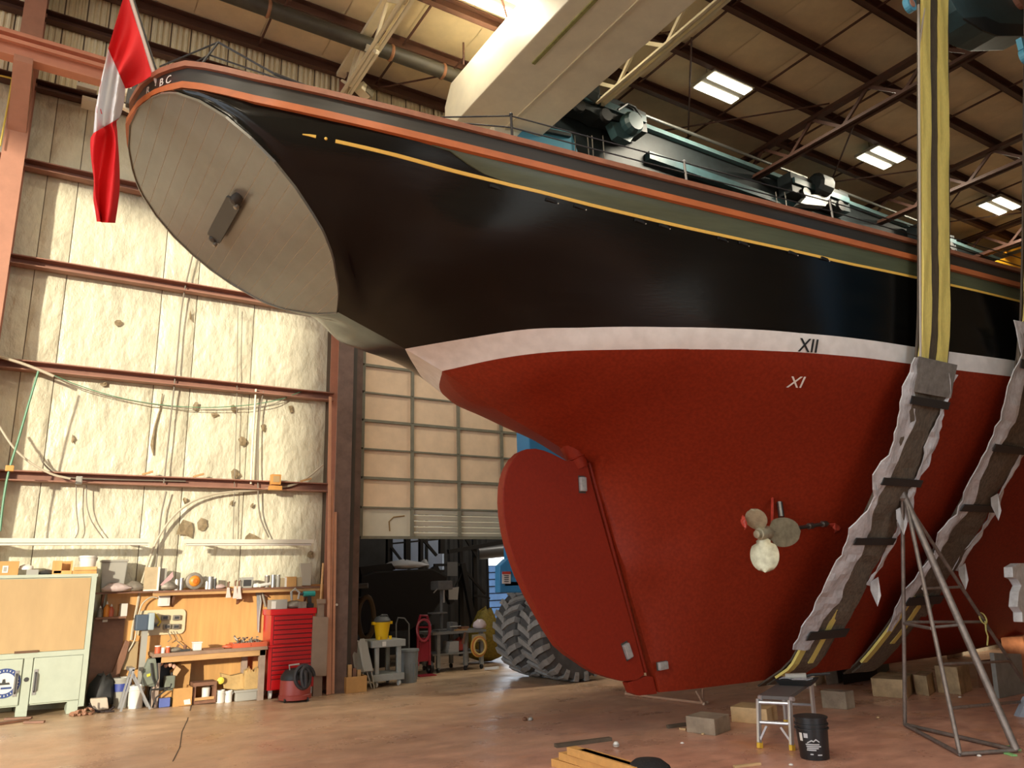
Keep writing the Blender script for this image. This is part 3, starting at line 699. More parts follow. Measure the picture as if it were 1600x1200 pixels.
def anode(par, px, py, y, rot, w_=0.085, h_=0.16, label=None):
    p = at(px, py, 'Y', y); mb = MB(); mb.cbox((p.x, y - 0.018, p.z), (w_, 0.05, h_), ry=rot); a = part('anode', mb, m_zinc, par, bevel=0.014, label='grey zinc anode block')
    mb = MB(); mb.cbox((p.x, y - 0.003, p.z), (w_ * 1.08, 0.008, h_ * 1.22), ry=rot); part('strap', mb, m_plate, a)
anode(rudder, 909, 757, YK - 0.06, 0.0); anode(rudder, 979, 1017, YK - 0.06, -0.35); anode(ship, 1034, 1040, YK - HB(6.5, 0.75) - 0.005, 1.52, 0.085, 0.13)
# propeller on its shaft with a strut, wrapped bearings in red film
m_brz = mat('propeller_bronze', (0.40, 0.37, 0.25), 0.45, 0.55, var=0.25, scale=12)
m_shaft = mat('shaft_steel', (0.20, 0.19, 0.17), 0.3, 0.9)
m_film = mat('red_film', (0.42, 0.05, 0.03), 0.35, var=0.25, scale=15)
PYY = 5.62
hubp = Vector(at(1188, 834, 'Y', PYY)); aft = Vector(at(1310, 815, 'Y', PYY + 0.05)); ax = (aft - hubp).normalized()
prop = thing_dummy = None
mb = MB(); mb.lathe([(0.018, -0.07), (0.04, -0.065), (0.045, -0.03), (0.035, -0.025), (0.062, -0.02), (0.075, 0.04), (0.075, 0.13), (0.055, 0.17)], hubp, 16, axis=ax)
prop = part('propeller', mb, m_brz, ship, smooth=1, label='bronze three-bladed propeller')
tips = [(1178, 812, 23, 17), (1221, 832, 24, 24), (1191, 868, 24, 23)]
for k, (px, py, ra, rb) in enumerate(tips):
    c = Vector(at(px, py, 'Y', PYY - 0.02)); rad = (c - hubp); rad -= ax * rad.dot(ax); R0 = rad.length; rad.normalize(); tang = ax.cross(rad).normalized()
    nv = ((Vector((0, 0, CH)) - hubp).normalized() * 0.8 - ax * 0.45).normalized(); rad = (c - hubp); R0 = rad.length; rad.normalize(); tw = rad.cross(nv).normalized(); mbb = MB()
    def fn(u, v, rad=rad, tw=tw, R0=R0, c=c, rb=rb):
        t = max(-1, min(1, u * 2 - 1)); ww = math.sqrt(max(0, 1 - t * t)) * rb * 0.0066
        if t < -0.6: ww = min(max(ww, 0.04), 0.075)
        p = hubp + ax * 0.02 + rad * (R0 + t * (R0 - 0.05)) + tw * ww * (2 * v - 1); return p + ax * (0.018 * (2 * v - 1) ** 2)
    mbb.grid(fn, 14, 8, thick=tuple((rad.cross(tw)).normalized() * 0.012)); part('blade', mbb, m_brz, prop, smooth=50)
mb = MB(); mb.tube([hubp, aft + ax * 0.35], 0.022, 10); shaft = part('propeller_shaft', mb, m_shaft, ship, smooth=1)
for t in (0.62, 0.80):
    mb = MB(); q = hubp.lerp(aft, t); mb.tube([q - ax * 0.035, q + ax * 0.035], 0.036, 12); part('bearing', mb, m_shaft, shaft, smooth=1)
s1 = Vector(at(1207, 760, 'Y', PYY + 0.25)); mb = MB(); mb.tube([hubp + ax * 0.20, s1, s1 + (s1 - hubp - ax * .2).normalized() * 0.3], 0.016, 8); part('strut', mb, m_film, ship, smooth=1)
s2 = Vector(at(1218, 785, 'Y', PYY + 0.15)); s3 = Vector(at(1221, 808, 'Y', PYY + 0.12)); mb = MB(); mb.tube([s2, s3], 0.035, 12); part('strut_sleeve', mb, m_shaft, ship, smooth=1)
def crumple(c, r, m, par, name, n=9, sq=(1, 1, 1)):
    mb = MB(); mb.lathe([(0.02, -1), (0.6, -0.75), (0.95, -0.2), (0.85, 0.35), (0.5, 0.8), (0.02, 1)], (0, 0, 0), n)
    mb.v = [tuple(Vector(c) + Vector((v[0] * sq[0], v[1] * sq[1], v[2] * sq[2])) * r * rnd.uniform(0.7, 1.25)) for v in mb.v]; return part(name, mb, m, par)
crumple(at(1201, 757, 'Y', PYY + 0.27), 0.085, m_film, ship, 'film_wrap', 8, (1, .6, .6)); crumple(at(1302, 817, 'Y', PYY + 0.05), 0.10, m_film, ship, 'film_wrap', 9, (1.2, .8, 1)); crumple(at(1162, 816, 'Y', PYY + 0.05), 0.055, m_film, ship, 'film_wrap', 8, (.6, .6, 1.2))
# guard rail: stanchions and two wires along the near side, tripod of wire struts at the stern
m_wire = mat('guard_wire', (0.02, 0.018, 0.018), 0.5)
m_stan = mat('stanchion_grey', (0.30, 0.28, 0.25), 0.35, 0.5)
def cap_pt(x, dz=0.0): return Vector((x, YK - rubb(x) + 0.05, rubz(x) + 0.235 + dz))
def capx(px, py):
    x = 3.0; bestx, be = x, 1e9
    for x in np.linspace(0.5, 12, 1200):
        v = CM @ (np.array(cap_pt(x)) - np.array([0, 0, CH])); e = abs(800 + FPX * v[0] / v[2] - px)
        if e < be: be, bestx = e, x
    return bestx
sts = [(800, 52), (1074, 55), (1303, 45)]
tops = []
for i, (px, h) in enumerate(sts):
    x = capx(px, 0); b = cap_pt(x); hh = 0.27 if i == 0 else 0.26
    mb = MB(); mb.tube([b, b + Vector((0, 0.01, hh))], 0.012, 8); mb.lathe([(0.03, 0), (0.02, 0.02)], b, 10); mb.lathe([(0.016, 0), (0.018, 0.012), (0.01, 0.02)], b + Vector((0, .01, hh)), 8)
    part('stanchion', mb, m_stan if i else m_wire, ship, smooth=1); tops.append((b + Vector((0, .01, hh * .97)), b + Vector((0, .005, hh * .52))))
xa = capx(690, 0); a0 = cap_pt(xa); end = cap_pt(12.5)
for k in (0, 1):
    mb = MB(); mb.tube([a0 + Vector((0, 0, 0.02 + 0.04 * (1 - k)))] + [t[k] for t in tops] + [end + Vector((0, 0, 0.26 if k == 0 else .14))], 0.007, 6); part('guard_wire', mb, m_wire, ship)
Yp = YK + 0.15
apx = Vector(at(341, 66, 'Y', 6.5)); low = Vector(at(327, 86, 'Y', 6.5))
for (p, q, r) in ((apx, at(312, 104, 'Y', 6.45), .012), (apx, at(250, 104, 'Y', 7.3), .009), (low, at(285, 108, 'Y', 6.6), .009), (apx, at(430, 116, 'Y', 6.0), .010), (at(430, 116, 'Y', 6.0), at(490, 140, 'Y', 5.6), .016), (low, at(490, 142, 'Y', 5.6), .008)):
    mb = MB(); mb.tube([p, Vector(q)], r, 6); part('stay', mb, m_wire, ship)
# bronze fittings at the far quarter by the flag
mb = MB(); p = at(212, 157, 'Y', 7.25); mb.cbox((p.x, p.y, p.z), (0.16, 0.10, 0.17)); mb.cbox((p.x - 0.02, p.y, p.z + 0.13), (0.05, 0.05, 0.12)); part('davit_block', mb, m_plate, ship, bevel=0.015)
mb = MB(); p = at(203, 140, 'Y', 7.3); mb.cbox(p, (0.10, 0.05, 0.15), ry=0.4); p = at(203, 172, 'Y', 7.3); mb.cbox(p, (0.18, 0.05, 0.05), ry=0.3); part('davit_arm', mb, m_cream, ship, bevel=0.008)
# ------------------------------------------------------------------ flag on its staff
FY = 6.35
f0 = Vector(at(244, 126, 'Y', FY)); f1 = Vector(at(203, -6, 'Y', FY)); f2 = f0 + (f1 - f0) * 1.5
flag = thing('flag', 'red and white maple leaf flag hanging limp from a white staff at the stern', 'flag', tuple(f0))
mb = MB(); mb.tube([f0 - (f1 - f0).normalized() * 0.10, f2], 0.017, 10); part('staff', mb, mat('staff_white', (0.55, 0.47, 0.42), 0.4), flag, smooth=1)
mb = MB(); off = Vector((0.035, 0, -0.01)); mb.tube([f0 + off, f2 + off * .6], 0.008, 6); part('halyard', mb, m_wire, flag)
ROW = [(0, (240, 116), (199, -22)), (.10, (222, 128), (190, 5)), (.2, (203, 137), (178, 45)), (.28, (196, 138), (169, 76)), (.45, (194, 160), (157, 130)), (.58, (190, 176), (149, 170)), (.7, (187, 184), (146, 208)), (.78, (187, 202), (146, 235)), (.88, (183, 245), (145, 280)), (.95, (182, 300), (140, 308)), (1.0, (177, 348), (147, 346))]
def flag_pt(a, b, dy=0.0):
    ks = [r[0] for r in ROW]
    r0 = [np.interp(a, ks, [r[1][k] for r in ROW]) for k in (0, 1)]; r1 = [np.interp(a, ks, [r[2][k] for r in ROW]) for k in (0, 1)]
    x = r0[0] + (r1[0] - r0[0]) * b; y = r0[1] + (r1[1] - r0[1]) * b
    amp = 0.10 * min(1, a / 0.25); fold = amp * math.sin(b * 9.5 + 2.0 * a + 0.8) + 0.012 * math.sin(b * 22 + 7 * a) * min(1, a * 3)
    if a > .72: x += 5 * math.sin(b * 6 + a * 15)
    return Vector(at(x, y, 'Y', FY + fold + dy))
def flag_mat(nm, c): return mat(nm, c, 0.7, bump=0.2, bscale=200)
m_fr = flag_mat('flag_red', (0.72, 0.008, 0.012)); m_fw = flag_mat('flag_white', (0.74, 0.74, 0.76))
for nm, a0_, a1_, m in (('hoist_band', 0.0, .28, m_fr), ('white_field', .28, .70, m_fw), ('fly_band', .70, 1.0, m_fr)):
    mb = MB(); mb.grid(lambda u, v: flag_pt(a0_ + (a1_ - a0_) * u, v), 14, 26, thick=(0.0, 0.004, 0)); part(nm, mb, m, flag, smooth=80)
for a_, tri in ((.49, ((.50, .97), (.44, 1.0), (.42, .84))), (.6, ((.565, .98), (.60, .93), (.605, .72), (.575, .80)))):
    mb = MB(); mb.prism([flag_pt(x, y, -0.006) for x, y in tri], (0, 0.004, 0)); part('leaf_tip', mb, m_fr, flag)
# ------------------------------------------------------------------ boat hoist (travelling gantry) that carries the ship
m_teal = mat('hoist_teal', (0.035, 0.075, 0.085), 0.45, var=0.25, scale=4)
m_tealdk = mat('hoist_dark', (0.014, 0.020, 0.022), 0.55, var=0.3, scale=6)
m_tealhi = mat('rail_pale_teal', (0.16, 0.27, 0.28), 0.4, var=0.15, scale=5)
m_blue = mat('hoist_blue', (0.05, 0.25, 0.52), 0.4, var=0.06, scale=4)
m_sky = mat('bracket_blue', (0.10, 0.36, 0.52), 0.4)
m_hcream = mat('hoist_cream', (0.84, 0.78, 0.60), 0.45, var=0.07, scale=2.5)
HY = 10.95
hoist = thing('boat_hoist', 'travelling boat hoist with a cream cross beam, dark teal side beam and blue wheel frame', 'boat hoist', (8.5, HY, 0))
# cream cross beam with chamfered end and stepped underside
mb = MB()
xa_, xb_ = 5.95, 7.62
mb.prism([(xa_, 11.45, 9.98), (xa_, 11.45, 10.55), (xa_, 11.2, 10.92), (xa_, -3.2, 10.92), (xa_, -3.2, 9.98)], (0.9, 0, 0))
part('cross_beam', mb, m_hcream, hoist, bevel=0.02)
mb = MB(); mb.prism([(xa_ + 0.9, 11.3, 10.0), (xa_ + 0.9, 11.3, 10.9), (xa_ + 0.9, -3.2, 10.9), (xa_ + 0.9, -3.2, 10.0)], (xb_ - xa_ - 0.9, 0, 0)); part('cross_beam_flange', mb, m_hcream, hoist, bevel=0.015)
mb = MB(); mb.box(xa_ + 0.30, xa_ + 0.36, -3.0, 8.9, 9.955, 9.98); part('weld_seam', mb, mat('old_green_grease', (0.30, 0.29, 0.10), 0.7, var=0.3, scale=9), hoist)
mb = MB(); mb.box(xa_ + 0.885, xa_ + 0.915, -3.2, 11.2, 9.965, 9.985); part('edge_strip', mb, m_cream, hoist)
mb = MB(); mb.box(xa_ + .1, xa_ + .5, 8.4, 8.8, 10.925, 10.98); part('lifting_lug', mb, m_hcream, hoist)
# leg behind the hull, gusset and blue bracket at its head
mb = MB(); mb.box(7.30, 8.3, HY, HY + 0.42, 2.05, 10.0); part('leg', mb, m_blue, hoist, bevel=0.03)
mb = MB(); mb.prism([(6.9, HY - 0.2, 9.0), (8.55, HY - 0.2, 9.0), (8.55, HY - 0.2, 9.75), (7.9, HY - 0.2, 10.0), (6.6, HY - 0.2, 10.0)], (0, 0.5, 0)); part('gusset', mb, m_hcream, hoist, bevel=0.02)
mb = MB(); g = [at(x, y, 'Y', HY - 0.28) for x, y in ((800, 222), (826, 194), (892, 206), (905, 245), (895, 262))]; mb.prism(g, (0, 0.08, 0)); part('bracket', mb, m_sky, hoist)
mb = MB()
g = [at(x, y, 'Y', HY - 0.36) for x, y in ((826, 194), (893, 208), (893, 213), (828, 200))]; mb.prism(g, (0, 0.08, 0)); part('flange_bolts', mb, m_tealdk, hoist)
# far side beam: web, pale rails above and below, three hoist carriages
def fy(px, py): return at(px, py, 'Y', HY)
ends = (fy(860, 170).x, 26.0)
z_t, z_b = 11.36, 10.62
mb = MB(); mb.box(8.2, 26.5, HY, HY + 0.35, 9.7, z_t); part('side_beam', mb, m_tealdk, hoist)
mb = MB(); mb.box(10.2, 26.5, HY - 0.12, HY + 0.02, z_t - 0.10, z_t); part('upper_rail', mb, m_tealhi, hoist)
mb = MB(); mb.box(10.6, 26.5, HY - 0.16, HY + 0.02, 10.48, 10.66); part('lower_rail', mb, m_teal, hoist)
mb = MB(); mb.tube([(10.2, HY - 0.2, z_t + 0.12), (16.0, HY - 0.2, z_t + 0.12)], 0.035, 8); part('pipe', mb, mat('pipe_grey', (0.30, 0.30, 0.28), 0.35, 0.6), hoist, smooth=1)
mb = MB(); mb.tube([(17.3, HY - 0.2, z_t + 0.12), (22.0, HY - 0.2, z_t + 0.12)], 0.035, 8); part('pipe', mb, MATS['pipe_grey'], hoist, smooth=1)
def carriage(x0, x1, zb, zt, y=HY - 0.45):
    c = None
    mb = MB(); n = 9; L_ = x1 - x0
    top = [(x0 + L_ * k / n, zt + rnd.uniform(-0.03, 0.03)) for k in range(n + 1)]; bot = [(x0 + L_ * k / n, zb + rnd.uniform(-0.06, 0.06)) for k in range(n, -1, -1)]
    mb.prism([(x, y, z) for x, z in top + bot], (0, 0.4, 0)); c = part('carriage', mb, m_tealdk, hoist)
    mb = MB(); mb.box(x0 + 0.05, x1 - 0.05, y - 0.06, y + 0.02, (zb + zt) / 2 - 0.06, (zb + zt) / 2 + 0.10); part('side_plate', mb, m_teal, c, bevel=0.01)
    for k in range(3):
        mb = MB(); mb.lathe([(0.14, -0.05), (0.15, 0), (0.14, 0.05)], (x0 + L_ * (0.2 + 0.3 * k), y - 0.02, zb + 0.02), 14, axis=(0, 1, 0)); part('roller', mb, m_black, c, smooth=1)
    return c
carriage(8.0, 10.3, 10.85, 11.35); carriage(15.0, 17.3, 10.75, 11.25); carriage(20.6, 22.4, 10.75, 11.2)
mb = MB(); p = at(918, 147, 'Y', HY - 0.4); mb.lathe([(0.1, -0.2), (0.24, -0.15), (0.26, 0.12), (0.15, 0.2)], p, 10, axis=(1, 0, -0.25)); part('motor', mb, m_tealdk, hoist)
mb = MB(); p = at(985, 195, 'Y', HY - 0.5); mb.lathe([(0.20, -0.18), (0.25, -0.1), (0.25, 0.15), (0.1, 0.2)], p, 14, axis=(0, 1, 0)); mbv = part('winch_drum', mb, m_teal, hoist)
mb = MB(); mb.tube([at(x, y, 'Y', HY - 0.5) for x, y in ((965, 172), (980, 162), (992, 168), (1002, 184))], 0.03, 6); part('hose', mb, m_black, mbv)
mb = MB(); mb.prism([at(x, y, 'Y', HY - 0.48) for x, y in ((955, 190), (1000, 195), (985, 222), (965, 212))], (0, .2, 0)); part('side_plate', mb, m_teal, mbv)
mb = MB(); p = at(1282, 290, 'Y', HY - 0.5); mb.lathe([(0.2, -0.25), (0.28, -0.2), (0.28, 0.2), (0.12, 0.25)], p, 12, axis=(1, 0, 0)); part('winch_drum', mb, m_tealdk, hoist)
mb = MB(); mb.prism([at(x, y, 'Y', HY - 0.52) for x, y in ((1262, 305), (1300, 302), (1290, 322), (1250, 318))], (0, .2, 0)); part('winch_guard', mb, mat('guard_grey', (0.20, 0.21, 0.20), 0.5), hoist)
for px in (898, 918, 925, 942, 1212, 1226):
    a = at(px, 212 if px < 1000 else 300, 'Y', HY - 0.3); mb = MB(); mb.tube([a, (a.x, a.y, 6.0)], 0.012, 5); part('cable', mb, m_stan, hoist)
# wheel frame and the pair of big tyres
mb = MB(); fr = [at(x, y, 'Y', 11.0) for x, y in ((781, 926), (781, 884), (793, 873), (848, 868), (848, 926))]; mb.prism(fr + [], (0, 0.16, 0)); wf = part('wheel_frame', mb, m_blue, hoist, bevel=0.02)
mb = MB(); mb.box(6.75, 8.6, 11.0, 11.2, 1.62, 1.68); part('frame_flange', mb, m_tealdk, hoist)
mb = MB(); mb.box(7.6, 9.4, 11.1, 12.4, 1.72, 2.4); part('bogie', mb, m_blue, hoist, bevel=0.02)
mb = MB(); q = [at(x, y, 'Y', 10.985) for x, y in ((785, 893), (798, 893), (798, 912), (785, 912))]; mb.prism(q, (0, 0.01, 0)); st_ = part('warning_label', mb, mat('label_white', (0.75, 0.74, 0.70), 0.5), wf)
mb = MB(); q = [at(x, y, 'Y', 10.975) for x, y in ((785, 893), (798, 893), (798, 897), (785, 897))]; mb.prism(q, (0, 0.01, 0)); part('label_header', mb, mat('label_red', (0.5, 0.06, 0.04), 0.5), wf)
mb = MB()
for k in range(4):
    q = [at(x, y, 'Y', 10.978) for x, y in ((788, 899 + 3 * k), (795, 899 + 3 * k), (795, 900 + 3 * k), (788, 900 + 3 * k))]; mb.prism(q, (0, 0.008, 0))
tag(part('label_print', mb, m_bm, wf), kind='stuff')
m_tyre = mat('tyre_rubber', (0.25, 0.245, 0.23), 0.75, var=0.25, scale=9, bump=0.2, bscale=50)
m_tyred = mat('tyre_sidewall', (0.075, 0.073, 0.07), 0.7, var=0.3, scale=6)
def tyre(cx, cy, r, wd):
    mb = MB(); h = wd / 2
    mb.lathe([(r * 0.52, -h * 0.85), (r * 0.75, -h * 1.0), (r * 0.93, -h * 0.92), (r * 0.945, -h * 0.5), (r * 0.95, 0), (r * 0.945, h * 0.5), (r * 0.93, h * 0.92), (r * 0.75, h), (r * 0.52, h * 0.85)], (cx, cy, r), 40, axis=(0, 1, 0))
    t = part('tyre', mb, m_tyred, hoist, smooth=50)
    n = 22
    for k in range(n):
        for s in (-1, 1):
            th = 2 * math.pi * (k + (0.5 if s > 0 else 0)) / n; mb = MB(); v = []
            # chevron lug from the shoulder to past the centre line
            path = [(h * 1.0 * s, 0.0, 0.86), (h * 0.97 * s, 0.0, 0.985), (h * 0.45 * s, 0.075, 1.0), (-h * 0.08 * s, 0.20, 1.0)]
            pts = []
            for (yy, dth, rr) in path:
                for e in (-0.062, 0.062):
                    a = th + dth + e
                    pts.append((cx + r * rr * math.cos(a), cy + yy, r + r * rr * math.sin(a))); pts.append((cx + r * 0.93 * min(1, rr) * math.cos(a), cy + yy * 0.98, r + r * 0.93 * min(1, rr) * math.sin(a)))
            f = []
            for i in range(3):
                o = i * 4; f += [(o, o + 4, o + 6, o + 2), (o, o + 1, o + 5, o + 4), (o + 2, o + 6, o + 7, o + 3)]
            f += [(0, 2, 3, 1), (12, 13, 15, 14)]
            mb.add(pts, f); part('tread_lug', mb, m_tyre, t)
    mb = MB(); mb.lathe([(r * 0.50, -h * 0.55), (r * 0.53, -h * 0.86), (r * 0.47, -h * 0.8), (r * 0.40, -h * 0.3), (r * 0.12, -h * 0.25), (r * 0.10, -h * 0.45)], (cx, cy, r), 28, axis=(0, 1, 0)); part('rim', mb, m_tealdk, t, smooth=1)
tcx = at(846, 985, 'Y', 11.0).x + 0.80
tyre(tcx, 11.38, 0.82, 0.74); tyre(tcx - 0.02, 12.20, 0.82, 0.74)
# unseen near side of the gantry: leg, bogie, tyres, side beam added to shade the hull
mb = MB(); mb.box(8.3, 9.5, 1.5, 2.3, 1.7, 10.0); part('leg', mb, m_blue, hoist, bevel=.03)
mb = MB(); mb.box(7.8, 9.8, 1.5, 2.4, 1.65, 2.4); part('bogie', mb, m_blue, hoist, bevel=.02)
mb = MB(); mb.box(5.9, 26.5, 1.9, 2.4, 9.9, 11.3); part('side_beam', mb, m_tealdk, hoist)
tyre(8.6, 2.05, 0.82, 0.70); tyre(8.6, 1.25, 0.82, 0.70)
# near side hoist head above the slings: teal plates and blue clevises
mb = MB(); mb.prism([at(x, y, 'Y', 3.55) for x, y in ((1470, -30), (1495, 15), (1512, 35), (1540, 48), (1560, 55), (1610, 55), (1640, 40), (1640, -40))], (0, 0.35, 0)); nb = part('near_hoist_block', mb, m_teal, hoist, bevel=0.015)
mb = MB(); mb.prism([at(x, y, 'Y', 3.53) for x, y in ((1506, 28), (1540, 26), (1562, 36), (1610, 38), (1610, 56), (1560, 56), (1536, 47))], (0, 0.02, 0)); part('lower_flange', mb, m_tealdk, nb)
mb = MB(); mb.lathe([(0.16, -0.03), (0.16, 0.03)], at(1592, -4, 'Y', 3.52), 18, axis=(0, 1, 0)); part('sheave', mb, m_colred, nb)
# ------------------------------------------------------------------ slings
m_yst = mat('sling_yellow', (0.72, 0.61, 0.17), 0.6, var=0.10, scale=14, stretch=(8, 8, .6))
m_bst = mat('sling_brown', (0.075, 0.058, 0.04), 0.7, var=0.35, scale=9, stretch=(6, 6, .5))
m_pad = mat('sling_pad', (0.13, 0.105, 0.075), 0.75, var=0.4, scale=7, stretch=(5, 5, .7))
m_plas = mat('plastic_wrap', (0.58, 0.59, 0.60), 0.25, var=0.18, scale=9, bump=0.6, bscale=14, spec=0.7)
m_coll = mat('collar_film', (0.20, 0.19, 0.17), 0.4, var=.3, scale=12)
m_tape = mat('black_tape', (0.022, 0.022, 0.021), 0.5)
m_rope = mat('tag_line', (0.42, 0.38, 0.32), 0.6)
def lerp_path(P, t):
    d = [0]
    for a, b in zip(P, P[1:]): d.append(d[-1] + (Vector(b) - Vector(a)).length)
    s = t * d[-1]
    for i in range(len(P) - 1):
        if s <= d[i + 1] + 1e-9:
            k = (s - d[i]) / max(d[i + 1] - d[i], 1e-9); a, b = Vector(P[i]), Vector(P[i + 1])
            j0, j1 = max(i - 1, 0), min(i + 2, len(P) - 1)
            return a.lerp(b, k), (Vector(P[j1]) - Vector(P[j0])).normalized()
    return Vector(P[-1]), (Vector(P[-1]) - Vector(P[-2])).normalized()
def strip(P, t0, t1, x0, x1, off, th, n=24, edge=None, fold=0.0, seed=1):
    """band that follows path P (in the plane of the frame) from t0 to t1, between x offsets x0 and x1"""
    r_ = random.Random(seed); mb = MB(); m = 5
    raw = [(r_.uniform(-1, 1), r_.uniform(-1, 1), r_.uniform(-1, 1)) for _ in range(n // 4 + 3)]
    jit = [tuple(raw[i // 4][k] * (1 - (i % 4) / 4) + raw[i // 4 + 1][k] * (i % 4) / 4 + r_.uniform(-.22, .22) for k in range(3)) for i in range(n + 1)]
    rows = []
    for i in range(n + 1):
        p, d = lerp_path(P, t0 + (t1 - t0) * i / n); nn = Vector((0, d.z, -d.y))
        if nn.y > 0: nn = -nn
        a = x0 + (edge or 0) * jit[i][0]; b = x1 + (edge or 0) * jit[i][1]; row = []
        for k in range(m + 1):
            u = k / m; row.append(p + Vector((a + (b - a) * u, 0, 0)) + nn * (off + fold * math.sin(u * 5 + 4 * jit[i][2])))
        rows.append((row, nn))
    v = [q for row, _ in rows for q in row] + [q - nn * th for row, nn in rows for q in row]; o = (n + 1) * (m + 1); f = []
    for i in range(n):
        for k in range(m):
            q = i * (m + 1) + k; f.append((q, q + m + 1, q + m + 2, q + 1)); f.append((o + q, o + q + 1, o + q + m + 2, o + q + m + 1))
        for k in (0, m):
            q = i * (m + 1) + k; f.append((q, q + m + 1, o + q + m + 1, o + q))
    for i in (0, n):
        for k in range(m): q = i * (m + 1) + k; f.append((q, q + 1, o + q + 1, o + q))
    return mb.add(v, f)
def sling(label, X, pix, tw, half, seed, top_py):
    P = [tuple(at(x, y, 'X', X)) for x, y in pix]
    P2 = []
    for (x, y, z) in P:      # keep the belt just clear of the planking
        if z < 5.0: y = min(y, YK - max(HB(X, z), HB(X - half, z), HB(X + half, z)) - 0.02) if z > 0.5 else y
        P2.append((X, y, z))
    # smooth
    for _ in range(2): P2 = [P2[0]] + [(X, (a[1] + 2 * b[1] + c[1]) / 4, (a[2] + 2 * b[2] + c[2]) / 4) for a, b, c in zip(P2, P2[1:], P2[2:])] + [P2[-1]]
    if P2[-1][2] > .42: P2.append((X, YK - 0.02, 0.36))
    t = thing('lifting_sling', label, 'sling', (X, P2[-1][1], 0.30))
    h = half
    part('brown_strap', strip(P2, 0.0, 1.0, -h * .92, h * .95, 0.012, 0.02, 40), m_bst, t)
    part('yellow_strap', strip(P2, 0.0, tw + .02, -h * .84, -h * .36, 0.045, 0.03, 24, fold=0.006), m_yst, t)
    part('yellow_strap', strip(P2, 0.0, tw + .02, h * .20, h * .74, 0.045, 0.03, 24, fold=0.006), m_yst, t)
    part('pad_sleeve', strip(P2, tw, 0.88, -h * .95, h * .92, 0.05, 0.03, 30, fold=0.018, edge=0.02, seed=seed), m_pad, t)
    part('yellow_strap', strip(P2, 0.84, 0.965, -h * .95, -h * .62, 0.055, 0.03, 10), m_yst, t)
    part('yellow_strap', strip(P2, 0.84, 0.93, -h * .05, h * .22, 0.05, 0.03, 10), m_yst, t)
    part('brown_strap', strip(P2, 0.86, 0.995, -h * .6, h * .75, 0.035, 0.03, 10, fold=.008), m_pad, t)
    part('plastic_wrap', strip(P2, tw - .01, 0.90, -h * 1.35, -h * .66, 0.075, 0.012, 44, edge=0.10, fold=0.014, seed=seed + 1), m_plas, t)
    part('plastic_wrap', strip(P2, tw, 0.80, h * .80, h * 1.2, 0.07, 0.012, 40, edge=0.08, fold=0.014, seed=seed + 2), m_plas, t)
    rr = random.Random(seed)
    part('wrap_collar', strip(P2, tw - .012, tw + .03, -h * 1.1, h * 1.1, 0.082, 0.012, 6, edge=0.02, seed=seed + 3), m_coll, t)
    for k, tt in enumerate((tw + .035, tw + .14, tw + .225, tw + .37, tw + .44)):
        if tt < 0.9: part('tape_band', strip(P2, tt, tt + .010 + 0.004 * (k == 3), -h * 1.12, h * 1.08, 0.095, 0.012, 3, edge=0.02, seed=seed + 5 + k), m_tape, t)
    for tt, dx in ((0.69, h * .35), (0.80, h * .9)):
        p, d = lerp_path(P2, tt); q = p + Vector((dx, -0.1, 0)); mb = MB(); mb.prism([q, q + Vector((0.12, -.03, .05)), q + Vector((0.09, -.05, -0.16)), q + Vector((0.04, -.02, -0.28)), q + Vector((-0.02, 0, -.1))], (0.004, 0.006, 0)); part('wrap_tatter', mb, m_plas, t)
    p0, d0 = lerp_path(P2, 0.03); mb = MB(); a = p0 + Vector((-h * 1.05, -0.04, -0.05))
    pw, _ = lerp_path(P2, tw); mb.tube([a + Vector((-.02, 0, 0)), a.lerp(pw, .12) + Vector((-h * .1, 0, 0)), pw + Vector((-h * .85, -.06, 0))], 0.012, 6); part('tag_line', mb, m_rope, t)
    mb = MB(); mb.tube([a + Vector((.1, 0, 0)), a.lerp(pw, .12) + Vector((-h * .1, 0, 0))], 0.010, 6); part('tag_line', mb, m_rope, t)
    return t, P2
PIX1 = [(1457, -10), (1457, 60), (1458, 150), (1458, 300), (1459, 420), (1460, 530), (1459, 560), (1450, 610), (1434, 665), (1412, 720), (1392, 770), (1368, 820), (1345, 865), (1325, 910), (1303, 950), (1280, 995), (1258, 1035)]
sl1, PA = sling('yellow lifting sling with torn plastic wrap, nearer to the propeller', 8.13, PIX1, 0.50, 0.33, 11, 20)
mb = MB(); c = Vector((8.05, PA[0][1] - 0.02, PA[0][2])) ; c = Vector(at(1421, 8, 'Y', PA[1][1] - 0.08))
mb.lathe([(0.045, -0.03), (0.085, -0.03), (0.085, 0.03), (0.045, 0.03)], c, 18, axis=(0, 1, 0), closed=True); mb.box(c.x - .06, c.x + .06, c.y - .03, c.y + .03, c.z + .07, c.z + .45); part('clevis', mb, m_sky, sl1)
mb = MB(); mb.lathe([(0.045, -0.04), (0.045, 0.04)], c, 14, axis=(0, 1, 0)); part('pin', mb, m_colred, sl1)
PIX2 = [(1622, -30), (1621, 100), (1620, 250), (1619, 400), (1618, 520), (1614, 580), (1600, 635), (1575, 690), (1548, 740), (1516, 800), (1486, 850), (1456, 900), (1430, 945), (1404, 985), (1380, 1015), (1352, 1042)]
sl2, PB = sling('second lifting sling, cut by the edge of the photo and passing behind the pipe stand', 9.85, PIX2, 0.47, 0.36, 31, 90)
c = Vector(at(1601, 88, 'Y', PB[1][1] - 0.1))
mb = MB(); mb.lathe([(0.045, -0.03), (0.085, -0.03), (0.085, 0.03), (0.045, 0.03)], c, 18, axis=(0, 1, 0), closed=True); mb.box(c.x - .06, c.x + .06, c.y - .03, c.y + .03, c.z + .07, c.z + .22); part('clevis', mb, m_sky, sl2)
mb = MB(); mb.lathe([(0.045, -0.04), (0.045, 0.04)], c, 14, axis=(0, 1, 0)); part('pin', mb, m_colred, sl2)
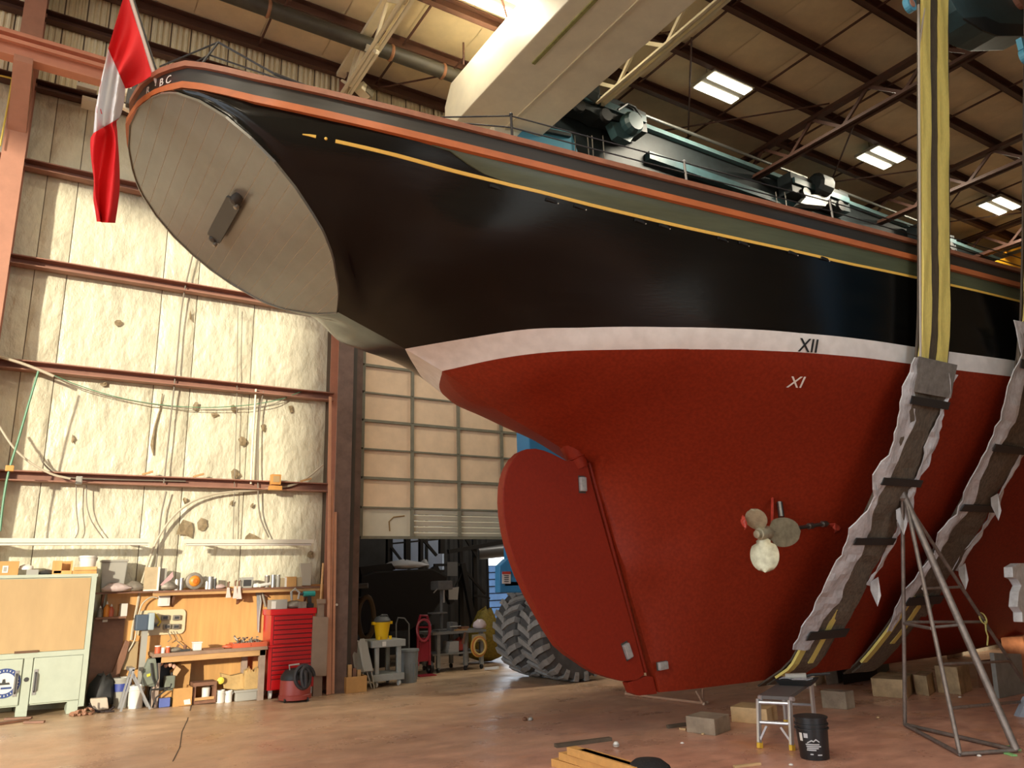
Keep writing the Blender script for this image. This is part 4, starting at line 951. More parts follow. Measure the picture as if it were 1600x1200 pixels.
# third bundle at the right edge: a white wrapped corner of another belt
W3 = [at(x, y, 'Y', 4.6) for x, y in ((1582, 886), (1592, 880), (1640, 880), (1640, 975), (1598, 972), (1597, 957), (1590, 948), (1592, 925), (1596, 915), (1590, 905), (1583, 902))]
mb = MB(); mb.prism(W3, (0, 0.10, 0)); k_ = thing('wrapped_belt_end', 'white plastic wrapped belt end at the right edge behind the pipe stand', 'sling', (W3[0].x + .3, 4.6, 0.0))
part('plastic_wrap', mb, m_plas, k_, bevel=0.01)
mb = MB(); mb.tube([(W3[2].x - .1, 4.68, W3[2].z - .25), (W3[2].x + .6, 4.72, W3[2].z - .8), (W3[2].x + .7, 4.72, 0.02)], 0.05, 8); part('brown_strap', mb, m_bst, k_)
# yellow chain hoist beam far off between the slings
mb = MB(); yl = [at(x, y, 'Y', 10.2) for x, y in ((1553, 409), (1600, 392), (1640, 384), (1640, 432), (1600, 425))]; jc = thing('yellow_lifting_beam', 'yellow lifting beam far off between the slings', 'lifting beam', tuple(yl[0]))
mb.prism(yl, (0, 0.4, 0)); part('beam', mb, mat('beam_yellow', (0.75, 0.36, 0.02), 0.4), jc, bevel=0.02)
mb = MB(); a = at(1570, 395, 'Y', 10.1); b = at(1640, 372, 'Y', 10.1); mb.bar(a, b, 0.1, 0.06); part('rail', mb, MATS['beam_yellow'], jc)
mb = MB(); c = yl[2]; mb.tube([(c.x, 10.4, c.z), (c.x, 10.4, CZ)], 0.03, 6); part('hanger', mb, m_purl, jc)
# ------------------------------------------------------------------ workbench corner along the left wall
m_gg = mat('cabinet_grey_green', (0.42, 0.47, 0.38), 0.45, var=0.05, scale=6)
m_tan = mat('panel_tan', (0.44, 0.30, 0.145), 0.6, var=0.10, scale=3, stretch=(1, 1, .3))
m_steel = mat('bare_steel', (0.42, 0.42, 0.40), 0.35, 0.7)
m_dkst = mat('dark_steel', (0.06, 0.06, 0.06), 0.45, 0.4)
m_ply = mat('plywood', (0.62, 0.33, 0.11), 0.55, var=0.16, scale=3, stretch=(3, 1, 0.25))
m_wood = mat('raw_wood', (0.50, 0.29, 0.12), 0.65, var=0.2, scale=6, stretch=(.4, 2, 2))
m_woodk = mat('dark_wood', (0.20, 0.095, 0.055), 0.6, var=0.2, scale=6)
m_card = mat('cardboard', (0.50, 0.27, 0.09), 0.75, var=0.07, scale=8)
m_paper = mat('kraft_paper', (0.48, 0.32, 0.13), 0.75, var=0.12, scale=8, bump=0.5, bscale=14)
m_white = mat('white_plastic', (0.72, 0.70, 0.64), 0.4)
m_greypl = mat('grey_plastic', (0.34, 0.33, 0.29), 0.5)
m_redp = mat('toolchest_red', (0.55, 0.010, 0.012), 0.3, coat=0.3)
m_redd = mat('toolchest_gap_shade', (0.16, 0.004, 0.004), 0.5)
m_blk = mat('matt_black', (0.015, 0.015, 0.015), 0.6)
m_orange = mat('orange_plastic', (0.70, 0.25, 0.03), 0.45)
m_redbin = mat('bin_red', (0.52, 0.10, 0.04), 0.5)
m_bluelid = mat('blue_band', (0.03, 0.05, 0.25), 0.5)
m_clutter = mat('tin_clutter', (0.24, 0.21, 0.17), 0.5, 0.3, var=0.3, scale=15)
WY = 13.18
# plywood back board on the wall and dark board behind the cabinet
mb = MB(); q = [at(150, 1112, 'Y', WY), at(500, 1090, 'Y', WY)]
mb.box(q[0].x, q[1].x, WY, WY + 0.03, 0.05, 1.74); single('plywood_backboard', mb, m_ply, 'orange plywood board lining the wall behind the workbench', 'board')
# ---- tall cabinet
X0, X1, CY0, CY1 = -1.25, 0.93, 12.55, 13.1; zb = 0.17
cab = thing('tool_cabinet', 'grey green steel cabinet with tan upper panel and round navy emblem', 'cabinet', ((X0 + X1) / 2, (CY0 + CY1) / 2, fz(0, 12.8)))
mb = MB(); mb.box(X0, X1, CY0 + 0.03, CY1, zb + 0.12, 1.96); part('body', mb, m_gg, cab)
mb = MB(); mb.box(X0 - .01, X1 + 0.01, CY0, CY1, 1.93, 1.97); part('top', mb, m_gg, cab)
for x in (X1 - 0.065, X0): mb = MB(); mb.box(x, x + 0.065, CY0, CY0 + 0.04, zb + .05, 1.93); part('stile', mb, m_gg, cab)
mb = MB(); mb.box(X0 + .065, X1 - .065, CY0, CY0 + 0.04, 0.89, 0.955); part('cross_rail', mb, m_gg, cab)
mb = MB(); mb.box(X0 + 0.07, X1 - 0.07, CY0 + 0.012, CY0 + 0.03, 0.96, 1.915); part('upper_panel', mb, m_tan, cab, label='tan upper panel')
mb = MB(); mb.box(0.05, 0.32, CY0 - 0.01, CY0 + 0.012, 0.955, 0.985); part('latch_bar', mb, mat('rusty_latch', (0.12, 0.06, 0.03), 0.7), cab)
def pane_door(xa, xb):
    mb = MB(); mb.box(xa + .008, xb - .008, CY0 - 0.004, CY0 + 0.03, zb + 0.14, 0.885); d = part('door', mb, m_gg, cab, bevel=0.008)
    return d
xm = 0.225
d1 = pane_door(-0.58, xm - 0.055); d2 = pane_door(xm + 0.055, X1 - .06); d3 = pane_door(X0 + 0.05, -0.6)
mb = MB(); mb.box(xm - .05, xm + .05, CY0 + 0.004, CY0 + 0.04, zb + .05, 0.89); part('mullion', mb, m_gg, cab)
mb = MB(); mb.lathe([(0.025, -0.02), (0.03, 0.0)], (xm, CY0 - 0.0, 0.62), 10, axis=(0, -1, 0)); part('lock', mb, m_dkst, cab)
for d, x in ((d1, xm - 0.115), (d2, xm + 0.10)):
    mb = MB(); mb.box(x - .022, x + .022, CY0 - 0.012, CY0 - 0.004, 0.42, 0.74); h_ = part('handle', mb, m_steel, d)
    for s in (-1, 1): pass
    mb = MB(); mb.tube([(x, CY0 - .012, .46), (x, CY0 - .045, .48), (x, CY0 - .045, .68), (x, CY0 - .012, .70)], .011, 8); mb.v = mb.v; part('handle', mb, m_dkst, d, smooth=1)
ec = Vector(at(6, 1068, 'Y', CY0 - 0.006)); er = 0.185
mb = MB(); mb.lathe([(er, -0.002), (er, 0.002)], ec, 32, axis=(0, -1, 0)); em = part('emblem', mb, mat('emblem_navy', (0.03, 0.06, 0.20), 0.5), cab, label='round navy and white emblem')
mb = MB(); mb.lathe([(er * .70, 0.0), (er * .70, 0.004)], ec, 28, axis=(0, -1, 0)); part('emblem_field', mb, m_white, em)
mb = MB()
for k in range(26):
    th = 2 * math.pi * k / 26; c = ec + Vector((math.cos(th) * er * .85, -0.003, math.sin(th) * er * .85)); mb.cbox(c, (0.022, 0.003, 0.008), ry=-th)
tag(part('emblem_lettering', mb, m_white, em), kind='stuff')
mb = MB(); mb.prism([ec + Vector((a * er, -0.005, b * er)) for a, b in ((-.3, -.1), (.38, -.1), (.3, .05), (.1, .04), (.05, .3), (-.1, .28), (-.12, .05), (-.3, .06))], (0, -.002, 0)); part('emblem_figure', mb, m_dkst, em)
mb = MB(); mb.cbox(ec + Vector((0.03, -0.005, -0.06)), (0.12, 0.003, 0.025)); part('emblem_scroll', mb, MATS['emblem_navy'], em)
for x in (-1.2, xm - .08, X1 - 0.2):
    mb = MB(); mb.prism([(x, CY0 + .01, fz(x, 12.6) + .004), (x + .13, CY0 + .01, fz(x, 12.6) + .004), (x + .13, CY0 + .01, zb + .13), (x, CY0 + .01, zb + .13)], (0, .5, 0)); part('foot', mb, m_gg, cab)
TOPC = 1.97
# things on the cabinet
def boxthing(name, label, cat, px, Y, d, m, z, group=None, tilt=0, bevel=.004):
    b = pbox(*px, Y, d, z); mb = MB(); mb.cbox(((b[0] + b[1]) / 2, (b[2] + b[3]) / 2, (b[4] + b[5]) / 2), (b[1] - b[0], b[3] - b[2], b[5] - b[4]), rz=tilt); return single(name, mb, m, label, cat, group=group, bevel=bevel), b
bx = pbox(-30, 877, 28, 897, 12.62, 0.3, TOPC)
t = thing('cardboard_box', 'closed cardboard box with white label on the cabinet, left of the twisted rags', 'box', ((bx[0] + bx[1]) / 2, 12.77, TOPC))
mb = MB(); mb.box(bx[0], bx[1], bx[2], bx[3], bx[4], bx[5]); part('carton', mb, m_card, t, bevel=.005)
mb = MB(); q = pbox(3, 884, 12, 895, 12.615, 0.004); mb.box(*q[:2], 12.614, 12.619, q[4], q[5]); part('label', mb, m_white, t)
mb = MB(); q = pbox(5, 886, 10, 893, 12.61, 0.004); mb.box(*q[:2], 12.612, 12.614, q[4], q[5]); part('print', mb, m_greypl, t)
boxthing('parts_tray', 'small grey metal tray on the cabinet beside the cardboard box', 'tray', (41, 890, 60, 897), 12.62, 0.2, m_greypl, TOPC)
def blob(name, label, cat, c, r, m, sq, n=9, seed=0, group=None):
    r_ = random.Random(seed); mb = MB(); mb.lathe([(0.3, 0.02), (0.85, 0.12), (1, 0.4), (0.8, 0.75), (0.4, 0.97), (0.05, 1)], (0, 0, 0), n)
    mb.v = [(c[0] + v[0] * r * sq[0] * r_.uniform(.75, 1.15), c[1] + v[1] * r * sq[1] * r_.uniform(.75, 1.15), c[2] + v[2] * r * sq[2] * (1 if v[2] < .05 else r_.uniform(.8, 1.1))) for v in mb.v]
    return single(name, mb, m, label, cat, loc=c, group=group, smooth=60)
p = at(48, 890, 'Y', 12.75); blob('rag', 'crumpled pale rag lying on the grey tray on the cabinet', 'rag', (p.x - .05, 12.72, TOPC + .062), 0.10, m_white, (1, .7, .8), seed=2)
p = at(72, 892, 'Y', 12.7); blob('glove', 'dark work glove between tray and wooden pieces on the cabinet', 'glove', (p.x, 12.7, TOPC), 0.11, m_dkst, (1.1, .7, .6), seed=3)
t = thing('wooden_crate', 'small open orange wooden crate on the cabinet left of the white bucket', 'crate', (at(96, 890, 'Y', 12.7).x, 12.72, TOPC))
b = pbox(81, 876, 112, 897, 12.62, .22, TOPC)
for (xa, xb, ya, yb2, za, zb2) in ((b[0], b[1], b[2], b[3], b[4], b[4] + .015), (b[0], b[0] + .02, b[2], b[3], b[4] + .015, b[5]), (b[1] - .02, b[1], b[2], b[3], b[4] + .015, b[5]), (b[0] + .02, b[1] - .02, b[3] - .02, b[3], b[4] + .015, b[5]), (b[0] + .02, b[0] + .11, b[2], b[2] + .02, b[4] + .015, b[5]), (b[0] + .02, b[1] - .02, b[2], b[2] + .02, b[4] + .015, b[4] + .05)):
    mb = MB(); mb.box(xa, xb, ya, yb2, za, zb2); part('board', mb, m_ply, t)
for k, (pp, tl_) in enumerate((((112, 891, 150, 897), .1), ((116, 885, 152, 891), -.12))):
    b = pbox(*pp, 12.60, .16); mb = MB(); mb.cbox(((b[0] + b[1]) / 2, 12.70, TOPC + .025 + .05 * k), (b[1] - b[0], .16, .045), rz=tl_); single('timber_offcut', mb, m_ply, ('lower', 'upper')[k] + ' of two wood offcuts stacked under the white bucket on the cabinet', 'wood offcut', group='offcuts on the cabinet')
def bucket(name, label, px, Y, m, z, taper=.88, lid=None, cat='bucket', handle=True, group=None):
    b = pbox(*px, Y, .1, z); r = (b[1] - b[0]) / 2; cx = (b[0] + b[1]) / 2; h = b[5] - z
    t = thing(name, label, cat, (cx, Y + r, z), group)
    mb = MB(); mb.lathe([(r * taper, 0), (r * .98, h * .93), (r, h * .94), (r, h), (r * .93, h), (r * .90, h * .9), (r * taper * .9, h * .06)], (cx, Y + r, z), 22); part('pail', mb, m, t, smooth=35)
    mb = MB(); mb.lathe([(r * 1.0, h * .80), (r * 1.05, h * .82), (r * 1.0, h * .84)], (cx, Y + r, z), 22); part('rim_band', mb, m, t, smooth=1)
    if lid: mb = MB(); mb.lathe([(r * 1.03, h * .55), (r * 1.03, h * .82)], (cx, Y + r, z), 22); part('colour_band', mb, lid, t, smooth=1)
    if handle: mb = MB(); mb.tube([(cx + r * 1.03 * math.cos(a), Y + r - r * .2 * math.sin(a) - .02, z + h * .86 - r * .9 * math.sin(a)) for a in np.linspace(0, math.pi, 9)], .006, 6); part('handle', mb, m_steel, t)
    return t
bucket('plastic_bucket', 'short white bucket standing on the wood offcuts on the cabinet', (123, 868, 152, 884), 12.62, m_white, TOPC + .10)
# ---- wall shelf with its load
SY = 12.90; SZ = 1.71
sh = thing('wall_shelf', 'long brown wooden shelf above the plywood backboard', 'shelf', (2.6, SY + .12, SZ))
xs0, xs1, xs2 = at(150, 920, 'Y', SY).x, at(240, 920, 'Y', SY).x, at(500, 916, 'Y', SY).x
mb = MB(); mb.box(xs0, xs1 - .004, SY + .03, WY - .02, SZ - .025, SZ); part('shelf_board', mb, m_woodk, sh)
mb = MB(); mb.box(xs1, xs2, SY, WY - .02, SZ - .03, SZ); part('shelf_board', mb, m_woodk, sh)
mb = MB(); mb.box(xs1, xs2, SY + .02, SY + .05, SZ - .075, SZ - .03); part('front_batten', mb, m_wood, sh)
for x in (xs0 + .1, xs1 + .3, 3.0, 4.1): mb = MB(); mb.prism([(x, SY + .05, SZ - .03), (x, WY, SZ - .03), (x, WY, SZ - .25)], (.03, 0, 0)); part('bracket', mb, m_woodk, sh)
t = thing('storage_bin', 'grey plastic storage bin on the shelf right of the cabinet', 'bin', (at(175, 900, 'Y', 12.93).x, 13.02, SZ))
b = pbox(155, 878, 196, 919, 12.93, .2, SZ); mb = MB(); mb.hexa([(b[0] + .03, b[2], b[4]), (b[1] - .03, b[2], b[4]), (b[1] - .03, b[3], b[4]), (b[0] + .03, b[3], b[4]), (b[0], b[2], b[5]), (b[1], b[2], b[5]), (b[1], b[3], b[5]), (b[0], b[3], b[5])]); part('tub', mb, m_greypl, t, bevel=.015)
mb = MB(); mb.box(b[0] - .01, b[1] + .01, b[2] - .01, b[3] + .01, b[5], b[5] + .03); part('lid', mb, m_greypl, t, bevel=.01)
p = at(183, 905, 'Y', 12.85); blob('plastic_bag', 'crumpled pinkish plastic bag on the shelf in front of the grey bin', 'bag', (p.x, 12.88, SZ), .2, mat('bag_film', (0.50, 0.40, 0.38), .35, bump=.5, bscale=20), (1.1, .45, .62), 11, 4)
p = at(207, 912, 'Y', 12.9); blob('rag_heap', 'heap of grey rags on the shelf between bin and upright square board', 'rags', (p.x, 12.95, SZ), .16, m_clutter, (1.2, .6, .9), 10, 6)
b = pbox(224, 886, 247, 918, 12.90, .03, SZ); t = thing('square_signboard', 'square unpainted panel with pale edge propped on the shelf', 'panel', ((b[0] + b[1]) / 2, 12.93, SZ))
mb = MB(); mb.box(b[0], b[1], b[2] + .01, b[3] + .01, b[4], b[5]); part('board', mb, mat('panel_ochre', (0.46, .36, .22), .6, var=.15, scale=6), t)
mb = MB(); mb.box(b[1] - .02, b[1] + .008, b[2], b[3] + .012, b[4], b[5]); mb.box(b[0], b[1] - .02, b[2], b[3] + .01, b[4], b[4] + .02); part('edge_frame', mb, m_white, t)
bx_ = [('carton_box', 'grey carton on the shelf directly behind the square board', (249, 888, 259, 918), 13.0, m_greypl, 'box')]
for nm, lb, px, Y, m, c in bx_: boxthing(nm, lb, c, px, Y, .12, m, SZ)
mb = MB(); mb.prism([at(x, y, 'Y', 12.93) for x, y in ((250, 914), (270, 893), (271, 901), (258, 917))], (0, .02, 0)); mb.v = [(a, b, max(c, SZ)) for a, b, c in mb.v]; single('folded_sheet', mb, mat('pink_sheet', (.5, .32, .32), .6), 'leaning mauve folded sheet on the shelf beside the square board', 'sheet')
p = at(265, 912, 'Y', 12.95); blob('tool_bag', 'slumped grey tool bag on the shelf left of the tin cans', 'bag', (p.x, 12.97, SZ), .13, m_clutter, (1, .7, 1.1), 9, 9)
cans = [(273, 905, 279, 918, m_white, 'white paint can'), (280, 903, 287, 918, m_steel, 'dull tin can left of the amber disc'), (321, 908, 326, 918, m_white, 'short white tin right of the amber disc'), (324, 901, 334, 918, m_steel, 'tall shiny steel can'), (334, 903, 338, 918, m_dkst, 'thin dark canister behind the tall steel can'), (414, 899, 422, 915, m_clutter, 'brown glass jar near the right end'), (424, 898, 431, 914, m_steel, 'steel canister'), (432, 898, 438, 914, m_greypl, 'grey canister')]
for x0, y0, x1, y1, m, nm in cans:
    b = pbox(x0, y0, x1, y1, 12.94, .1, SZ); r = (b[1] - b[0]) / 2; h = b[5] - SZ
    t = thing('tin_can', nm + ' standing on the wall shelf', 'can', (b[0] + r, 12.94 + r, SZ), 'cans on the wall shelf')
    mb = MB(); mb.lathe([(r, 0), (r, h * .95)], (b[0] + r, 12.94 + r, SZ), 16); part('can_body', mb, m, t, smooth=35)
    mb = MB(); mb.lathe([(r * 1.04, h * .93), (r * 1.04, h), (r * .9, h), (r * .9, h * .97)], (b[0] + r, 12.94 + r, SZ), 16); part('can_lid', mb, m_steel, t, smooth=35)
p = Vector(at(304, 909, 'Y', 12.93)); t = thing('amber_work_light', 'round amber work light in dark housing on the shelf', 'work light', (p.x, 12.98, SZ)); r = .125
mb = MB(); mb.lathe([(r, 0.10), (r * 1.05, .03), (r, 0.0), (r * .75, -.01)], (p.x, 12.93, SZ + r * 1.03), 22, axis=(0, 1, 0)); part('housing', mb, m_clutter, t, smooth=40)
mb = MB(); mb.lathe([(r * .66, -.012), (r * .5, -.04), (r * .2, -.05)], (p.x, 12.93, SZ + r * 1.03), 20, axis=(0, 1, 0)); part('lens', mb, m_orange, t, smooth=1)
mb = MB(); mb.lathe([(r * .3, -.052), (r * .25, -.056)], (p.x, 12.93, SZ + r * 1.03), 16, axis=(0, 1, 0)); part('centre_disc', mb, mat('amber_deep', (.7, .16, .01), .4), t)
p = at(345, 913, 'Y', 12.93); blob('cloth', 'pinkish folded cloth on the shelf right of the tall steel can', 'cloth', (p.x, 12.98, SZ), .10, mat('pink_cloth', (.5, .36, .33), .7), (1.2, .6, .7), 9, 12)
t = thing('battery_charger', 'dark grey box shaped charger on the shelf above the hanging clips', 'charger', (at(385, 910, 'Y', 12.93).x, 13.0, SZ)); b = pbox(376, 902, 396, 916, 12.93, .14, SZ)
mb = MB(); mb.hexa([(b[0] + .02, b[2], b[4]), (b[1] - .02, b[2], b[4]), (b[1] - .02, b[3], b[4]), (b[0] + .02, b[3], b[4]), (b[0], b[2], b[5]), (b[1], b[2], b[5]), (b[1], b[3], b[5]), (b[0], b[3], b[5])]); part('case', mb, m_greypl, t, bevel=.01)
mb = MB(); mb.box(b[0] + .04, b[1] - .04, b[2] - .006, b[2], b[4] + .03, b[5] - .04); part('face', mb, m_dkst, t)
p = at(402, 911, 'Y', 12.93); blob('fitting', 'white plastic fitting lying on the shelf beside the charger', 'fitting', (p.x, 12.97, SZ), .07, m_white, (1.1, .6, 1.1), 7, 15)
p = at(414, 914, 'Y', 12.92); mb = MB(); mb.tube([(p.x - .08, 12.94, SZ + .03), (p.x + .1, 12.97, SZ + .06)], .03, 10); single('paint_roller', mb, m_white, 'white paint roller sleeve lying on the shelf in front of the canisters', 'roller', smooth=1)
t = thing('small_carton', 'orange brown carton on the shelf above the red tool chest', 'box', (at(454, 908, 'Y', 12.93).x, 13.0, SZ)); b = pbox(448, 901, 463, 915, 12.93, .13, SZ)
mb = MB(); mb.box(*b[:4], b[4], b[5]); part('carton', mb, m_card, t, bevel=.004)
mb = MB(); mb.box(b[0] - .03, b[0], b[2] + .01, b[3], b[4], b[5] - .01); part('flap', mb, m_white, t)
boxthing('drawer_insert', 'low tan box on the shelf left of the orange brown carton', 'box', (438, 903, 449, 915), 12.95, .12, mat('tan_box', (.45, .36, .22), .6), SZ)
boxthing('stacked_book', 'tan block at the right end of the shelf beside the carton', 'block', (463, 902, 472, 915), 12.95, .12, MATS['tan_box'], SZ)
# hanging clips from the shelf edge, tools on the board
def clip(px, py0, py1, wpx, lb, m=None):
    a = Vector(at(px, py0, 'Y', 12.87)); b = Vector(at(px, py1, 'Y', 12.87)); wd = abs(at(px + wpx, py0, 'Y', 12.87).x - a.x)
    t = thing('hanging_brush', lb, 'brush', tuple(a), 'brushes hung from the shelf edge'); m = m or m_white
    mb = MB(); mb.prism([a + Vector((-wd * .25, 0, 0)), a + Vector((wd * .25, 0, 0)), a.lerp(b, .45) + Vector((wd * .3, 0, 0)), b + Vector((wd * .5, 0, 0)), b + Vector((-wd * .5, 0, 0)), a.lerp(b, .45) + Vector((-wd * .3, 0, 0))], (0, .03, 0)); part('bristles', mb, mat('pale_pink_brush', (.62, .50, .45), .7), t, bevel=.004)
    mb = MB(); mb.tube([a + Vector((0, .015, -.02)), a + Vector((0, .015, .08)), a + Vector((0.02, .03, .085))], .012, 6); part('grip', mb, m_woodk, t)
clip(357, 918, 934, 8, 'left and smallest of the pale brushes hung from the shelf edge'); clip(368, 916, 935, 8, 'middle pale brush hung from the shelf edge'); clip(374, 916, 936, 8, 'right pale brush hung from the shelf edge, beside its own shadow')
def pole_tool(pts, r, name, lb, cat, m, Y=13.14):
    mb = MB(); mb.tube([at(x, y, 'Y', Y) for x, y in pts], r, 6); return single(name, mb, m, lb, cat)
t = thing('carpenter_saw', 'long steel saw blade hung vertically on the plywood board', 'saw', tuple(at(404, 925, 'Y', 13.13)))
mb = MB(); mb.prism([at(x, y, 'Y', 13.14) for x, y in ((401, 926), (407, 926), (405, 985), (402, 985))], (0, .01, 0)); part('blade', mb, m_steel, t)
mb = MB(); mb.prism([at(x, y, 'Y', 13.13) for x, y in ((400, 922), (409, 922), (409, 930), (400, 930))], (0, .025, 0)); part('grip', mb, m_clutter, t, bevel=.004)
pole_tool(((406, 926), (408, 940), (405, 965), (404, 988)), .012, 'spirit_rod', 'thin grey rod hung beside the saw on the plywood board', 'rod', m_greypl)
t = thing('caulking_gun', 'brown caulking gun hung on the board left of the red tool chest', 'tool', tuple(at(412, 926, 'Y', 13.12)))
mb = MB(); mb.tube([at(410, 926, 'Y', 13.1), at(415, 948, 'Y', 13.1)], .022, 8); part('barrel', mb, m_clutter, t)
mb = MB(); mb.tube([at(408, 926, 'Y', 13.1), at(418, 932, 'Y', 13.1)], .012, 6); part('grip', mb, m_woodk, t)
# white switch box, outlet panel, grinder on pedestal
t = thing('switch_box', 'small white square box on the plywood board below the shelf', 'switch box', tuple(at(256, 947, 'Y', 13.1))); b = pbox(247, 931, 265, 947, 13.08, .1)
mb = MB(); mb.box(*b[:4], b[4], b[5]); part('case', mb, m_white, t, bevel=.01)
mb = MB(); mb.box(b[0] + .03, b[1] - .03, b[2] - .008, b[2], b[4] + .03, b[5] - .03); part('cover', mb, m_white, t)
t = thing('outlet_panel', 'cream rounded panel with outlets mounted on the plywood board', 'outlet panel', tuple(at(250, 990, 'Y', 13.15))); b = pbox(212, 953, 288, 992, 13.15, .03)
mb = MB(); rr = .07; cs = [(b[0] + rr, b[4] + rr, math.pi), (b[1] - rr, b[4] + rr, 1.5 * math.pi), (b[1] - rr, b[5] - rr, 0), (b[0] + rr, b[5] - rr, .5 * math.pi)]
mb.prism([(cx + rr * math.cos(a0 + k * math.pi / 10), 13.15, cz + rr * math.sin(a0 + k * math.pi / 10)) for cx, cz, a0 in cs for k in range(6)], (0, .025, 0)); part('board', mb, mat('panel_cream', (.66, .56, .36), .5), t)
for (x, y) in ((258, 965), (276, 965), (244, 977), (261, 979), (275, 979)):
    q = Vector(at(x, y, 'Y', 13.12)); mb = MB(); mb.cbox((q.x, 13.13, q.z), (.11, .05, .075)); o_ = part('outlet', mb, m_clutter, t, bevel=.01)
    mb = MB(); mb.cbox((q.x, 13.10, q.z), (.06, .012, .035)); part('socket', mb, m_dkst, o_)
mb = MB(); mb.tube([at(x, y, 'Y', 13.08) for x, y in ((241, 958), (246, 964), (251, 972), (246, 978))], .014, 6); part('plug_cord', mb, mat('cord_yellow', (.7, .55, .06), .5), t)
t = thing('bench_grinder', 'dark blue grinder box on a slim grey pedestal before the outlet panel', 'grinder', (at(226, 1090, 'Y', 12.9).x, 12.95, fz(1.5, 12.9))); b = pbox(211, 958, 240, 985, 12.85, .2)
mb = MB(); mb.box(b[0], b[1] - .08, b[2], b[3], b[4], b[5] - .02); part('case', mb, mat('grinder_blue', (.06, .085, .12), .45), t, bevel=.02)
mb = MB(); mb.box(b[1] - .08, b[1], b[2] - .02, b[3], b[4], b[5]); part('guard', mb, mat('grinder_pale', (.33, .40, .42), .4), t, bevel=.02)
mb = MB(); q = at(226, 990, 'Y', 12.95).x; mb.box(q - .04, q + .04, 12.92, 13.0, fz(1.6, 12.9), b[4]); part('pedestal', mb, m_greypl, t)
mb = MB(); mb.box(q - .12, q + .12, 12.85, 13.07, fz(1.6, 12.9), fz(1.6, 12.9) + .02); part('base', mb, m_dkst, t)
# bottles on a small shelf in the shade of the cabinet
t = thing('bottle_shelf', 'small dark shelf in the shade of the cabinet holding bottles', 'shelf', (at(175, 957, 'Y', 13.0).x, 13.05, 1.36)); xs = (at(150, 957, 'Y', 13.0).x, at(198, 957, 'Y', 13.0).x)
mb = MB(); mb.box(xs[0], xs[1], 13.0, 13.17, 1.33, 1.36); part('shelf_board', mb, m_woodk, t)
mb = MB(); mb.box(xs[0], xs[1], 13.14, 13.17, 0.3, 1.33); part('back_board', mb, m_woodk, t)
for k, (px, h, m, lb) in enumerate(((157, .16, m_clutter, 'dull brown bottle at the left end of the small bottle shelf'), (167, .22, m_orange, 'orange squeeze bottle on the small bottle shelf, the tallest'), (174, .18, mat('bottle_red', (.5, .12, .06), .4), 'reddish bottle right of the orange squeeze bottle'))):
    x = at(px, 950, 'Y', 13.05).x; t = thing('bottle', lb, 'bottle', (x, 13.06, 1.36), 'bottles on the small shelf')
    mb = MB(); mb.lathe([(.04, 0), (.042, h * .55), (.02, h * .75), (.016, h * .8)], (x, 13.06, 1.36), 12); part('flask', mb, m, t, smooth=45)
    mb = MB(); mb.lathe([(.018, h * .8), (.006, h)], (x, 13.06, 1.36), 10); part('nozzle', mb, m_white, t)
boxthing('parts_carton', 'tipped white and brown carton at the right end of the small bottle shelf', 'box', (188, 943, 198, 955), 13.02, .1, m_white, 1.36, tilt=.2)
boxthing('hand_tool_case', 'pale flat paper pinned below the small bottle shelf', 'paper', (160, 968, 168, 972), 13.12, .015, m_white, None)
# ---- workbench
BY = 12.55; bxa, bxb = at(240, 1030, 'Y', BY).x, at(418, 1022, 'Y', BY).x; BZ = .83
bench = thing('workbench', 'long low workbench with brown timber top and post legs', 'workbench', ((bxa + bxb) / 2, 12.85, fz(2.6, 12.8)))
mb = MB(); mb.box(bxa, bxb, BY, WY - .02, BZ - .05, BZ); part('top', mb, mat('bench_top', (.28, .18, .12), .6, var=.2, scale=5), bench, bevel=.006)
mb = MB(); mb.box(bxa + .02, bxb - .02, BY + .02, BY + .05, BZ - .13, BZ - .05); part('apron', mb, m_wood, bench)
mpost = mat('post_grey_wood', (.36, .27, .21), .6, var=.15, scale=6)
for x, y in ((bxa + .02, BY + .02), (bxb - .11, BY + .02), (bxb - .26, WY - .14), (bxa + .02, WY - .14)): mb = MB(); mb.box(x, x + .085, y, y + .09, fz(x, y), BZ - .05); part('leg', mb, mpost, bench)
# on the bench
tcol = [(242, 1009, 252, 1021, m_redbin, 'red and white tin at the left end of the workbench'), (252, 1012, 258, 1021, m_white, 'small white tub beside the red tin on the workbench'), (259, 1010, 266, 1021, m_redbin, 'second red tin on the workbench')]
for x0, y0, x1, y1, m, lb in tcol:
    b = pbox(x0, y0, x1, y1, 12.60, .1, BZ); r = (b[1] - b[0]) / 2; h = b[5] - BZ; t = thing('small_tin', lb, 'tin', (b[0] + r, 12.6 + r, BZ), 'tins at the left end of the workbench')
    mb = MB(); mb.lathe([(r, 0), (r, h * .9)], (b[0] + r, 12.6 + r, BZ), 14); part('can_body', mb, m, t, smooth=35); mb = MB(); mb.lathe([(r * 1.03, h * .88), (r * 1.03, h)], (b[0] + r, 12.6 + r, BZ), 14); part('can_lid', mb, m_white, t)
p = at(272, 1018, 'Y', 12.65); blob('wire_heap', 'tangle of grey wire on the workbench right of the tins', 'wire', (p.x, 12.7, BZ), .11, m_clutter, (1.2, .7, .6), 8, 21)
p = at(284, 1017, 'Y', 12.65); t = thing('hand_plane', 'dark curved hand tool lying on the workbench under the outlet panel', 'tool', (p.x, 12.7, BZ))
mb = MB(); mb.box(p.x - .12, p.x + .12, 12.66, 12.73, BZ, BZ + .03); part('sole', mb, m_dkst, t); mb = MB(); mb.lathe([(.02, 0), (.03, .04), (.015, .06)], (p.x + .05, 12.695, BZ + .03), 10); part('knob', mb, m_woodk, t, smooth=1); mb = MB(); mb.bar((p.x - .08, 12.695, BZ + .03), (p.x - .04, 12.695, BZ + .1), .025, .03); part('grip', mb, m_woodk, t)
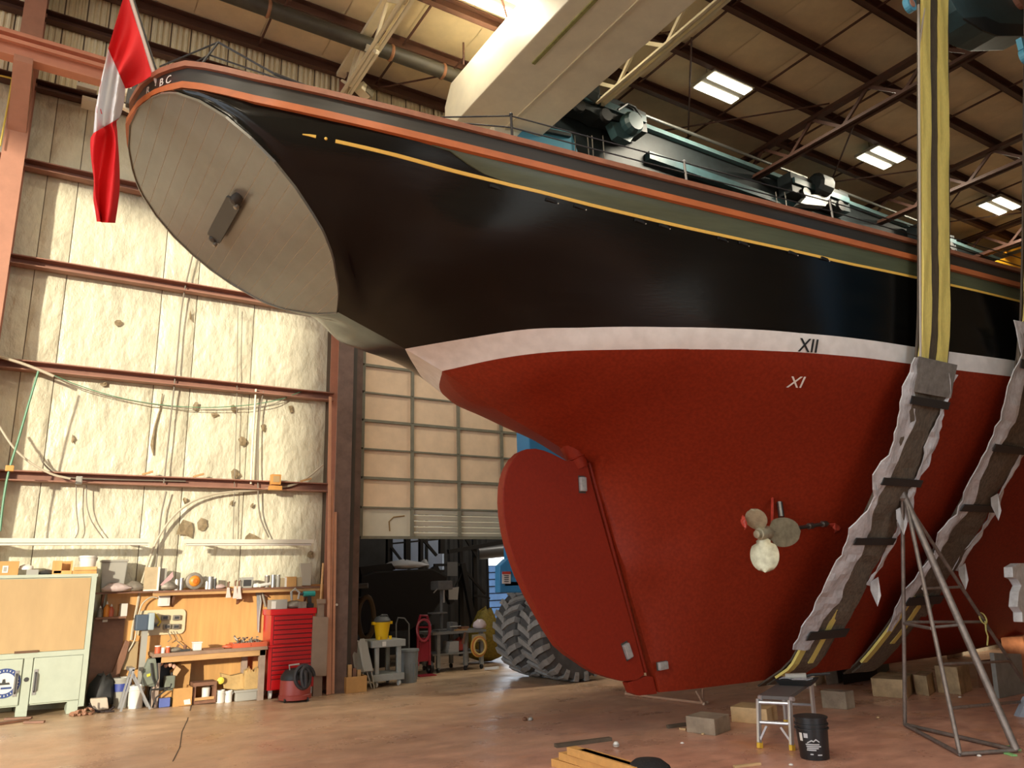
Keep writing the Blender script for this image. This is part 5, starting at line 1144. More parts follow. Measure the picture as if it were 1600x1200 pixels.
for k, pts in enumerate((((262, 986), (268, 998), (262, 1003)), ((271, 986), (278, 999), (272, 1003)), ((276, 1001), (295, 1016)))): pole_tool(pts, .006, 'probe_cord', ('left cord hanging from the outlet panel', 'right cord hanging from the outlet panel', 'thin rod slanting from the outlet panel cords to the bench')[k], 'cord', m_clutter, 13.08)
t = thing('square_tub', 'squat white tub with lid on the middle of the workbench', 'tub', (at(308, 1012, 'Y', 12.62).x, 12.72, BZ)); b = pbox(302, 1003, 315, 1017, 12.65, .14, BZ)
mb = MB(); mb.box(b[0], b[1], b[2], b[3], BZ, b[5] - .02); part('tub', mb, m_white, t, bevel=.015); mb = MB(); mb.box(b[0] - .006, b[1] + .006, b[2] - .006, b[3] + .006, b[5] - .02, b[5]); part('lid', mb, m_white, t, bevel=.006)
boxthing('flat_bar', 'flat dark wood strip lying on the workbench right of the white tub', 'strip', (318, 1013, 350, 1016), 12.62, .1, m_woodk, BZ)
p = at(358, 1012, 'Y', 12.65); blob('shaving_heap', 'small heap of reddish wood scraps left of the red parts tray', 'scraps', (p.x, 12.7, BZ), .1, m_redbin, (1, .6, .6), 8, 25)
b = pbox(364, 1004, 417, 1016, 12.58, .3, BZ); t = thing('parts_tray', 'long orange red tray heaped with hardware on the workbench', 'tray', ((b[0] + b[1]) / 2, 12.73, BZ)); xm_ = b[0] + (b[1] - b[0]) * .52
for (xa, xb, ya, yb2, za, zb2) in ((b[0], b[1], b[2], b[3], BZ, BZ + .012), (b[0], xm_ - .003, b[2], b[2] + .012, BZ + .012, b[5]), (xm_ + .003, b[1], b[2], b[2] + .012, BZ + .012, b[5]), (b[0], b[1], b[3] - .012, b[3], BZ + .012, b[5]), (b[0], b[0] + .012, b[2] + .012, b[3] - .012, BZ + .012, b[5]), (b[1] - .012, b[1], b[2] + .012, b[3] - .012, BZ + .012, b[5])): mb = MB(); mb.box(xa, xb, ya, yb2, za, zb2); part('side', mb, m_redbin, t)
mb = MB(); r_ = random.Random(5)
for k in range(60): mb.cbox((r_.uniform(b[0] + .06, b[1] - .06), r_.uniform(b[2] + .06, b[3] - .06), b[5] - .03 + r_.random() ** 2 * .10), (r_.uniform(.03, .09), .02, .02), rz=r_.uniform(0, 3), ry=r_.uniform(-1, 1))
single('hardware', mb, m_clutter, 'loose bolts and hardware heaped in the orange red tray', 'hardware', kind='stuff')
# under and around the bench
def on(px, py, Y): p = at(px, py, 'Y', Y); return p.x, fz(p.x, Y)
x, z = on(187, 1100, 12.9); bucket('lidded_bucket', 'tall grey bucket with navy band in the shade right of the cabinet', (173, 1060, 203, 1112), 12.80, m_greypl, z, .9, lid=m_bluelid)
x, z = on(213, 1110, 12.6); bucket('white_bucket', 'white plastic bucket behind the folding trestle legs', (199, 1072, 225, 1110), 12.62, m_white, z)
t = thing('small_trestle', 'silver folding a-frame trestle standing before the white bucket', 'trestle', (at(212, 1110, 'Y', 12.45).x, 12.45, fz(1.5, 12.4)))
for (a, b2, y0) in (((188, 1117), (209, 1046), 12.36), ((234, 1114), (204, 1044), 12.40)):
    A_ = at(a[0], a[1], 'Y', y0); A_.z = fz(A_.x, y0) + .012; mb = MB(); mb.bar(A_, at(b2[0], b2[1], 'Y', y0), .028, .02, up=(0, 1, 0)); part('leg', mb, m_steel, t)
    mb = MB(); B2 = Vector((A_.x, y0 + .28, A_.z)); mb.bar(B2, Vector(at(b2[0], b2[1], 'Y', y0)) + Vector((0, .28, 0)), .028, .02, up=(0, 1, 0)); part('leg', mb, m_steel, t)
mb = MB(); q = Vector(at(206, 1046, 'Y', 12.37)); mb.cbox(q + Vector((0, .16, .0)), (.07, .36, .04)); part('top_rail', mb, m_steel, t)
m_bag = mat('bag_grey_green', (.17, .19, .15), .7, var=.15, scale=8)
p = at(236, 1040, 'Y', 12.6); t = thing('backpack', 'grey green backpack with yellow patch hanging at the bench end', 'backpack', (p.x, 12.56, .45)); q = [at(x, y, 'Y', 12.55) for x, y in ((224, 1050), (232, 1030), (244, 1028), (247, 1060), (242, 1074), (224, 1072))]
mb = MB(); mb.prism(q, (0, .16, 0)); part('sack', mb, m_bag, t, bevel=.03, smooth=1)
mb = MB(); mb.prism([at(x, y, 'Y', 12.53) for x, y in ((222, 1052), (237, 1049), (241, 1068), (224, 1073))], (0, .05, 0)); part('pocket', mb, m_bag, t, bevel=.015)
mb = MB(); mb.prism([at(x, y, 'Y', 12.52) for x, y in ((229, 1054), (235, 1052), (235, 1056), (230, 1058))], (0, .02, 0)); part('patch', mb, mat('patch_yellow', (.6, .55, .05), .6), t)
mb = MB(); mb.tube([at(x, y, 'Y', 12.52) for x, y in ((236, 1036), (239, 1060), (243, 1072), (247, 1060), (246, 1036))], .012, 6); part('strap', mb, m_blk, t)
t = thing('folding_chair', 'black folding chair frame tucked under the left end of the workbench', 'chair', (at(236, 1100, 'Y', 12.5).x, 12.5, fz(1.7, 12.5)))
for pts in (((234, 1112), (235, 1080), (238, 1072)), ((238, 1106), (244, 1090), (262, 1076)), ((236, 1078), (266, 1074), (268, 1068))):
    mb = MB(); P3 = [Vector(at(x, y, 'Y', 12.5)) for x, y in pts]; P3[0].z = max(P3[0].z, fz(1.7, 12.5) + .012); mb.tube(P3, .011, 6); part('leg', mb, m_blk, t)
p = at(258, 1050, 'Y', 12.9); blob('black_bin_bag', 'black plastic bag under the left half of the workbench', 'bag', (p.x, 13.02, fz(1.8, 12.9)), .34, m_blk, (.62, .36, 1.75), 12, 31)
p = at(258, 1040, 'Y', 12.72)
for k, (px, py) in enumerate(((252, 1037), (259, 1040), (266, 1039), (272, 1041))):
    q = at(px, py, 'Y', 12.72); mb = MB(); mb.lathe([(.01, -.03), (.028, -.01), (.028, .015), (.008, .03)], q, 8); single('glove_finger', mb, mat('pink_rubber', (.65, .38, .28), .5), ('first', 'second', 'third', 'last')[k] + ' from the left of the pale knobs hanging below the bench edge', 'knob', group='pale knobs below the bench edge', smooth=1)
mb = MB(); mb.prism([at(x, y, 'Y', 12.7) for x, y in ((270, 1052), (276, 1040), (283, 1046), (276, 1056), (272, 1060))], (0, .05, 0)); single('work_glove', mb, mat('glove_tan', (.6, .38, .2), .7), 'tan work glove hanging under the workbench beside the black bag', 'glove', bevel=.008)
def carton(lb, px, Y, d, open_=True, m=None):
    b = pbox(*px, Y, d); z = fz(b[0], Y + .1); t = thing('cardboard_box', lb, 'box', ((b[0] + b[1]) / 2, Y + d / 2, z)); m = m or m_card
    for (xa, xb, ya, yb2, za, zb2) in ((b[0], b[1], Y, Y + d, z, z + .01), (b[0], b[1], Y, Y + .008, z + .01, b[5]), (b[0], b[1], Y + d - .008, Y + d, z + .01, b[5]), (b[0], b[0] + .008, Y + .008, Y + d - .008, z + .01, b[5]), (b[1] - .008, b[1], Y + .008, Y + d - .008, z + .01, b[5])): mb = MB(); mb.box(xa, xb, ya, yb2, za, zb2); part('side', mb, m, t)
    return t, b
t, b = carton('plain cardboard box with white sticker standing under the workbench', (270, 1075, 299, 1103), 12.55, .3)
mb = MB(); mb.prism([at(x, y, 'Y', 12.545) for x, y in ((287, 1094), (297, 1092), (298, 1100), (288, 1101))], (0, .004, 0)); part('sticker', mb, m_white, t)
mb = MB(); mb.prism([(b[0], 12.84, b[5]), (b[1], 12.84, b[5]), (b[1] + .02, 12.9, b[5] + .32), (b[0] + .25, 12.92, b[5] + .42), (b[0] - .02, 12.9, b[5] + .22)], (0, .01, 0)); part('raised_flap', mb, m_card, t)
boxthing('blue_white_packet', 'blue and white packet on the floor left of the plain cardboard box', 'packet', (248, 1091, 265, 1106), 12.55, .12, mat('packet_blue', (.10, .14, .40), .5), fz(1.8, 12.6))
boxthing('paper_packet', 'brown paper packet resting above the blue and white packet', 'packet', (247, 1080, 268, 1090), 12.62, .15, m_card, pbox(248, 1091, 265, 1106, 12.55, .12)[5] + .0)
b = pbox(268, 1058, 272, 1074, 12.7, .1); p = at(265, 1066, 'Y', 12.68); t = thing('oil_canister', 'dark green canister standing behind the plain cardboard box', 'canister', (p.x, 12.72, fz(1.9, 12.7))); mb = MB(); mb.box(p.x - .07, p.x + .07, 12.66, 12.78, fz(1.9, 12.7), p.z + .09); part('tank', mb, m_bag, t, bevel=.02); mb = MB(); mb.lathe([(.02, 0), (.02, .04)], (p.x + .03, 12.72, p.z + .09), 10); part('cap', mb, m_blk, t)
# slatted wooden crate
b = pbox(300, 1066, 337, 1100, 12.6, .3); z = fz(2.2, 12.6); t = thing('slatted_crate', 'open brown wooden crate lying on its side beside the plain cardboard box', 'crate', ((b[0] + b[1]) / 2, 12.75, z))
for (xa, xb, za, zb2) in ((b[0], b[1], z, z + .04), (b[0], b[1], b[5] - .05, b[5]), (b[0], b[0] + .04, z + .04, b[5] - .05), (b[1] - .04, b[1], z + .04, b[5] - .05)):
    for k in range(2): mb = MB(); mb.box(xa, xb, 12.6 + .16 * k, 12.6 + .16 * k + .14, za, zb2); part('board', mb, m_woodk, t)
mb = MB(); mb.box(b[0] + .03, b[1] - .03, 12.59, 12.6, z + .05, z + .09); part('slat', mb, m_wood, t)
x = at(322, 1085, 'Y', 12.7).x; mb = MB(); mb.lathe([(.055, 0), (.06, .16), (.05, .17)], (x, 12.72, z + .04), 14); single('enamel_jar', mb, m_white, 'white jar inside the open wooden crate', 'jar', smooth=40)
for k, (x0, x1, y0, lb) in enumerate(((338, 352, 1079, 'left of two white paint pails under the workbench'), (352, 364, 1080, 'right of two white paint pails under the workbench'))):
    x, z = on((x0 + x1) / 2, 1097, 12.6); bucket('paint_pail', lb, (x0, y0, x1, 1097), 12.6, m_white, z, .92, group='paint pails under the workbench')
t = thing('storage_tub', 'low grey plastic tub under the right end of the workbench', 'tub', (at(385, 1090, 'Y', 12.6).x, 12.72, fz(3, 12.6))); b = pbox(366, 1078, 404, 1092, 12.6, .3, fz(3, 12.7))
mb = MB(); mb.box(b[0] + .02, b[1] - .02, 12.62, 12.88, b[4], b[5] - .03); part('tub', mb, m_greypl, t, bevel=.02); mb = MB(); mb.box(b[0], b[1], 12.6, 12.9, b[5] - .03, b[5]); part('lid', mb, m_greypl, t, bevel=.008)
zt_ = b[5]
mb = MB(); mb.prism([at(x, y, 'Y', 12.72) for x, y in ((350, 1076), (346, 1052), (362, 1056), (380, 1052), (383, 1078), (368, 1080))], (0, .14, 0)); mb.v = [(a, b2, max(c, zt_ + .002)) for a, b2, c in mb.v]; single('kraft_package', mb, m_paper, 'creased kraft paper package on the grey tub, left of the paper bag', 'package', bevel=.01)
t = thing('paper_bag', 'open brown paper bag standing on the grey tub', 'paper bag', (at(394, 1070, 'Y', 12.65).x, 12.7, zt_)); q = [at(x, y, 'Y', 12.62) for x, y in ((382, 1078), (384, 1048), (391, 1044), (397, 1050), (403, 1042), (407, 1050), (406, 1078))]
for k in q: k.z = max(k.z, zt_)
mb = MB(); mb.prism(q, (0, .14, 0)); part('sack', mb, m_paper, t, bevel=.012)
for (x0, x1) in ((386, 392), (399, 405)): mb = MB(); mb.tube([at(x0, 1050, 'Y', 12.62), at((x0 + x1) / 2, 1041, 'Y', 12.62), at(x1, 1050, 'Y', 12.62)], .007, 6); part('handle', mb, m_card, t)
p = at(346, 1064, 'Y', 12.6); mb = MB(); mb.lathe([(.02, -.03), (.05, -.015), (.05, .015), (.02, .03)], (p.x, 12.66, p.z), 12, axis=(0, 1, 0)); single('tape_roll', mb, mat('tape_yellow', (.75, .62, .08), .5), 'yellow tape roll hanging by the kraft paper package', 'tape', smooth=30)
# clutter in the shade behind the cabinet, cords on the floor
p = at(160, 1075, 'Y', 12.85); blob('black_tool_bag', 'black bulky tool bag on the floor in the shade of the cabinet', 'bag', (p.x, 12.9, fz(1, 12.9)), .34, m_blk, (.62, .5, 1.35), 12, 41)
mb = MB(); mb.prism([at(x, y, 'Y', 13.05) for x, y in ((146, 1062), (176, 1050), (190, 1015), (196, 1000), (203, 1003), (196, 1030), (184, 1060), (160, 1075))], (0, .05, 0)); single('leather_apron', mb, m_woodk, 'dark brown curved apron hanging behind the black tool bag', 'apron', bevel=.01)
boxthing('wooden_offcut', 'pale board leaning in the corner beneath the conduit', 'board', (190, 1003, 213, 1046), 13.10, .03, mat('board_pale', (.38, .27, .14), .6), None)
mb = MB(); mb.prism([at(x, y, 'Y', 12.62) for x, y in ((141, 1092), (168, 1090), (170, 1108), (142, 1112))], (0, .12, 0)); mb.v = [(a, b2, max(c, fz(a, b2))) for a, b2, c in mb.v]; single('pale_sack', mb, mat('sack_pale', (.55, .46, .36), .7), 'pale sack with dark cord at the foot of the cabinet', 'sack', bevel=.02)
m_cord = mat('cord_brown', (.30, .15, .09), .6); m_cordk = mat('cord_dark', (.03, .02, .02), .5)
def cord(pts, r, m, lb, name='power_lead', Y=12.5, cat='cord', smooth=1):
    P3 = []
    for x, y in pts: q = at(x, y, 'Y', Y); z = max(q.z, fz(q.x, Y) + r); P3.append(Vector((q.x, Y + .05 * math.sin(x * .7), z)))
    Q = []
    for a, b2 in zip(P3, P3[1:]):
        for k in range(4): Q.append(a.lerp(b2, k / 4))
    Q.append(P3[-1])
    for _ in range(2): Q = [Q[0]] + [(a + b2 * 2 + c) / 4 for a, b2, c in zip(Q, Q[1:], Q[2:])] + [Q[-1]]
    mb = MB(); mb.tube(Q, r, 6); return single(name, mb, m, lb, cat, smooth=1)
cord(((138, 1104), (146, 1116), (160, 1118), (172, 1112), (178, 1104)), .014, m_cordk, 'dark cord looped in front of the pale sack')
cord(((140, 1098), (144, 1108), (156, 1113), (168, 1116), (178, 1112)), .012, m_cordk, 'second dark cord crossing the pale sack')
for k in range(5):
    cx, cy = (118, 126, 132, 122, 138)[k], (1118, 1115, 1120, 1123, 1112)[k]
    cord([(cx + 9 * math.cos(a), cy + 5 * math.sin(a)) for a in np.linspace(k, k + 5.2, 9)], .016, m_cord, ('coil of brown cord nearest the cabinet foot', 'second brown cord coil beside the cabinet foot', 'third brown cord coil, overlapping the others', 'front brown cord coil on the floor', 'last brown cord coil next to the pale sack')[k], 'cord_coil', 12.35)
for k, (a, b2) in enumerate((((-10, 1131), (42, 1122)), ((8, 1122), (50, 1119)), ((38, 1126), (70, 1124)))):
    A_ = at(*a, 'Z', .18); B_ = at(*b2, 'Z', .18); A_.z = fz(A_.x, A_.y) + .015; B_.z = fz(B_.x, B_.y) + .015; mb = MB(); mb.bar(A_, B_, .10 - .02 * k, .025); single('floor_slat', mb, m_woodk, ('longest of the dark slats on the floor before the cabinet', 'dark slat lying under the cabinet front', 'short dark slat under the right half of the cabinet')[k], 'slat', group='slats before the cabinet')
# ---- red tool chest
CX0, CX1, TY0 = at(421, 1000, 'Y', 12.6).x, at(494, 1000, 'Y', 12.6).x, 12.6
t = thing('tool_chest', 'tall red tool chest of many drawers standing beside the column', 'tool chest', ((CX0 + CX1) / 2, 12.85, fz(3.7, 12.8)))
mb = MB(); mb.box(CX0, CX1, TY0 + .02, 13.1, .17, .80); part('lower_cabinet', mb, m_redp, t, bevel=.008)
mb = MB(); mb.box(CX0 - .015, CX1 + .015, TY0 - .005, 13.1, .80, .825); part('cabinet_top', mb, m_redp, t, bevel=.004)
mb = MB(); mb.box(CX0 + .02, CX1 - .02, TY0 + .03, 13.08, .825, 1.28); part('upper_chest', mb, m_redp, t, bevel=.008)
mb = MB(); mb.box(CX0 - .0, CX1 + .0, TY0 + .015, 13.1, 1.28, 1.37); part('chest_lid', mb, m_redp, t, bevel=.012)
def drawers(z0, z1, n, inset):
    h = (z1 - z0) / n
    for k in range(n):
        mb = MB(); mb.box(CX0 + .06 + inset, CX1 - .06 - inset, TY0 + .004, TY0 + .03, z0 + h * k + .008, z0 + h * (k + 1) - .012); d = part('drawer', mb, m_redp, t, bevel=.004)
        mb = MB(); mb.box(CX0 + .08 + inset, CX1 - .08 - inset, TY0 - .012, TY0 + .004, z0 + h * (k + 1) - .026, z0 + h * (k + 1) - .012); part('pull', mb, m_redp, d)
mb = MB(); mb.box(CX0 + .05, CX1 - .05, TY0 + .014, TY0 + .025, .19, .795); part('drawer_gap_shade', mb, m_redd, t); mb = MB(); mb.box(CX0 + .06, CX1 - .06, TY0 + .02, TY0 + .035, .84, 1.275); part('drawer_gap_shade', mb, m_redd, t)  # dark red plates put the shade of the drawer gaps into colour
drawers(.845, 1.27, 6, .01); drawers(.33, .79, 7, 0)
mb = MB(); mb.box(CX0 + .06, CX1 - .06, TY0 + .004, TY0 + .03, .185, .32); part('kick_panel', mb, m_redp, t, bevel=.004)
for x, y in ((CX0 + .06, TY0 + .07), (CX1 - .06, TY0 + .07), (CX0 + .06, 13.02), (CX1 - .06, 13.02)):
    z = fz(x, y); mb = MB(); mb.lathe([(.05, -.018), (.05, .018)], (x, y, z + .05), 14, axis=(1, 0, 0)); w_ = part('caster', mb, m_white, t, smooth=35); mb = MB(); mb.box(x - .03, x + .03, y - .03, y + .03, z + .05, .175); part('fork', mb, m_steel, w_)
ZT_ = 1.37
b = pbox(424, 937, 449, 948, 12.65, .25, ZT_); q = thing('radio_box', 'grey flat case with white corner on the tool chest', 'case', ((b[0] + b[1]) / 2, 12.77, ZT_)); mb = MB(); mb.box(*b[:4], ZT_, b[5]); part('case', mb, m_greypl, q, bevel=.01); mb = MB(); mb.box(b[0], b[0] + .07, b[2] - .006, b[2], ZT_ + .01, b[5] - .02); part('corner_label', mb, m_white, q)
p = at(462, 940, 'Y', 12.7); blob('rag_bundle', 'bundle of dark rags and hoses on the tool chest', 'rags', (p.x, 12.75, ZT_), .15, m_clutter, (1.1, .7, .8), 9, 51)
boxthing('battery_block', 'tan battery block on the tool chest left of the teal drill', 'battery', (466, 940, 479, 948), 12.64, .1, m_clutter, ZT_)
p = at(462, 929, 'Y', 12.7); mb = MB(); mb.tube([at(x, y, 'Y', 12.72) for x, y in ((456, 938), (455, 925), (461, 920), (468, 926), (466, 936))], .02, 8); mb.v = [(a, b2, max(c, ZT_)) for a, b2, c in mb.v]; single('air_hose', mb, m_greypl, 'looped grey air hose standing up on the tool chest', 'hose', smooth=1)
p = Vector(at(485, 940, 'Y', 12.68)); q = thing('cordless_drill', 'teal and black cordless drill standing on the tool chest', 'drill', (p.x, 12.72, ZT_))
mb = MB(); mb.box(p.x - .05, p.x + .06, 12.68, 12.76, ZT_, ZT_ + .07); part('battery', mb, m_blk, q, bevel=.01)
mb = MB(); mb.bar((p.x, 12.72, ZT_ + .07), (p.x - .01, 12.72, ZT_ + .19), .055, .05, up=(0, 1, 0)); part('grip', mb, m_blk, q)
mb = MB(); mb.tube([(p.x - .11, 12.72, ZT_ + .22), (p.x + .08, 12.72, ZT_ + .22)], .045, 10); part('motor_housing', mb, mat('drill_teal', (.02, .28, .25), .4), q, smooth=1)
mb = MB(); mb.tube([(p.x - .17, 12.72, ZT_ + .22), (p.x - .11, 12.72, ZT_ + .22)], .022, 10); part('chuck', mb, m_dkst, q)
# shop vac
p = at(462, 1085, 'Y', 12.15); x, z = p.x + .02, fz(p.x, 12.2); r = .235; vy = 12.25
q = thing('shop_vacuum', 'dark red workshop vacuum with black hose coiled on top', 'vacuum cleaner', (x, vy, z))
mb = MB(); mb.lathe([(r * 1.02, .03), (r * 1.03, .09), (r * .98, .10), (r * .95, .30), (r * .9, .32)], (x, vy, z), 24); part('tank', mb, mat('vac_red', (.34, .055, .04), .45), q, smooth=40)
mb = MB(); mb.lathe([(r * .95, .31), (r * .95, .36), (r * .7, .44), (r * .3, .47)], (x, vy, z), 22); part('head', mb, m_blk, q, smooth=40)
for k in range(4): a = k * math.pi / 2 + .6; mb = MB(); mb.lathe([(.03, -.012), (.03, .012)], (x + r * math.cos(a), vy + r * math.sin(a), z + .03), 10, axis=(1, 0, 0)); part('caster', mb, m_blk, q)
mb = MB(); c0 = Vector((x + .05, vy - .2, z + .35)); mb.tube([c0 + Vector(((.17 - .004 * k) * math.cos(.31 * k), -.01 * k * .3, (.17 - .001 * k) * math.sin(.31 * k))) for k in range(44)], .028, 8); part('hose', mb, mat('hose_black', (.035, .035, .038), .4), q, smooth=1)
mb = MB(); mb.tube([(x - .1, vy - .05, z + .4), (x - .12, vy - .05, z + .52), (x + .02, vy - .1, z + .53)], .014, 8); part('handle', mb, m_greypl, q)
# post boards leaning between chest and column
q = thing('leaning_board', 'broad brown board leaning against the column beside the tool chest', 'board', (at(497, 1080, 'Y', 12.6).x, 12.65, fz(4.2, 12.6))); bd = mat('board_brown', (.27, .19, .13), .6, var=.12, scale=5)
c = [at(x, y, 'Y', 12.56) for x, y in ((486, 1056), (510, 1056), (513, 964), (490, 963))]; mb = MB(); mb.prism(c, (0, .04, 0)); part('wide_plank', mb, bd, q)
c = [at(x, y, 'Y', 12.61) for x, y in ((489, 1084), (503, 1083), (507, 938), (497, 938))]; c[0].z = c[1].z = fz(4.2, 12.6); mb = MB(); mb.prism(c, (0, .05, 0)); part('post', mb, bd, q)
c = [at(x, y, 'Y', 12.58) for x, y in ((496, 943), (509, 943), (509, 936), (496, 936))]; mb = MB(); mb.prism(c, (0, .04, 0)); part('cap_block', mb, bd, q)
q = at(500, 925, 'Y', 12.62); mb = MB(); mb.tube([at(501, 938, 'Y', 12.63), at(505, 880, 'Y', 12.68)], .018, 6); single('thin_stick', mb, m_wood, 'thin wooden stick standing on top of the leaning brown board', 'stick')
m_batt = mat('batten_salmon', (.55, .27, .16), .6, var=.1, scale=6)
for k, (px, y0, y1, wd) in enumerate(((523, 800, 1084, 4), (518, 750, 1084, 5), (515, 620, 1084, 4))):
    a = at(px - 3, y1, 'Y', 12.69 - .03 * k); b2 = at(px + 1, y0, 'Y', 12.72 - .03 * k); a.z = fz(a.x, 12.7) + .01; mb = MB(); mb.bar(a, b2, .045, .02, up=(0, 1, 0)); single('wood_batten', mb, m_batt, ('shortest of the thin battens leaning on the column side', 'middle batten of three leaning on the column side', 'tallest thin batten leaning on the column side')[k], 'batten', group='battens leaning on the column')
mb = MB(); mb.lathe([(.022, 0), (.02, .012)], at(526, 945, 'Y', 12.755), 10, axis=(0, -1, 0)); single('column_button', mb, m_white, 'small white knob on the face of the dark column', 'knob')
# ---- strip lights, cords, hoses on the wall
m_strip = mat('strip_light_white', (.78, .76, .64), .35)
for k, (x0, x1, yy, lb) in enumerate(((-60, 235, 846, 'left fluorescent strip light mounted above the cabinet'), (288, 489, 847, 'right fluorescent strip light mounted above the shelf'))):
    a = at(x0, yy, 'Y', 12.68); b2 = at(x1, yy, 'Y', 12.68); zc = (a.z + b2.z) / 2; t = thing('strip_light', lb, 'strip light', ((a.x + b2.x) / 2, 12.68, zc), 'strip lights above the workbench')
    mb = MB(); mb.prism([(a.x, 12.62, zc + .04), (a.x, 12.74, zc + .04), (a.x, 12.72, zc - .02), (a.x, 12.64, zc - .02)], (b2.x - a.x, 0, 0)); part('reflector', mb, m_strip, t)
    mb = MB(); mb.tube([(a.x + .03, 12.68, zc - .04), (b2.x - .03, 12.68, zc - .04)], .018, 8); part('tube', mb, m_white, t, smooth=1)
    for x in (a.x + .3, b2.x - .3): mb = MB(); mb.box(x - .015, x + .015, 12.74, 13.25, zc, zc + .03); part('bracket', mb, m_steel, t)
def wcord(pts, r, m, lb, name='wall_cable', Y=13.17, cat='cable'):
    P3 = [Vector(at(x, y, 'Y', Y)) for x, y in pts]; Q = []
    for a, b2 in zip(P3, P3[1:]):
        for k in range(4): Q.append(a.lerp(b2, k / 4))
    Q.append(P3[-1])
    for _ in range(3): Q = [Q[0]] + [(a + b2 * 2 + c) / 4 for a, b2, c in zip(Q, Q[1:], Q[2:])] + [Q[-1]]
    mb = MB(); mb.tube(Q, r, 6); return single(name, mb, m, lb, cat, smooth=1)
m_cab = mat('cable_grey', (.20, .17, .13), .5); m_cabp = mat('cable_pale', (.50, .44, .33), .5); m_gr = mat('cable_green', (.10, .26, .15), .5)
wcord(((66, 578), (110, 598), (160, 615), (215, 628), (280, 636), (340, 637), (400, 632), (440, 624), (470, 612)), .007, m_gr, 'thin dark green cord sagging below the second girt, upper strand')
wcord(((66, 578), (120, 606), (180, 622), (250, 634), (320, 641), (390, 638), (430, 632), (446, 622)), .007, m_cab, 'thin grey cord sagging below the second girt, lower strand')
wcord(((60, 580), (42, 640), (28, 690), (12, 740), (4, 790), (0, 830)), .016, m_gr, 'green cable slanting down the left edge from the second girt', Y=12.6)
wcord(((-10, 555), (30, 566), (66, 580), (84, 588)), .022, m_cabp, 'pale conduit running along the second girt at the left edge', Y=12.9)
wcord(((-5, 660), (20, 700), (45, 722), (80, 742), (110, 748)), .016, m_cabp, 'pale cable sweeping down to the lowest girt from the left edge', Y=12.8)
wcord(((62, 712), (70, 728), (90, 744), (120, 748), (200, 750), (290, 752)), .012, m_cab, 'dark cable curling onto the lowest girt near the grey junction box')
wcord(((505, 726), (480, 748), (455, 760), (400, 766), (340, 770), (300, 782), (270, 806), (250, 835), (238, 860), (228, 890), (219, 918), (215, 945), (208, 975), (205, 1000)), .020, m_cabp, 'thick pale air hose arching from the lowest girt down to the shelf', name='air_hose', cat='hose')
wcord(((260, 768), (252, 800), (248, 840), (243, 890)), .012, m_cab, 'brown cable hanging down beside the arch of the pale hose')
wcord(((302, 395), (284, 470), (277, 560), (266, 660), (256, 755)), .012, m_cab, 'long vertical cable on the wall crossing the upper girts')
wcord(((400, 608), (398, 640), (394, 700), (392, 756)), .018, mat('conduit_white', (.78, .74, .58), .4), 'white vertical conduit between the two lower girts', name='conduit', cat='conduit')
wcord(((412, 612), (405, 640), (403, 700), (403, 790), (408, 815), (420, 840)), .012, m_cab, 'brown vertical cable right of the white conduit')
wcord(((119, 758), (119, 800), (124, 828), (117, 842)), .008, m_cab, 'thin cord hanging from the grey junction box to the strip light')
wcord(((135, 758), (135, 790), (142, 815), (162, 842)), .008, m_cab, 'thin cord bending from the lowest girt to the left strip light')
wcord(((372, 480), (371, 540), (370, 640), (366, 760), (364, 850)), .006, m_cab, 'thin vertical cord left of the white conduit')
wcord(((200, 1018), (212, 1000), (216, 960), (222, 942), (236, 932), (246, 934)), .012, m_cabp, 'pale flex curving from the switch box down past the grinder', Y=13.08)
for k, (px, py, m, lb, cat) in enumerate(((123, 750, m_greypl, 'small grey junction box on the lowest girt', 'junction box'),)):
    b = pbox(px - 5, py - 6, px + 5, py + 6, 12.98, .08); q = thing('junction_box', lb, cat, ((b[0] + b[1]) / 2, 13.0, b[4])); mb = MB(); mb.box(*b[:4], b[4], b[5]); part('case', mb, m, q, bevel=.006); mb = MB(); mb.box(b[0] + .01, b[1] - .01, b[2] - .006, b[2], b[4] + .01, b[5] - .01); part('cover', mb, m, q)
b = pbox(424, 741, 439, 757, 12.95, .12); q = thing('electrical_box', 'orange electrical box standing on the lowest girt', 'electrical box', ((b[0] + b[1]) / 2, 13.0, b[4])); m_eo = mat('box_orange', (.62, .30, .08), .5)
mb = MB(); mb.box(*b[:4], b[4], b[5]); part('case', mb, m_eo, q, bevel=.008); mb = MB(); mb.box(b[0] + .025, b[1] - .025, b[2] - .006, b[2], b[4] + .04, b[5] - .03); part('front_label', mb, m_tan, q)
mb = MB(); mb.box(b[0] - .02, b[1] + .02, 12.94, 13.06, b[4] - .09, b[4] - .02); part('bracket', mb, m_eo, q)
for k, (px, py) in enumerate(((230, 750), (310, 753), (478, 758))):
    a = at(px - 9, py + 6, 'Y', 13.12); b2 = at(px + 8, py - 4, 'Y', 13.12); a.z = 3.475; b2.z = 3.53; mb = MB(); mb.bar(a, b2, .05, .03); single('wood_wedge', mb, m_wood, ('left wooden wedge tucked on the lowest girt', 'middle wooden wedge on the lowest girt above the long cable', 'right wooden wedge on the lowest girt next to the orange box')[k], 'wedge', group='wedges on the lowest girt')
mb = MB(); q = at(15, 732, 'Y', 12.6); mb.cbox(q, (.10, .08, .08)); single('cable_clamp', mb, m_eo, 'orange clamp on the green cable at the left edge', 'clamp', bevel=.01)
mb = MB(); mb.prism([at(x, y, 'Y', 12.95) for x, y in ((469, 880), (488, 880), (486, 915), (472, 915))], (0, .1, 0)); single('lamp_shade', mb, mat('shade_pale', (.40, .36, .28), .6), 'pale tapered shade standing at the right end of the shelf', 'shade', bevel=.01)
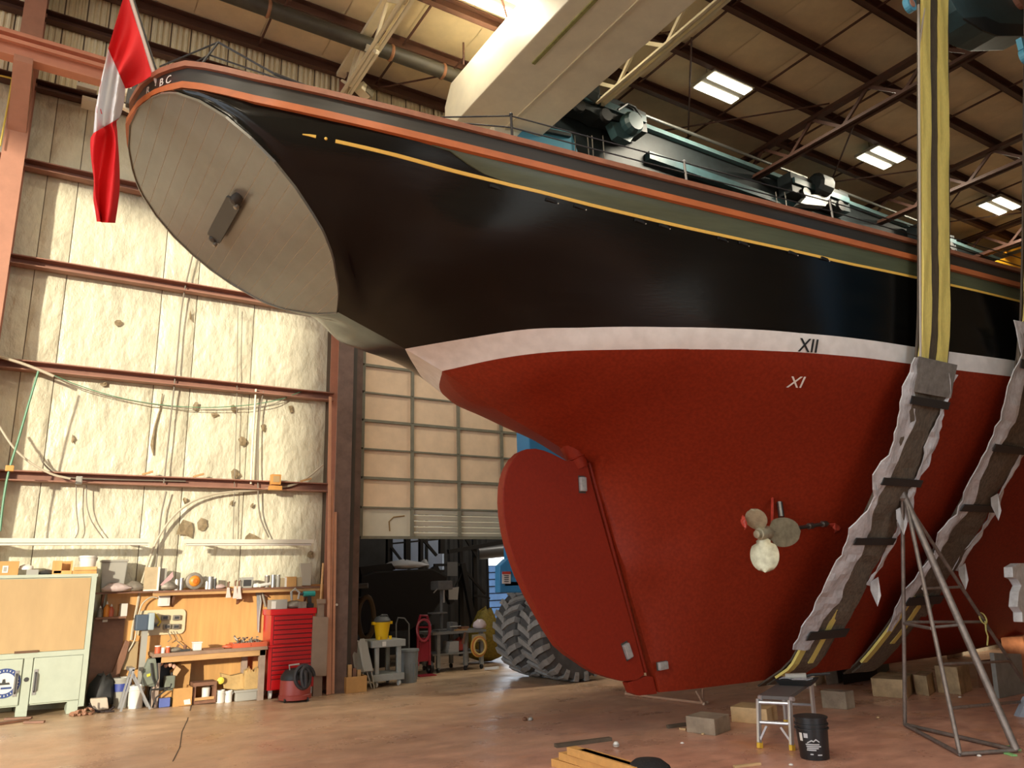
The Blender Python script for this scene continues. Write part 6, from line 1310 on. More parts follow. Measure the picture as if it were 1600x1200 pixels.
# yellow conduit beside the left column, white wall fittings under the runway
m_yc = mat('conduit_yellow', (.62, .48, .08), .45); t = thing('yellow_conduit', 'thin yellow conduit ladder beside the salmon column at the upper left', 'conduit', tuple(at(16, 170, 'Y', 12.65)))
for pts in (((26, 108), (16, 162)), ((21, 112), (13, 160)), ((0, 118), (26, 124)), ((13, 160), (0, 228))): mb = MB(); mb.tube([at(x, y, 'Y', 12.62) for x, y in pts], .014, 6); part('tube', mb, m_yc, t)
for k, (px, py) in enumerate(((136, 137), (144, 158))):
    q = Vector(at(px, py, 'Y', 13.05)); mb = MB(); mb.cbox(q + Vector((0, .1, 0)), (.30, .3, .07)); single('wall_fitting', mb, m_strip, ('upper of two small white wall fittings beside the flag', 'lower of two small white wall fittings beside the flag')[k], 'wall fitting', group='white wall fittings', bevel=.008)
# pipe under the roof, flood light on the truss end
mp = mat('lagged_pipe', (.045, .038, .026), .6, var=.25, scale=5); PYp = 11.62
q = thing('overhead_pipe', 'dark lagged pipe hung under the roof between the cream trusses', 'pipe', (4.0, PYp, CZ - .62)); mb = MB(); mb.tube([(0.0, PYp, CZ - .50), (9.5, PYp, CZ - .50)], .14, 14); part('pipe', mb, mp, q, smooth=1)
for x in (2.6, 4.9, 6.0): mb = MB(); mb.lathe([(.15, -.03), (.165, 0), (.15, .03)], (x, PYp, CZ - .50), 14, axis=(1, 0, 0)); part('clamp', mb, mat('clamp_rust', (.25, .11, .05), .6), q, smooth=1)
for x in (1.5, 2.85, 6.2, 7.6): mb = MB(); mb.tube([(x, PYp - .5, CZ - .1), (x, PYp - .5, CZ - .6)], .02, 6); mb.tube([(x, PYp - .5, CZ - .45), (x, PYp, CZ - .42)], .02, 6); part('hanger', mb, m_purl, q)
p = Vector(at(568, 142, 'Y', 12.6)); q = thing('flood_light', 'small cream flood light clamped at the end of the first cream truss', 'flood light', tuple(p)); mb = MB(); mb.cbox(p, (.26, .2, .2), rz=.4, ry=.25); part('housing', mb, m_cream, q, bevel=.02)
mb = MB(); mb.cbox(p + Vector((.10, -.09, -.03)), (.18, .02, .17), rz=.4, ry=.25); part('lens', mb, mat('lens_dull', (.22, .19, .13), .3), q); mb = MB(); mb.bar(p + Vector((-.1, .05, 0)), p + Vector((-.35, .3, .3)), .05, .05); part('bracket', mb, m_cream, q)
mb = MB()
q = struct('trim_%d' % next_trim()); 
for a, b2 in (((547, 135), (573, 60)), ((547, 135), (555, 90)), ((560, 62), (590, 82)), ((548, 133), (590, 70))): mb = MB(); mb.bar(at(*a, 'X', 4.4), at(*b2, 'X', 4.4), .06, .06); part('bracket_strut', mb, m_cream, q)
# ------------------------------------------------------------------ dim back room seen through the doorway
BRY = 18.6
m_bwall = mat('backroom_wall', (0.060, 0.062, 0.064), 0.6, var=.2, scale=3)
wb = struct('wall_back')
def bx(mb, *a): mb.box(*a); return mb
# back wall with a window strip and a doorway into daylight
wx0, wx1 = at(612, 860, 'Y', BRY).x, at(694, 860, 'Y', BRY).x; wz0, wz1 = at(650, 893, 'Y', BRY).z, 4.2
dx0, dx1, dz = at(763, 900, 'Y', BRY).x, at(806, 900, 'Y', BRY).x + 1.2, at(780, 868, 'Y', BRY).z
mb = MB()
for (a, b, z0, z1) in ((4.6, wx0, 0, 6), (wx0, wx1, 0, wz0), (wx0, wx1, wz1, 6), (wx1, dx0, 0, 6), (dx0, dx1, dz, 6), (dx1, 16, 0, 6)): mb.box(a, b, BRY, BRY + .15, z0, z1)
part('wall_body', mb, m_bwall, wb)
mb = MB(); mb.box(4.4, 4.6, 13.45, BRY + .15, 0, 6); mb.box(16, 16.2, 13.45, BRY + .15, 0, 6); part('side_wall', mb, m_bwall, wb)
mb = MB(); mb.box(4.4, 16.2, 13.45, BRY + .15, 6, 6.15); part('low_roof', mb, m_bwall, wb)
mbr = MB()
mbr.prism([(0, BRY, 0.0), (.05, BRY - .05, 0), (.15, BRY - .05, 0), (.2, BRY, 0)], (0, 0, 2.9)); r0 = part('wall_rib', mbr, m_bwall, wb); r0.location = (wx1 + .1, 0, 0)
k = 1
while wx1 + .1 + .32 * k < dx0 - .15: inst(r0, wb, (wx1 + .1 + .32 * k, 0, 0)); k += 1
win = struct('window_1'); m_frost = mat('frosted_pane', (.42, .47, .55), .5)
bs = m_frost.node_tree.nodes['Principled BSDF']; bs.inputs['Transmission Weight'].default_value = .25; bs.inputs['Roughness'].default_value = .8
nx = 3
for i in range(nx):
    a = wx0 + (wx1 - wx0) * i / nx; b = wx0 + (wx1 - wx0) * (i + 1) / nx
    mb = MB(); mb.box(a + .03, b - .03, BRY + .05, BRY + .06, wz0 + .03, wz1); part('pane', mb, m_frost, win)
    mb = MB(); mb.box(a - .03, a + .03, BRY + .0, BRY + .1, wz0, wz1); part('mullion', mb, m_dark, win)
mb = MB(); mb.box(wx0, wx1, BRY - .02, BRY + .1, wz0 - .03, wz0 + .03); part('sill', mb, m_dark, win)
mb = MB(); mb.box(dx0 - .05, dx0, BRY - .03, BRY + .15, 0, dz); mb.box(dx0 - .05, dx1, BRY - .03, BRY + .15, dz, dz + .08); struct('trim_%d' % next_trim(), mb, m_dark)
# outside beyond the doorway: a stacked blue container
t = thing('blue_container', 'blue ribbed container standing outdoors beyond the back doorway', 'container', (dx0 + 2, 25, 0)); mc = mat('container_blue', (.07, .15, .30), .5, var=.2, scale=3)
for k in range(9):
    mb = MB(); z = .1 + .24 * k; mb.box(dx0 - 2, dx0 + 8, 24 + .03 * (k % 2), 26, z, z + .2); part('side_panel', mb, mc, t)
mb = MB(); mb.box(dx0 - 2, dx0 + 8, 24.1, 26, 0, 2.25); part('body', mb, mat('container_dark', (.03, .05, .09), .5), t)
# dark scaffold struts, dark small boat under a cover, machines
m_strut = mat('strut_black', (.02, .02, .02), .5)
sc = thing('scaffold_frame', 'dark scaffold frame with diagonal braces in the back room below the raised door', 'scaffold', (at(650, 980, 'Y', 17).x, 17, 0))
for (a, b, w_) in (((607, 842), (607, 880), .06), ((658, 842), (658, 885), .07), ((606, 848), (632, 882), .05), ((660, 842), (682, 868), .06), ((606, 850), (690, 842), .04), ((560, 905), (615, 888), .05), ((718, 842), (720, 880), .07), ((728, 842), (745, 870), .06), ((678, 885), (705, 942), .14), ((722, 880), (742, 985), .12), ((700, 862), (792, 846), .10), ((725, 890), (758, 928), .05), ((678, 883), (718, 882), .06), ((636, 842), (636, 875), .12), ((690, 842), (690, 865), .12), ((722, 895), (700, 940), .03), ((740, 930), (765, 935), .05), ((742, 985), (752, 1000), .08)):
    mb = MB(); mb.bar(at(*a, 'Y', 16.8), at(*b, 'Y', 16.8), w_, w_); part('strut', mb, m_strut, sc)
for px in (607, 658, 720, 742): p = at(px, 880, 'Y', 16.9); mb = MB(); mb.box(p.x - .05, p.x + .05, 16.88, 16.96, 0, 4.2); part('post', mb, m_strut, sc)
t = thing('covered_boat', 'black covered small boat hull standing in the dark of the back room', 'boat', (at(620, 990, 'Y', 16).x, 16.2, 0))
q = [at(x, y, 'Y', 15.9) for x, y in ((565, 900), (585, 893), (640, 890), (676, 888), (700, 900), (695, 930), (672, 965), (640, 985), (562, 990))]
mb = MB(); mb.prism(q, (0, .8, 0)); part('hull', mb, m_black, t, bevel=.04)
q = [at(x, y, 'Y', 15.95) for x, y in ((562, 886), (612, 880), (618, 890), (566, 902))]; mb = MB(); mb.prism(q, (0, .7, 0)); part('bow_cover', mb, m_blk, t)
for px in (590, 660): p = at(px, 985, 'Y', 16.2); mb = MB(); mb.box(p.x - .2, p.x + .2, 16.0, 16.5, 0, max(p.z, .3) + .12); part('cradle', mb, m_strut, t)
p = at(642, 884, 'Y', 15.8); blob('white_sheet', 'crumpled white sheet lying on top of the covered boat', 'sheet', (p.x, 16.1, at(640, 889, 'Y', 15.9).z), .45, mat('sheet_white', (.62, .64, .68), .6), (1.2, .5, .45), 12, 61)
p = at(672, 872, 'Y', 15.9); blob('white_float', 'pale round float at the right end of the white sheet', 'float', (p.x, 16.2, at(672, 888, 'Y', 15.9).z), .13, mat('float_pale', (.5, .53, .56), .5), (1, .8, 1.6), 10, 62)
# second dark truck-like bulk at the left with a pale strap
p = at(566, 915, 'Y', 14.6); mb = MB(); mb.tube([at(560, 916, 'Y', 14.5), at(575, 915, 'Y', 14.4)], .05, 8); mb.tube([(at(560, 916, 'Y', 14.5).x, 14.5, at(560, 916, 'Y', 14.5).z), (4.6, 14.5, at(560, 916, 'Y', 14.5).z)], .05, 8); single('wall_pipe_stub', mb, mat('stub_grey', (.2, .2, .19), .5), 'grey pipe stub sticking out behind the door post', 'pipe', smooth=1)
t = thing('coiled_hose', 'dim brown hose coil hung on the wall behind the folding chairs', 'hose', tuple(at(575, 960, 'Y', 14.4))); c = Vector(at(572, 965, 'Y', 14.4)); mb = MB(); mb.tube([c + Vector((.16 * math.cos(a), .02 * math.sin(3 * a), .38 * math.sin(a))) for a in np.linspace(0, 2 * math.pi, 22)[:-1]], .05, 8, closed=True); part('coil', mb, mat('hose_brown', (.10, .06, .025), .6), t, smooth=1); mb = MB(); mb.bar((4.6, 14.4, c.z + .38), c + Vector((0, 0, .38)), .03, .03); part('hook', mb, m_strut, t)
# paper notices
for k, (r_, yy, lb) in enumerate((((699, 878, 715, 900), 16.6, 'pale grey paper notice taped high on the scaffold'), ((701, 917, 717, 937), 16.5, 'white curled paper notice below the grey one'))):
    q = [at(x, y, 'Y', yy) for x, y in ((r_[0], r_[3]), (r_[2] - 2 * k, r_[3]), (r_[2], r_[1]), (r_[0], r_[1] + 2 * k))]; mb = MB(); mb.prism(q, (0, .01, 0)); single('paper_notice', mb, mat('paper_grey%s' % 'ab'[k], ((.20, .21, .22), (.55, .55, .53))[k], .7), lb, 'notice', group='notices in the back room')
# duct over the rear doorway
t = thing('air_duct', 'round grey air duct above the back doorway', 'duct', tuple(at(775, 862, 'Y', 17.5))); mb = MB(); a = at(748, 864, 'Y', 17.6); b = at(808, 858, 'Y', 17.2); mb.tube([a, b], .17, 14); part('duct', mb, mat('duct_grey', (.16, .16, .16), .4, .4), t, smooth=1)
for s in (.2, .8): q = Vector(a).lerp(Vector(b), s); mb = MB(); mb.tube([q, (q.x, q.y, 6.0)], .012, 5); part('hanger', mb, m_strut, t)
l = bpy.data.lights.new('back_room_fill', 'AREA'); l.shape = 'RECTANGLE'; l.size, l.size_y = 1.4, .4; l.energy = 55; l.color = (1, .93, .82)  # unseen fill light added to brighten the dark back room
t = thing('back_room_fill_fixture', 'added unseen fill light under the low roof of the back room', 'light', (10.2, 15.4, 5.7)); mb = MB(); mb.box(9.5, 10.9, 15.3, 15.5, 5.72, 5.8); part('housing', mb, m_fix, t); mb = MB(); mb.tube([(9.55, 15.4, 5.70), (10.85, 15.4, 5.70)], .02, 8); part('tube', mb, m_tubeglow, t); mb = MB(); mb.tube([(10.2, 15.4, 5.8), (10.2, 15.4, 6.0)], .01, 6); part('hanger', mb, m_dark, t)
o = bpy.data.objects.new('back_room_fill', l); COL.objects.link(o); o.parent = t; o.location = (0, 0, -.05)
# drill press
m_mach = mat('machine_grey', (.16, .16, .155), .5, var=.2, scale=8)
p = at(698, 1000, 'Y', 14.6); px_ = p.x; wbz = .86
# ---- second workbench by the tyre
t = thing('steel_workbench', 'grey steel workbench on casters between the drum and the tyres', 'workbench', (at(722, 1040, 'Y', 14.2).x, 14.3, 0)); x0, x1 = at(676, 990, 'Y', 14.1).x, at(760, 990, 'Y', 14.1).x; z1 = at(715, 986, 'Y', 14.1).z
m_bst2 = mat('bench_steel', (.26, .27, .26), .45, .2, var=.15, scale=7)
mb = MB(); mb.box(x0, x1, 14.1, 14.85, z1 - .05, z1); part('top', mb, m_bst2, t, bevel=.006)
mb = MB(); mb.box(x0 + .03, x1 - .03, 14.16, 14.8, z1 * .42, z1 * .42 + .03); part('lower_shelf', mb, m_bst2, t)
for x in (x0 + .12, (x0 + x1) / 2 + .12, x1 - .12):
    for y in (14.14, 14.76): mb = MB(); mb.box(x, x + .07, y, y + .07, .09, z1 - .05); part('leg', mb, m_bst2, t)
for x in (x0 + .15, (x0 + x1) / 2 + .15, x1 - .09):
    for y in (14.17, 14.79): mb = MB(); mb.lathe([(.045, -.02), (.045, .02)], (x, y, .045), 10, axis=(1, 0, 0)); part('caster', mb, m_blk, t)
bz2 = z1; sz2 = z1 * .42 + .03
def bb(name, lb, cat, px, Y, d, z, m, **k): return boxthing(name, lb, cat, px, Y, d, m, z, **k)
t = thing('drill_press', 'grey drill press standing on the left end of the steel workbench', 'drill press', (at(697, 985, 'Y', 14.3).x, 14.45, bz2)); xx = at(697, 985, 'Y', 14.3).x
mb = MB(); mb.box(xx - .16, xx + .16, 14.3, 14.6, bz2, bz2 + .03); part('base', mb, m_mach, t); mb = MB(); mb.tube([(xx, 14.5, bz2 + .03), (xx, 14.5, bz2 + .85)], .03, 10); part('column', mb, m_mach, t, smooth=1)
mb = MB(); mb.box(xx - .30, xx + .02, 14.28, 14.52, bz2 + .34, bz2 + .37); part('table', mb, m_mach, t); mb = MB(); mb.box(xx - .2, xx + .14, 14.25, 14.6, bz2 + .80, bz2 + .98); part('head', mb, m_mach, t, bevel=.03)
mb = MB(); mb.tube([(xx - .02, 14.35, bz2 + .80), (xx - .02, 14.35, bz2 + .55)], .022, 8); part('chuck', mb, m_steel, t); mb = MB(); mb.tube([(xx - .16, 14.3, bz2 + .85), (xx - .3, 14.25, bz2 + .75)], .012, 6); part('feed_handle', mb, m_steel, t)
t = thing('bench_vise', 'small grey vise on the steel workbench right of the drill press', 'vise', (at(707, 984, 'Y', 14.2).x, 14.25, bz2)); xx = at(708, 984, 'Y', 14.2).x
mb = MB(); mb.box(xx - .07, xx + .07, 14.16, 14.36, bz2, bz2 + .06); part('base', mb, m_mach, t, bevel=.01); mb = MB(); mb.box(xx - .06, xx + .06, 14.12, 14.2, bz2 + .06, bz2 + .17); part('front_jaw', mb, m_mach, t, bevel=.01); mb = MB(); mb.box(xx - .06, xx + .06, 14.26, 14.36, bz2 + .06, bz2 + .17); part('rear_jaw', mb, m_mach, t, bevel=.01); mb = MB(); mb.tube([(xx - .12, 14.1, bz2 + .09), (xx + .12, 14.1, bz2 + .09)], .01, 6); part('handle', mb, m_steel, t)
bb('timber_block', 'brown wood block on the front edge of the steel workbench', 'block', (711, 983, 731, 988), 14.12, .2, bz2, m_wood); b_ = pbox(711, 983, 731, 988, 14.12, .2, bz2)
bb('timber_wedge', 'smaller wood piece on top of the brown wood block', 'block', (721, 979, 733, 983), 14.14, .14, b_[5], m_woodk)
mb = MB(); q = [at(x, y, 'Y', 14.06) for x, y in ((722, 1006), (726, 988), (728, 988), (725, 1006))]; mb.prism(q, (0, .03, 0)); single('hanging_strap', mb, m_woodk, 'brown strap hanging over the front of the steel workbench', 'strap')
for k in range(3): bb('white_tray', ('bottom', 'middle', 'top')[k] + ' of three white trays stacked on the lower shelf of the steel workbench', 'tray', (701 + k, 1014 - 6 * k, 717, 1020 - 6 * k), 14.2, .3, sz2 + .07 * k, mat('tray_white', (.42, .42, .40), .5), group='white trays on the lower shelf')
p = at(724, 1012, 'Y', 14.2); blob('red_hose_heap', 'red and orange hoses heaped on the lower shelf beside the trays', 'hoses', (p.x, 14.35, sz2), .22, mat('hose_red', (.36, .05, .03), .5), (1, .7, 1.2), 10, 71)
t = thing('air_hose_coil', 'coiled yellow orange hose hung at the right end of the steel workbench', 'hose', tuple(at(745, 1012, 'Y', 14.05))); c = Vector(at(748, 1010, 'Y', 14.04))
for k in range(3): mb = MB(); mb.tube([c + Vector(((.17 - .02 * k) * math.cos(a), -.02 * k, (.19 - .02 * k) * math.sin(a))) for a in np.linspace(0, 2 * math.pi, 20)[:-1]], .02, 7, closed=True); part('loop', mb, mat('coil_ochre%s' % 'abc'[k], ((.55, .32, .06), (.5, .14, .03), (.55, .38, .12))[k], .5), t, smooth=1)
p = at(748, 990, 'Y', 14.0); q = [at(x, y, 'Y', 14.05) for x, y in ((738, 1005), (738, 992), (758, 990), (760, 1000))]; mb = MB(); mb.prism(q, (0, .02, 0)); single('bench_apron_sheet', mb, mat('sheet_tan', (.34, .30, .22), .6), 'pale tan sheet hanging behind the coiled hose', 'sheet')
p = at(753, 981, 'Y', 13.8); blob('white_bag', 'small pinkish white plastic bag at the right end of the steel workbench', 'bag', (at(753, 986, 'Y', 14.15).x, 14.25, bz2), .17, mat('bag_pinkwhite', (.75, .62, .62), .4), (.9, .7, 1.1), 10, 75)
p = at(766, 985, 'Y', 14.9); blob('yellow_rope_heap', 'heap of yellow rope behind the steel workbench beside the tyre', 'rope', (at(768, 985, 'Y', 14.95).x, 15.2, bz2 * .0), .42, mat('rope_yellow', (.30, .22, .03), .7, var=.3, scale=20, bump=.8, bscale=30), (1.1, .7, 2.6), 12, 77)
mb = MB(); mb.bar(at(758, 1032, 'Y', 13.9), at(778, 1030, 'Y', 13.5), .05, .05); single('pale_tube', mb, m_white, 'pale tube end beside the workbench caster and the tyre', 'tube'); bpy.data.objects['pale_tube'].location.z = .0
# ---- hand truck, red, with hoses
t = thing('hand_truck', 'red hand truck with looped hose standing in the back room doorway', 'hand truck', (at(660, 1040, 'Y', 14.0).x, 14.0, 0)); m_ht = mat('truck_red', (.28, .015, .03), .45)
pts = [at(x, y, 'Y', 14.0) for x, y in ((653, 1040), (653, 975), (657, 962), (667, 962), (671, 975), (671, 1040))]
pts[0].z = pts[-1].z = .18
mb = MB(); mb.tube(pts, .028, 8); part('frame', mb, m_ht, t, smooth=1)
for y in (980, 998, 1015): mb = MB(); mb.bar(at(653, y, 'Y', 14.0), at(671, y, 'Y', 14.0), .03, .03); part('cross_bar', mb, m_ht, t)
xa, xb = at(653, 1040, 'Y', 14).x, at(671, 1040, 'Y', 14).x
mb = MB(); mb.box(xa - .05, xb + .05, 13.8, 14.05, .0, .02); part('toe_plate', mb, m_ht, t)
for x in (xa - .06, xb + .06): mb = MB(); mb.lathe([(.06, -.03), (.12, -.03), (.12, .03), (.06, .03)], (x, 14.1, .12), 16, axis=(1, 0, 0), closed=True); part('wheel', mb, m_blk, t)
mb = MB(); c = Vector(at(662, 985, 'Y', 13.95)); mb.tube([c + Vector((.14 * math.cos(a), -.02 * math.sin(2 * a), .2 * math.sin(a))) for a in np.linspace(0, 2 * math.pi, 18)[:-1]], .025, 7, closed=True); part('hose_loop', mb, mat('loop_red', (.36, .04, .06), .4), t, smooth=1)
mb = MB(); mb.box(xa + .02, xb - .02, 13.98, 14.12, .25, .62); part('tank', mb, m_ht, t, bevel=.03)
t = thing('hose_hoop', 'thin pale metal hoop frame standing behind the service cart', 'hoop', (at(632, 1000, 'Y', 13.8).x, 13.8, 0)); P3 = [at(x, y, 'Y', 13.8) for x, y in ((639, 1060), (639, 975), (632, 966), (622, 965), (619, 975), (619, 1060))]; P3[0].z = P3[-1].z = 0.0; mb = MB(); mb.tube(P3, .014, 7); part('hoop', mb, m_mach, t, smooth=1)
# ---- service cart with the yellow vacuum
CY = 12.95
t = thing('service_cart', 'grey two-shelf service cart carrying the yellow vacuum', 'cart', (at(608, 1072, 'Y', CY).x, CY + .3, 0)); x0, x1 = at(582, 1010, 'Y', CY).x, at(634, 1010, 'Y', CY).x; m_cart = mat('cart_grey', (.33, .34, .31), .55, var=.08, scale=8)
zt0, zt1 = at(608, 1011, 'Y', CY).z, at(608, 1000, 'Y', CY).z; zb0 = .10
mb = MB(); mb.box(x0, x1, CY, CY + .62, zt0, zt1); part('top_shelf', mb, m_cart, t, bevel=.012)
mb = MB(); mb.box(x0 + .02, x1 - .02, CY, CY + .62, zb0, zb0 + .11); part('bottom_shelf', mb, m_cart, t, bevel=.012)
for x in (x0 + .07, x1 - .14):
    for y in (CY + .03, CY + .53): mb = MB(); mb.box(x, x + .07, y, y + .06, zb0 + .11, zt0); part('post', mb, m_cart, t, bevel=.01)
for x in (x0 + .1, x1 - .1):
    for y in (CY + .06, CY + .56): mb = MB(); mb.lathe([(.05, -.018), (.05, .018)], (x, y, .05), 12, axis=(1, 0, 0)); part('caster', mb, mat('caster_pale', (.5, .5, .46), .5), t)
mb = MB(); mb.box(x0 + .18, x0 + .25, CY - .004, CY, zt0 + .02, zt1 - .02); part('label', mb, m_white, t)
p = at(600, 1000, 'Y', CY + .2); x, z = p.x, zt1; t = thing('yellow_vacuum', 'yellow workshop vacuum with dark head standing on the service cart', 'vacuum cleaner', (x, CY + .3, z)); r = .145; m_vy = mat('vac_yellow', (.80, .50, .01), .4)
hz = at(600, 972, 'Y', CY + .2).z - z
mb = MB(); mb.lathe([(r * .72, 0), (r * .8, hz * .3), (r, hz * .92), (r * 1.06, hz)], (x, CY + .3, z), 20); part('tank', mb, m_vy, t, smooth=40)
for s in (-1, 1): mb = MB(); mb.box(x + s * r * .75 - .02, x + s * r * .75 + .02, CY + .16, CY + .2, z, z + hz * .2); part('foot', mb, m_vy, t); mb = MB(); mb.box(x + s * r * 1.1 - .025, x + s * r * 1.1 + .025, CY + .26, CY + .34, z + hz * .86, z + hz * 1.02); part('latch', mb, m_vy, t)
mb = MB(); mb.lathe([(r * 1.02, hz * 1.0), (r * 1.05, hz * 1.08), (r * .75, hz * 1.3), (r * .3, hz * 1.36)], (x, CY + .3, z), 18); part('head', mb, mat('vac_head', (.07, .075, .075), .5), t, smooth=40)
mb = MB(); mb.tube([(x - .06, CY + .25, z + hz * 1.3), (x - .04, CY + .22, z + hz * 1.42), (x + .06, CY + .22, z + hz * 1.40), (x + .09, CY + .25, z + hz * 1.28)], .014, 6); part('handle', mb, MATS['vac_head'], t)
# ---- drum, boxes, folded chairs by the post
x0, x1 = at(630, 1040, 'Y', 13.1).x, at(659, 1040, 'Y', 13.1).x; r = (x1 - x0) / 2; z1 = at(645, 1015, 'Y', 13.1).z
t = thing('trash_can', 'grey plastic trash can standing right of the service cart', 'trash can', ((x0 + x1) / 2, 13.1 + r, 0)); m_tc = mat('can_grey', (.20, .22, .22), .55, var=.12, scale=6)
cx, cy = (x0 + x1) / 2, 13.1 + r
mb = MB(); mb.lathe([(r * .82, 0), (r * .84, .03), (r, z1 * .95), (r * .93, z1 * .95), (r * .8, .05)], (cx, cy, 0), 22); part('body', mb, m_tc, t, smooth=35)
mb = MB(); mb.lathe([(r * .99, z1 * .92), (r * 1.08, z1 * .94), (r * 1.08, z1), (r * .95, z1)], (cx, cy, 0), 22); part('rim', mb, m_tc, t, smooth=35)
for k in range(10): a = 2 * math.pi * k / 10; mb = MB(); mb.bar((cx + r * .84 * math.cos(a), cy + r * .84 * math.sin(a), .05), (cx + r * .95 * math.cos(a), cy + r * .95 * math.sin(a), z1 * .6), .03, .02); part('rib', mb, m_tc, t)
t, b = carton('cardboard box holding offcuts at the foot of the dark column', (541, 1057, 573, 1081), 12.66, .3); 
for k, (xx, h) in enumerate(((.06, .18), (.14, .12), (.22, .09))): mb = MB(); x = b[0] + xx; mb.box(x, x + .06, 12.75, 12.80, .012, b[5] + h); single('box_offcut', mb, (m_wood, m_woodk, m_wood)[k], ('tallest', 'middle', 'shortest')[k] + ' wood offcut standing in the cardboard box by the column', 'wood offcut', group='offcuts in the cardboard box')
m_fc = mat('folded_chair_pale', (.36, .35, .30), .5)
for k, (top, bot, lb) in enumerate((((556, 1003), (566, 1078), 'left of two folded pale panels leaning by the service cart'), ((567, 998), (581, 1080), 'right of two folded pale panels leaning by the service cart, taller'))):
    a = Vector(at(*bot, 'Y', 12.97 - .12 * k)); a.z = .01; b2 = Vector(at(*top, 'Y', 13.07 - .12 * k)); t = thing('folded_chair', lb, 'folding chair', tuple(a), 'folded chairs by the service cart'); wd = .17
    d_ = (b2 - a); mb = MB(); q = [a.lerp(b2, .35) + Vector((-wd * .5, 0, 0)), a.lerp(b2, .35) + Vector((wd * .5, 0, 0)), b2 + Vector((wd * .45, 0, -.08)), b2 + Vector((wd * .15, 0, 0)), b2 + Vector((-wd * .25, 0, 0)), b2 + Vector((-wd * .5, 0, -.08))]; mb.prism(q, (0, .03, 0)); part('backrest', mb, m_fc, t, bevel=.006)
    for s in (-.45, .45): mb = MB(); mb.tube([a + Vector((s * wd * .3 + .04, .05, 0)), a.lerp(b2, .97) + Vector((s * wd, .05, 0))], .012, 6); part('leg', mb, m_fc, t)
# ------------------------------------------------------------------ on the open floor
def timber(lb, px0, px1, py, hpx, Y0, dpt, m, rz=0.0, cat='timber block', zoff=0, group=None, name='timber_block'):
    a = at(px0, py, 'Z', 0); b2 = at(px1, py, 'Z', 0); v = CM @ (np.array([a.x, a.y, 0]) - np.array([0, 0, CH])); s = v[2] / FPX
    L = (Vector(b2) - Vector(a)).length; h = hpx * s; c = (Vector(a) + Vector(b2)) / 2; d = Vector((b2.x - a.x, b2.y - a.y, 0)).normalized(); n = Vector((-d.y, d.x, 0)); 
    if n.dot(Vector((c.x, c.y, 0))) < 0: n = -n
    mb = MB(); p0 = Vector((a.x, a.y, zoff)); p1 = Vector((b2.x, b2.y, zoff)); mb.hexa([p0, p1, p1 + n * dpt, p0 + n * dpt] + [q + Vector((0, 0, h)) for q in (p0, p1, p1 + n * dpt, p0 + n * dpt)])
    o = single(name, mb, m, lb, cat, group=group, bevel=.008); return (a, b2, n, h)
m_tim = mat('weathered_timber', (.30, .24, .17), .75, var=.3, scale=5, bump=.3, bscale=20)
m_timp = mat('pale_timber', (.58, .40, .20), .7, var=.18, scale=4, stretch=(.5, 2, 2))
m_timd = mat('dark_timber', (.10, .075, .05), .8, var=.3, scale=5)
m_timr = mat('split_timber', (.46, .33, .18), .75, var=.35, scale=5, bump=.4, bscale=14)
def oblock(lb, pts, dpt_pts, h, m, z=0.0, group=None, name='timber_block', cat='timber block'):
    """a squared baulk: ground line pts (two picture points of the near face) and the picture point of its far end"""
    a, b2 = (Vector(at(x, y, 'Z', z)) for x, y in pts); c = Vector(at(*dpt_pts, 'Z', z)); d = c - b2; mb = MB(); q = [a, b2, b2 + d, a + d]
    if (b2 - a).cross(d).z < 0: q = [a, a + d, b2 + d, b2]
    mb.hexa(q + [k + Vector((0, 0, h)) for k in q]); return single(name, mb, m, lb, cat, group=group, bevel=.010)
oblock('grey weathered timber block nearest the dark floor strip', ((1073, 1144), (1118, 1150)), (1142, 1141), .17, m_tim)
oblock('pale orange baulk lying behind the aluminium work platform', ((1143, 1128), (1200, 1133)), (1216, 1124), .17, m_timp)
oblock('grey mottled block standing alone right of the work platform top', ((1285, 1106), (1324, 1109)), (1337, 1106), .21, m_tim)
oblock('cream pointed baulk supporting the keel behind the paint tray', ((1200, 1068), (1275, 1072)), (1290, 1066), .17, mat('cream_timber', (.70, .58, .38), .7, var=.1, scale=4))
oblock('grey block on end beside the cream pointed baulk', ((1292, 1070), (1310, 1068)), (1320, 1064), .26, m_tim)
oblock('split yellowish baulk, left of the row behind the pipe stand', ((1364, 1088), (1418, 1092)), (1430, 1080), .24, m_timr)
oblock('second split baulk of the row, half behind the upright pipe leg', ((1432, 1085), (1452, 1088)), (1462, 1080), .26, m_timr)
oblock('pale brown upright block of the row behind the second pipe leg', ((1466, 1082), (1502, 1086)), (1520, 1078), .36, m_timr)
oblock('reddish brown block at the right end of the row', ((1530, 1075), (1556, 1072)), (1566, 1066), .34, m_woodk)
oblock('long grey sleeper on the floor under the far hull', ((1345, 1046), (1480, 1012)), (1486, 1008), .22, m_tim, name='sleeper', cat='sleeper')
oblock('second grey sleeper lying beyond the pipe stand', ((1480, 1030), (1600, 1004)), (1604, 1000), .20, m_tim, name='sleeper', cat='sleeper')
oblock('black heavy block in the shadow under the keel', ((1318, 1070), (1372, 1060)), (1390, 1046), .44, m_blk)
oblock('orange rusty crate side standing at the right edge of the floor', ((1575, 1062), (1610, 1060)), (1616, 1050), .62, mat('rusty_orange', (.36, .13, .05), .7, var=.25, scale=7), name='rusty_crate', cat='crate')
q = [at(x, y, 'Y', 5.75) for x, y in ((1563, 1098), (1604, 1096), (1596, 1022), (1553, 1020))]; q[0].z = q[1].z = 0; mb = MB(); mb.prism(q, (0, .06, 0)); single('concrete_slab', mb, mat('slab_grey', (.24, .235, .21), .8, var=.2, scale=5), 'grey slab leaning upright behind the thick pipe leg', 'slab', bevel=.008)
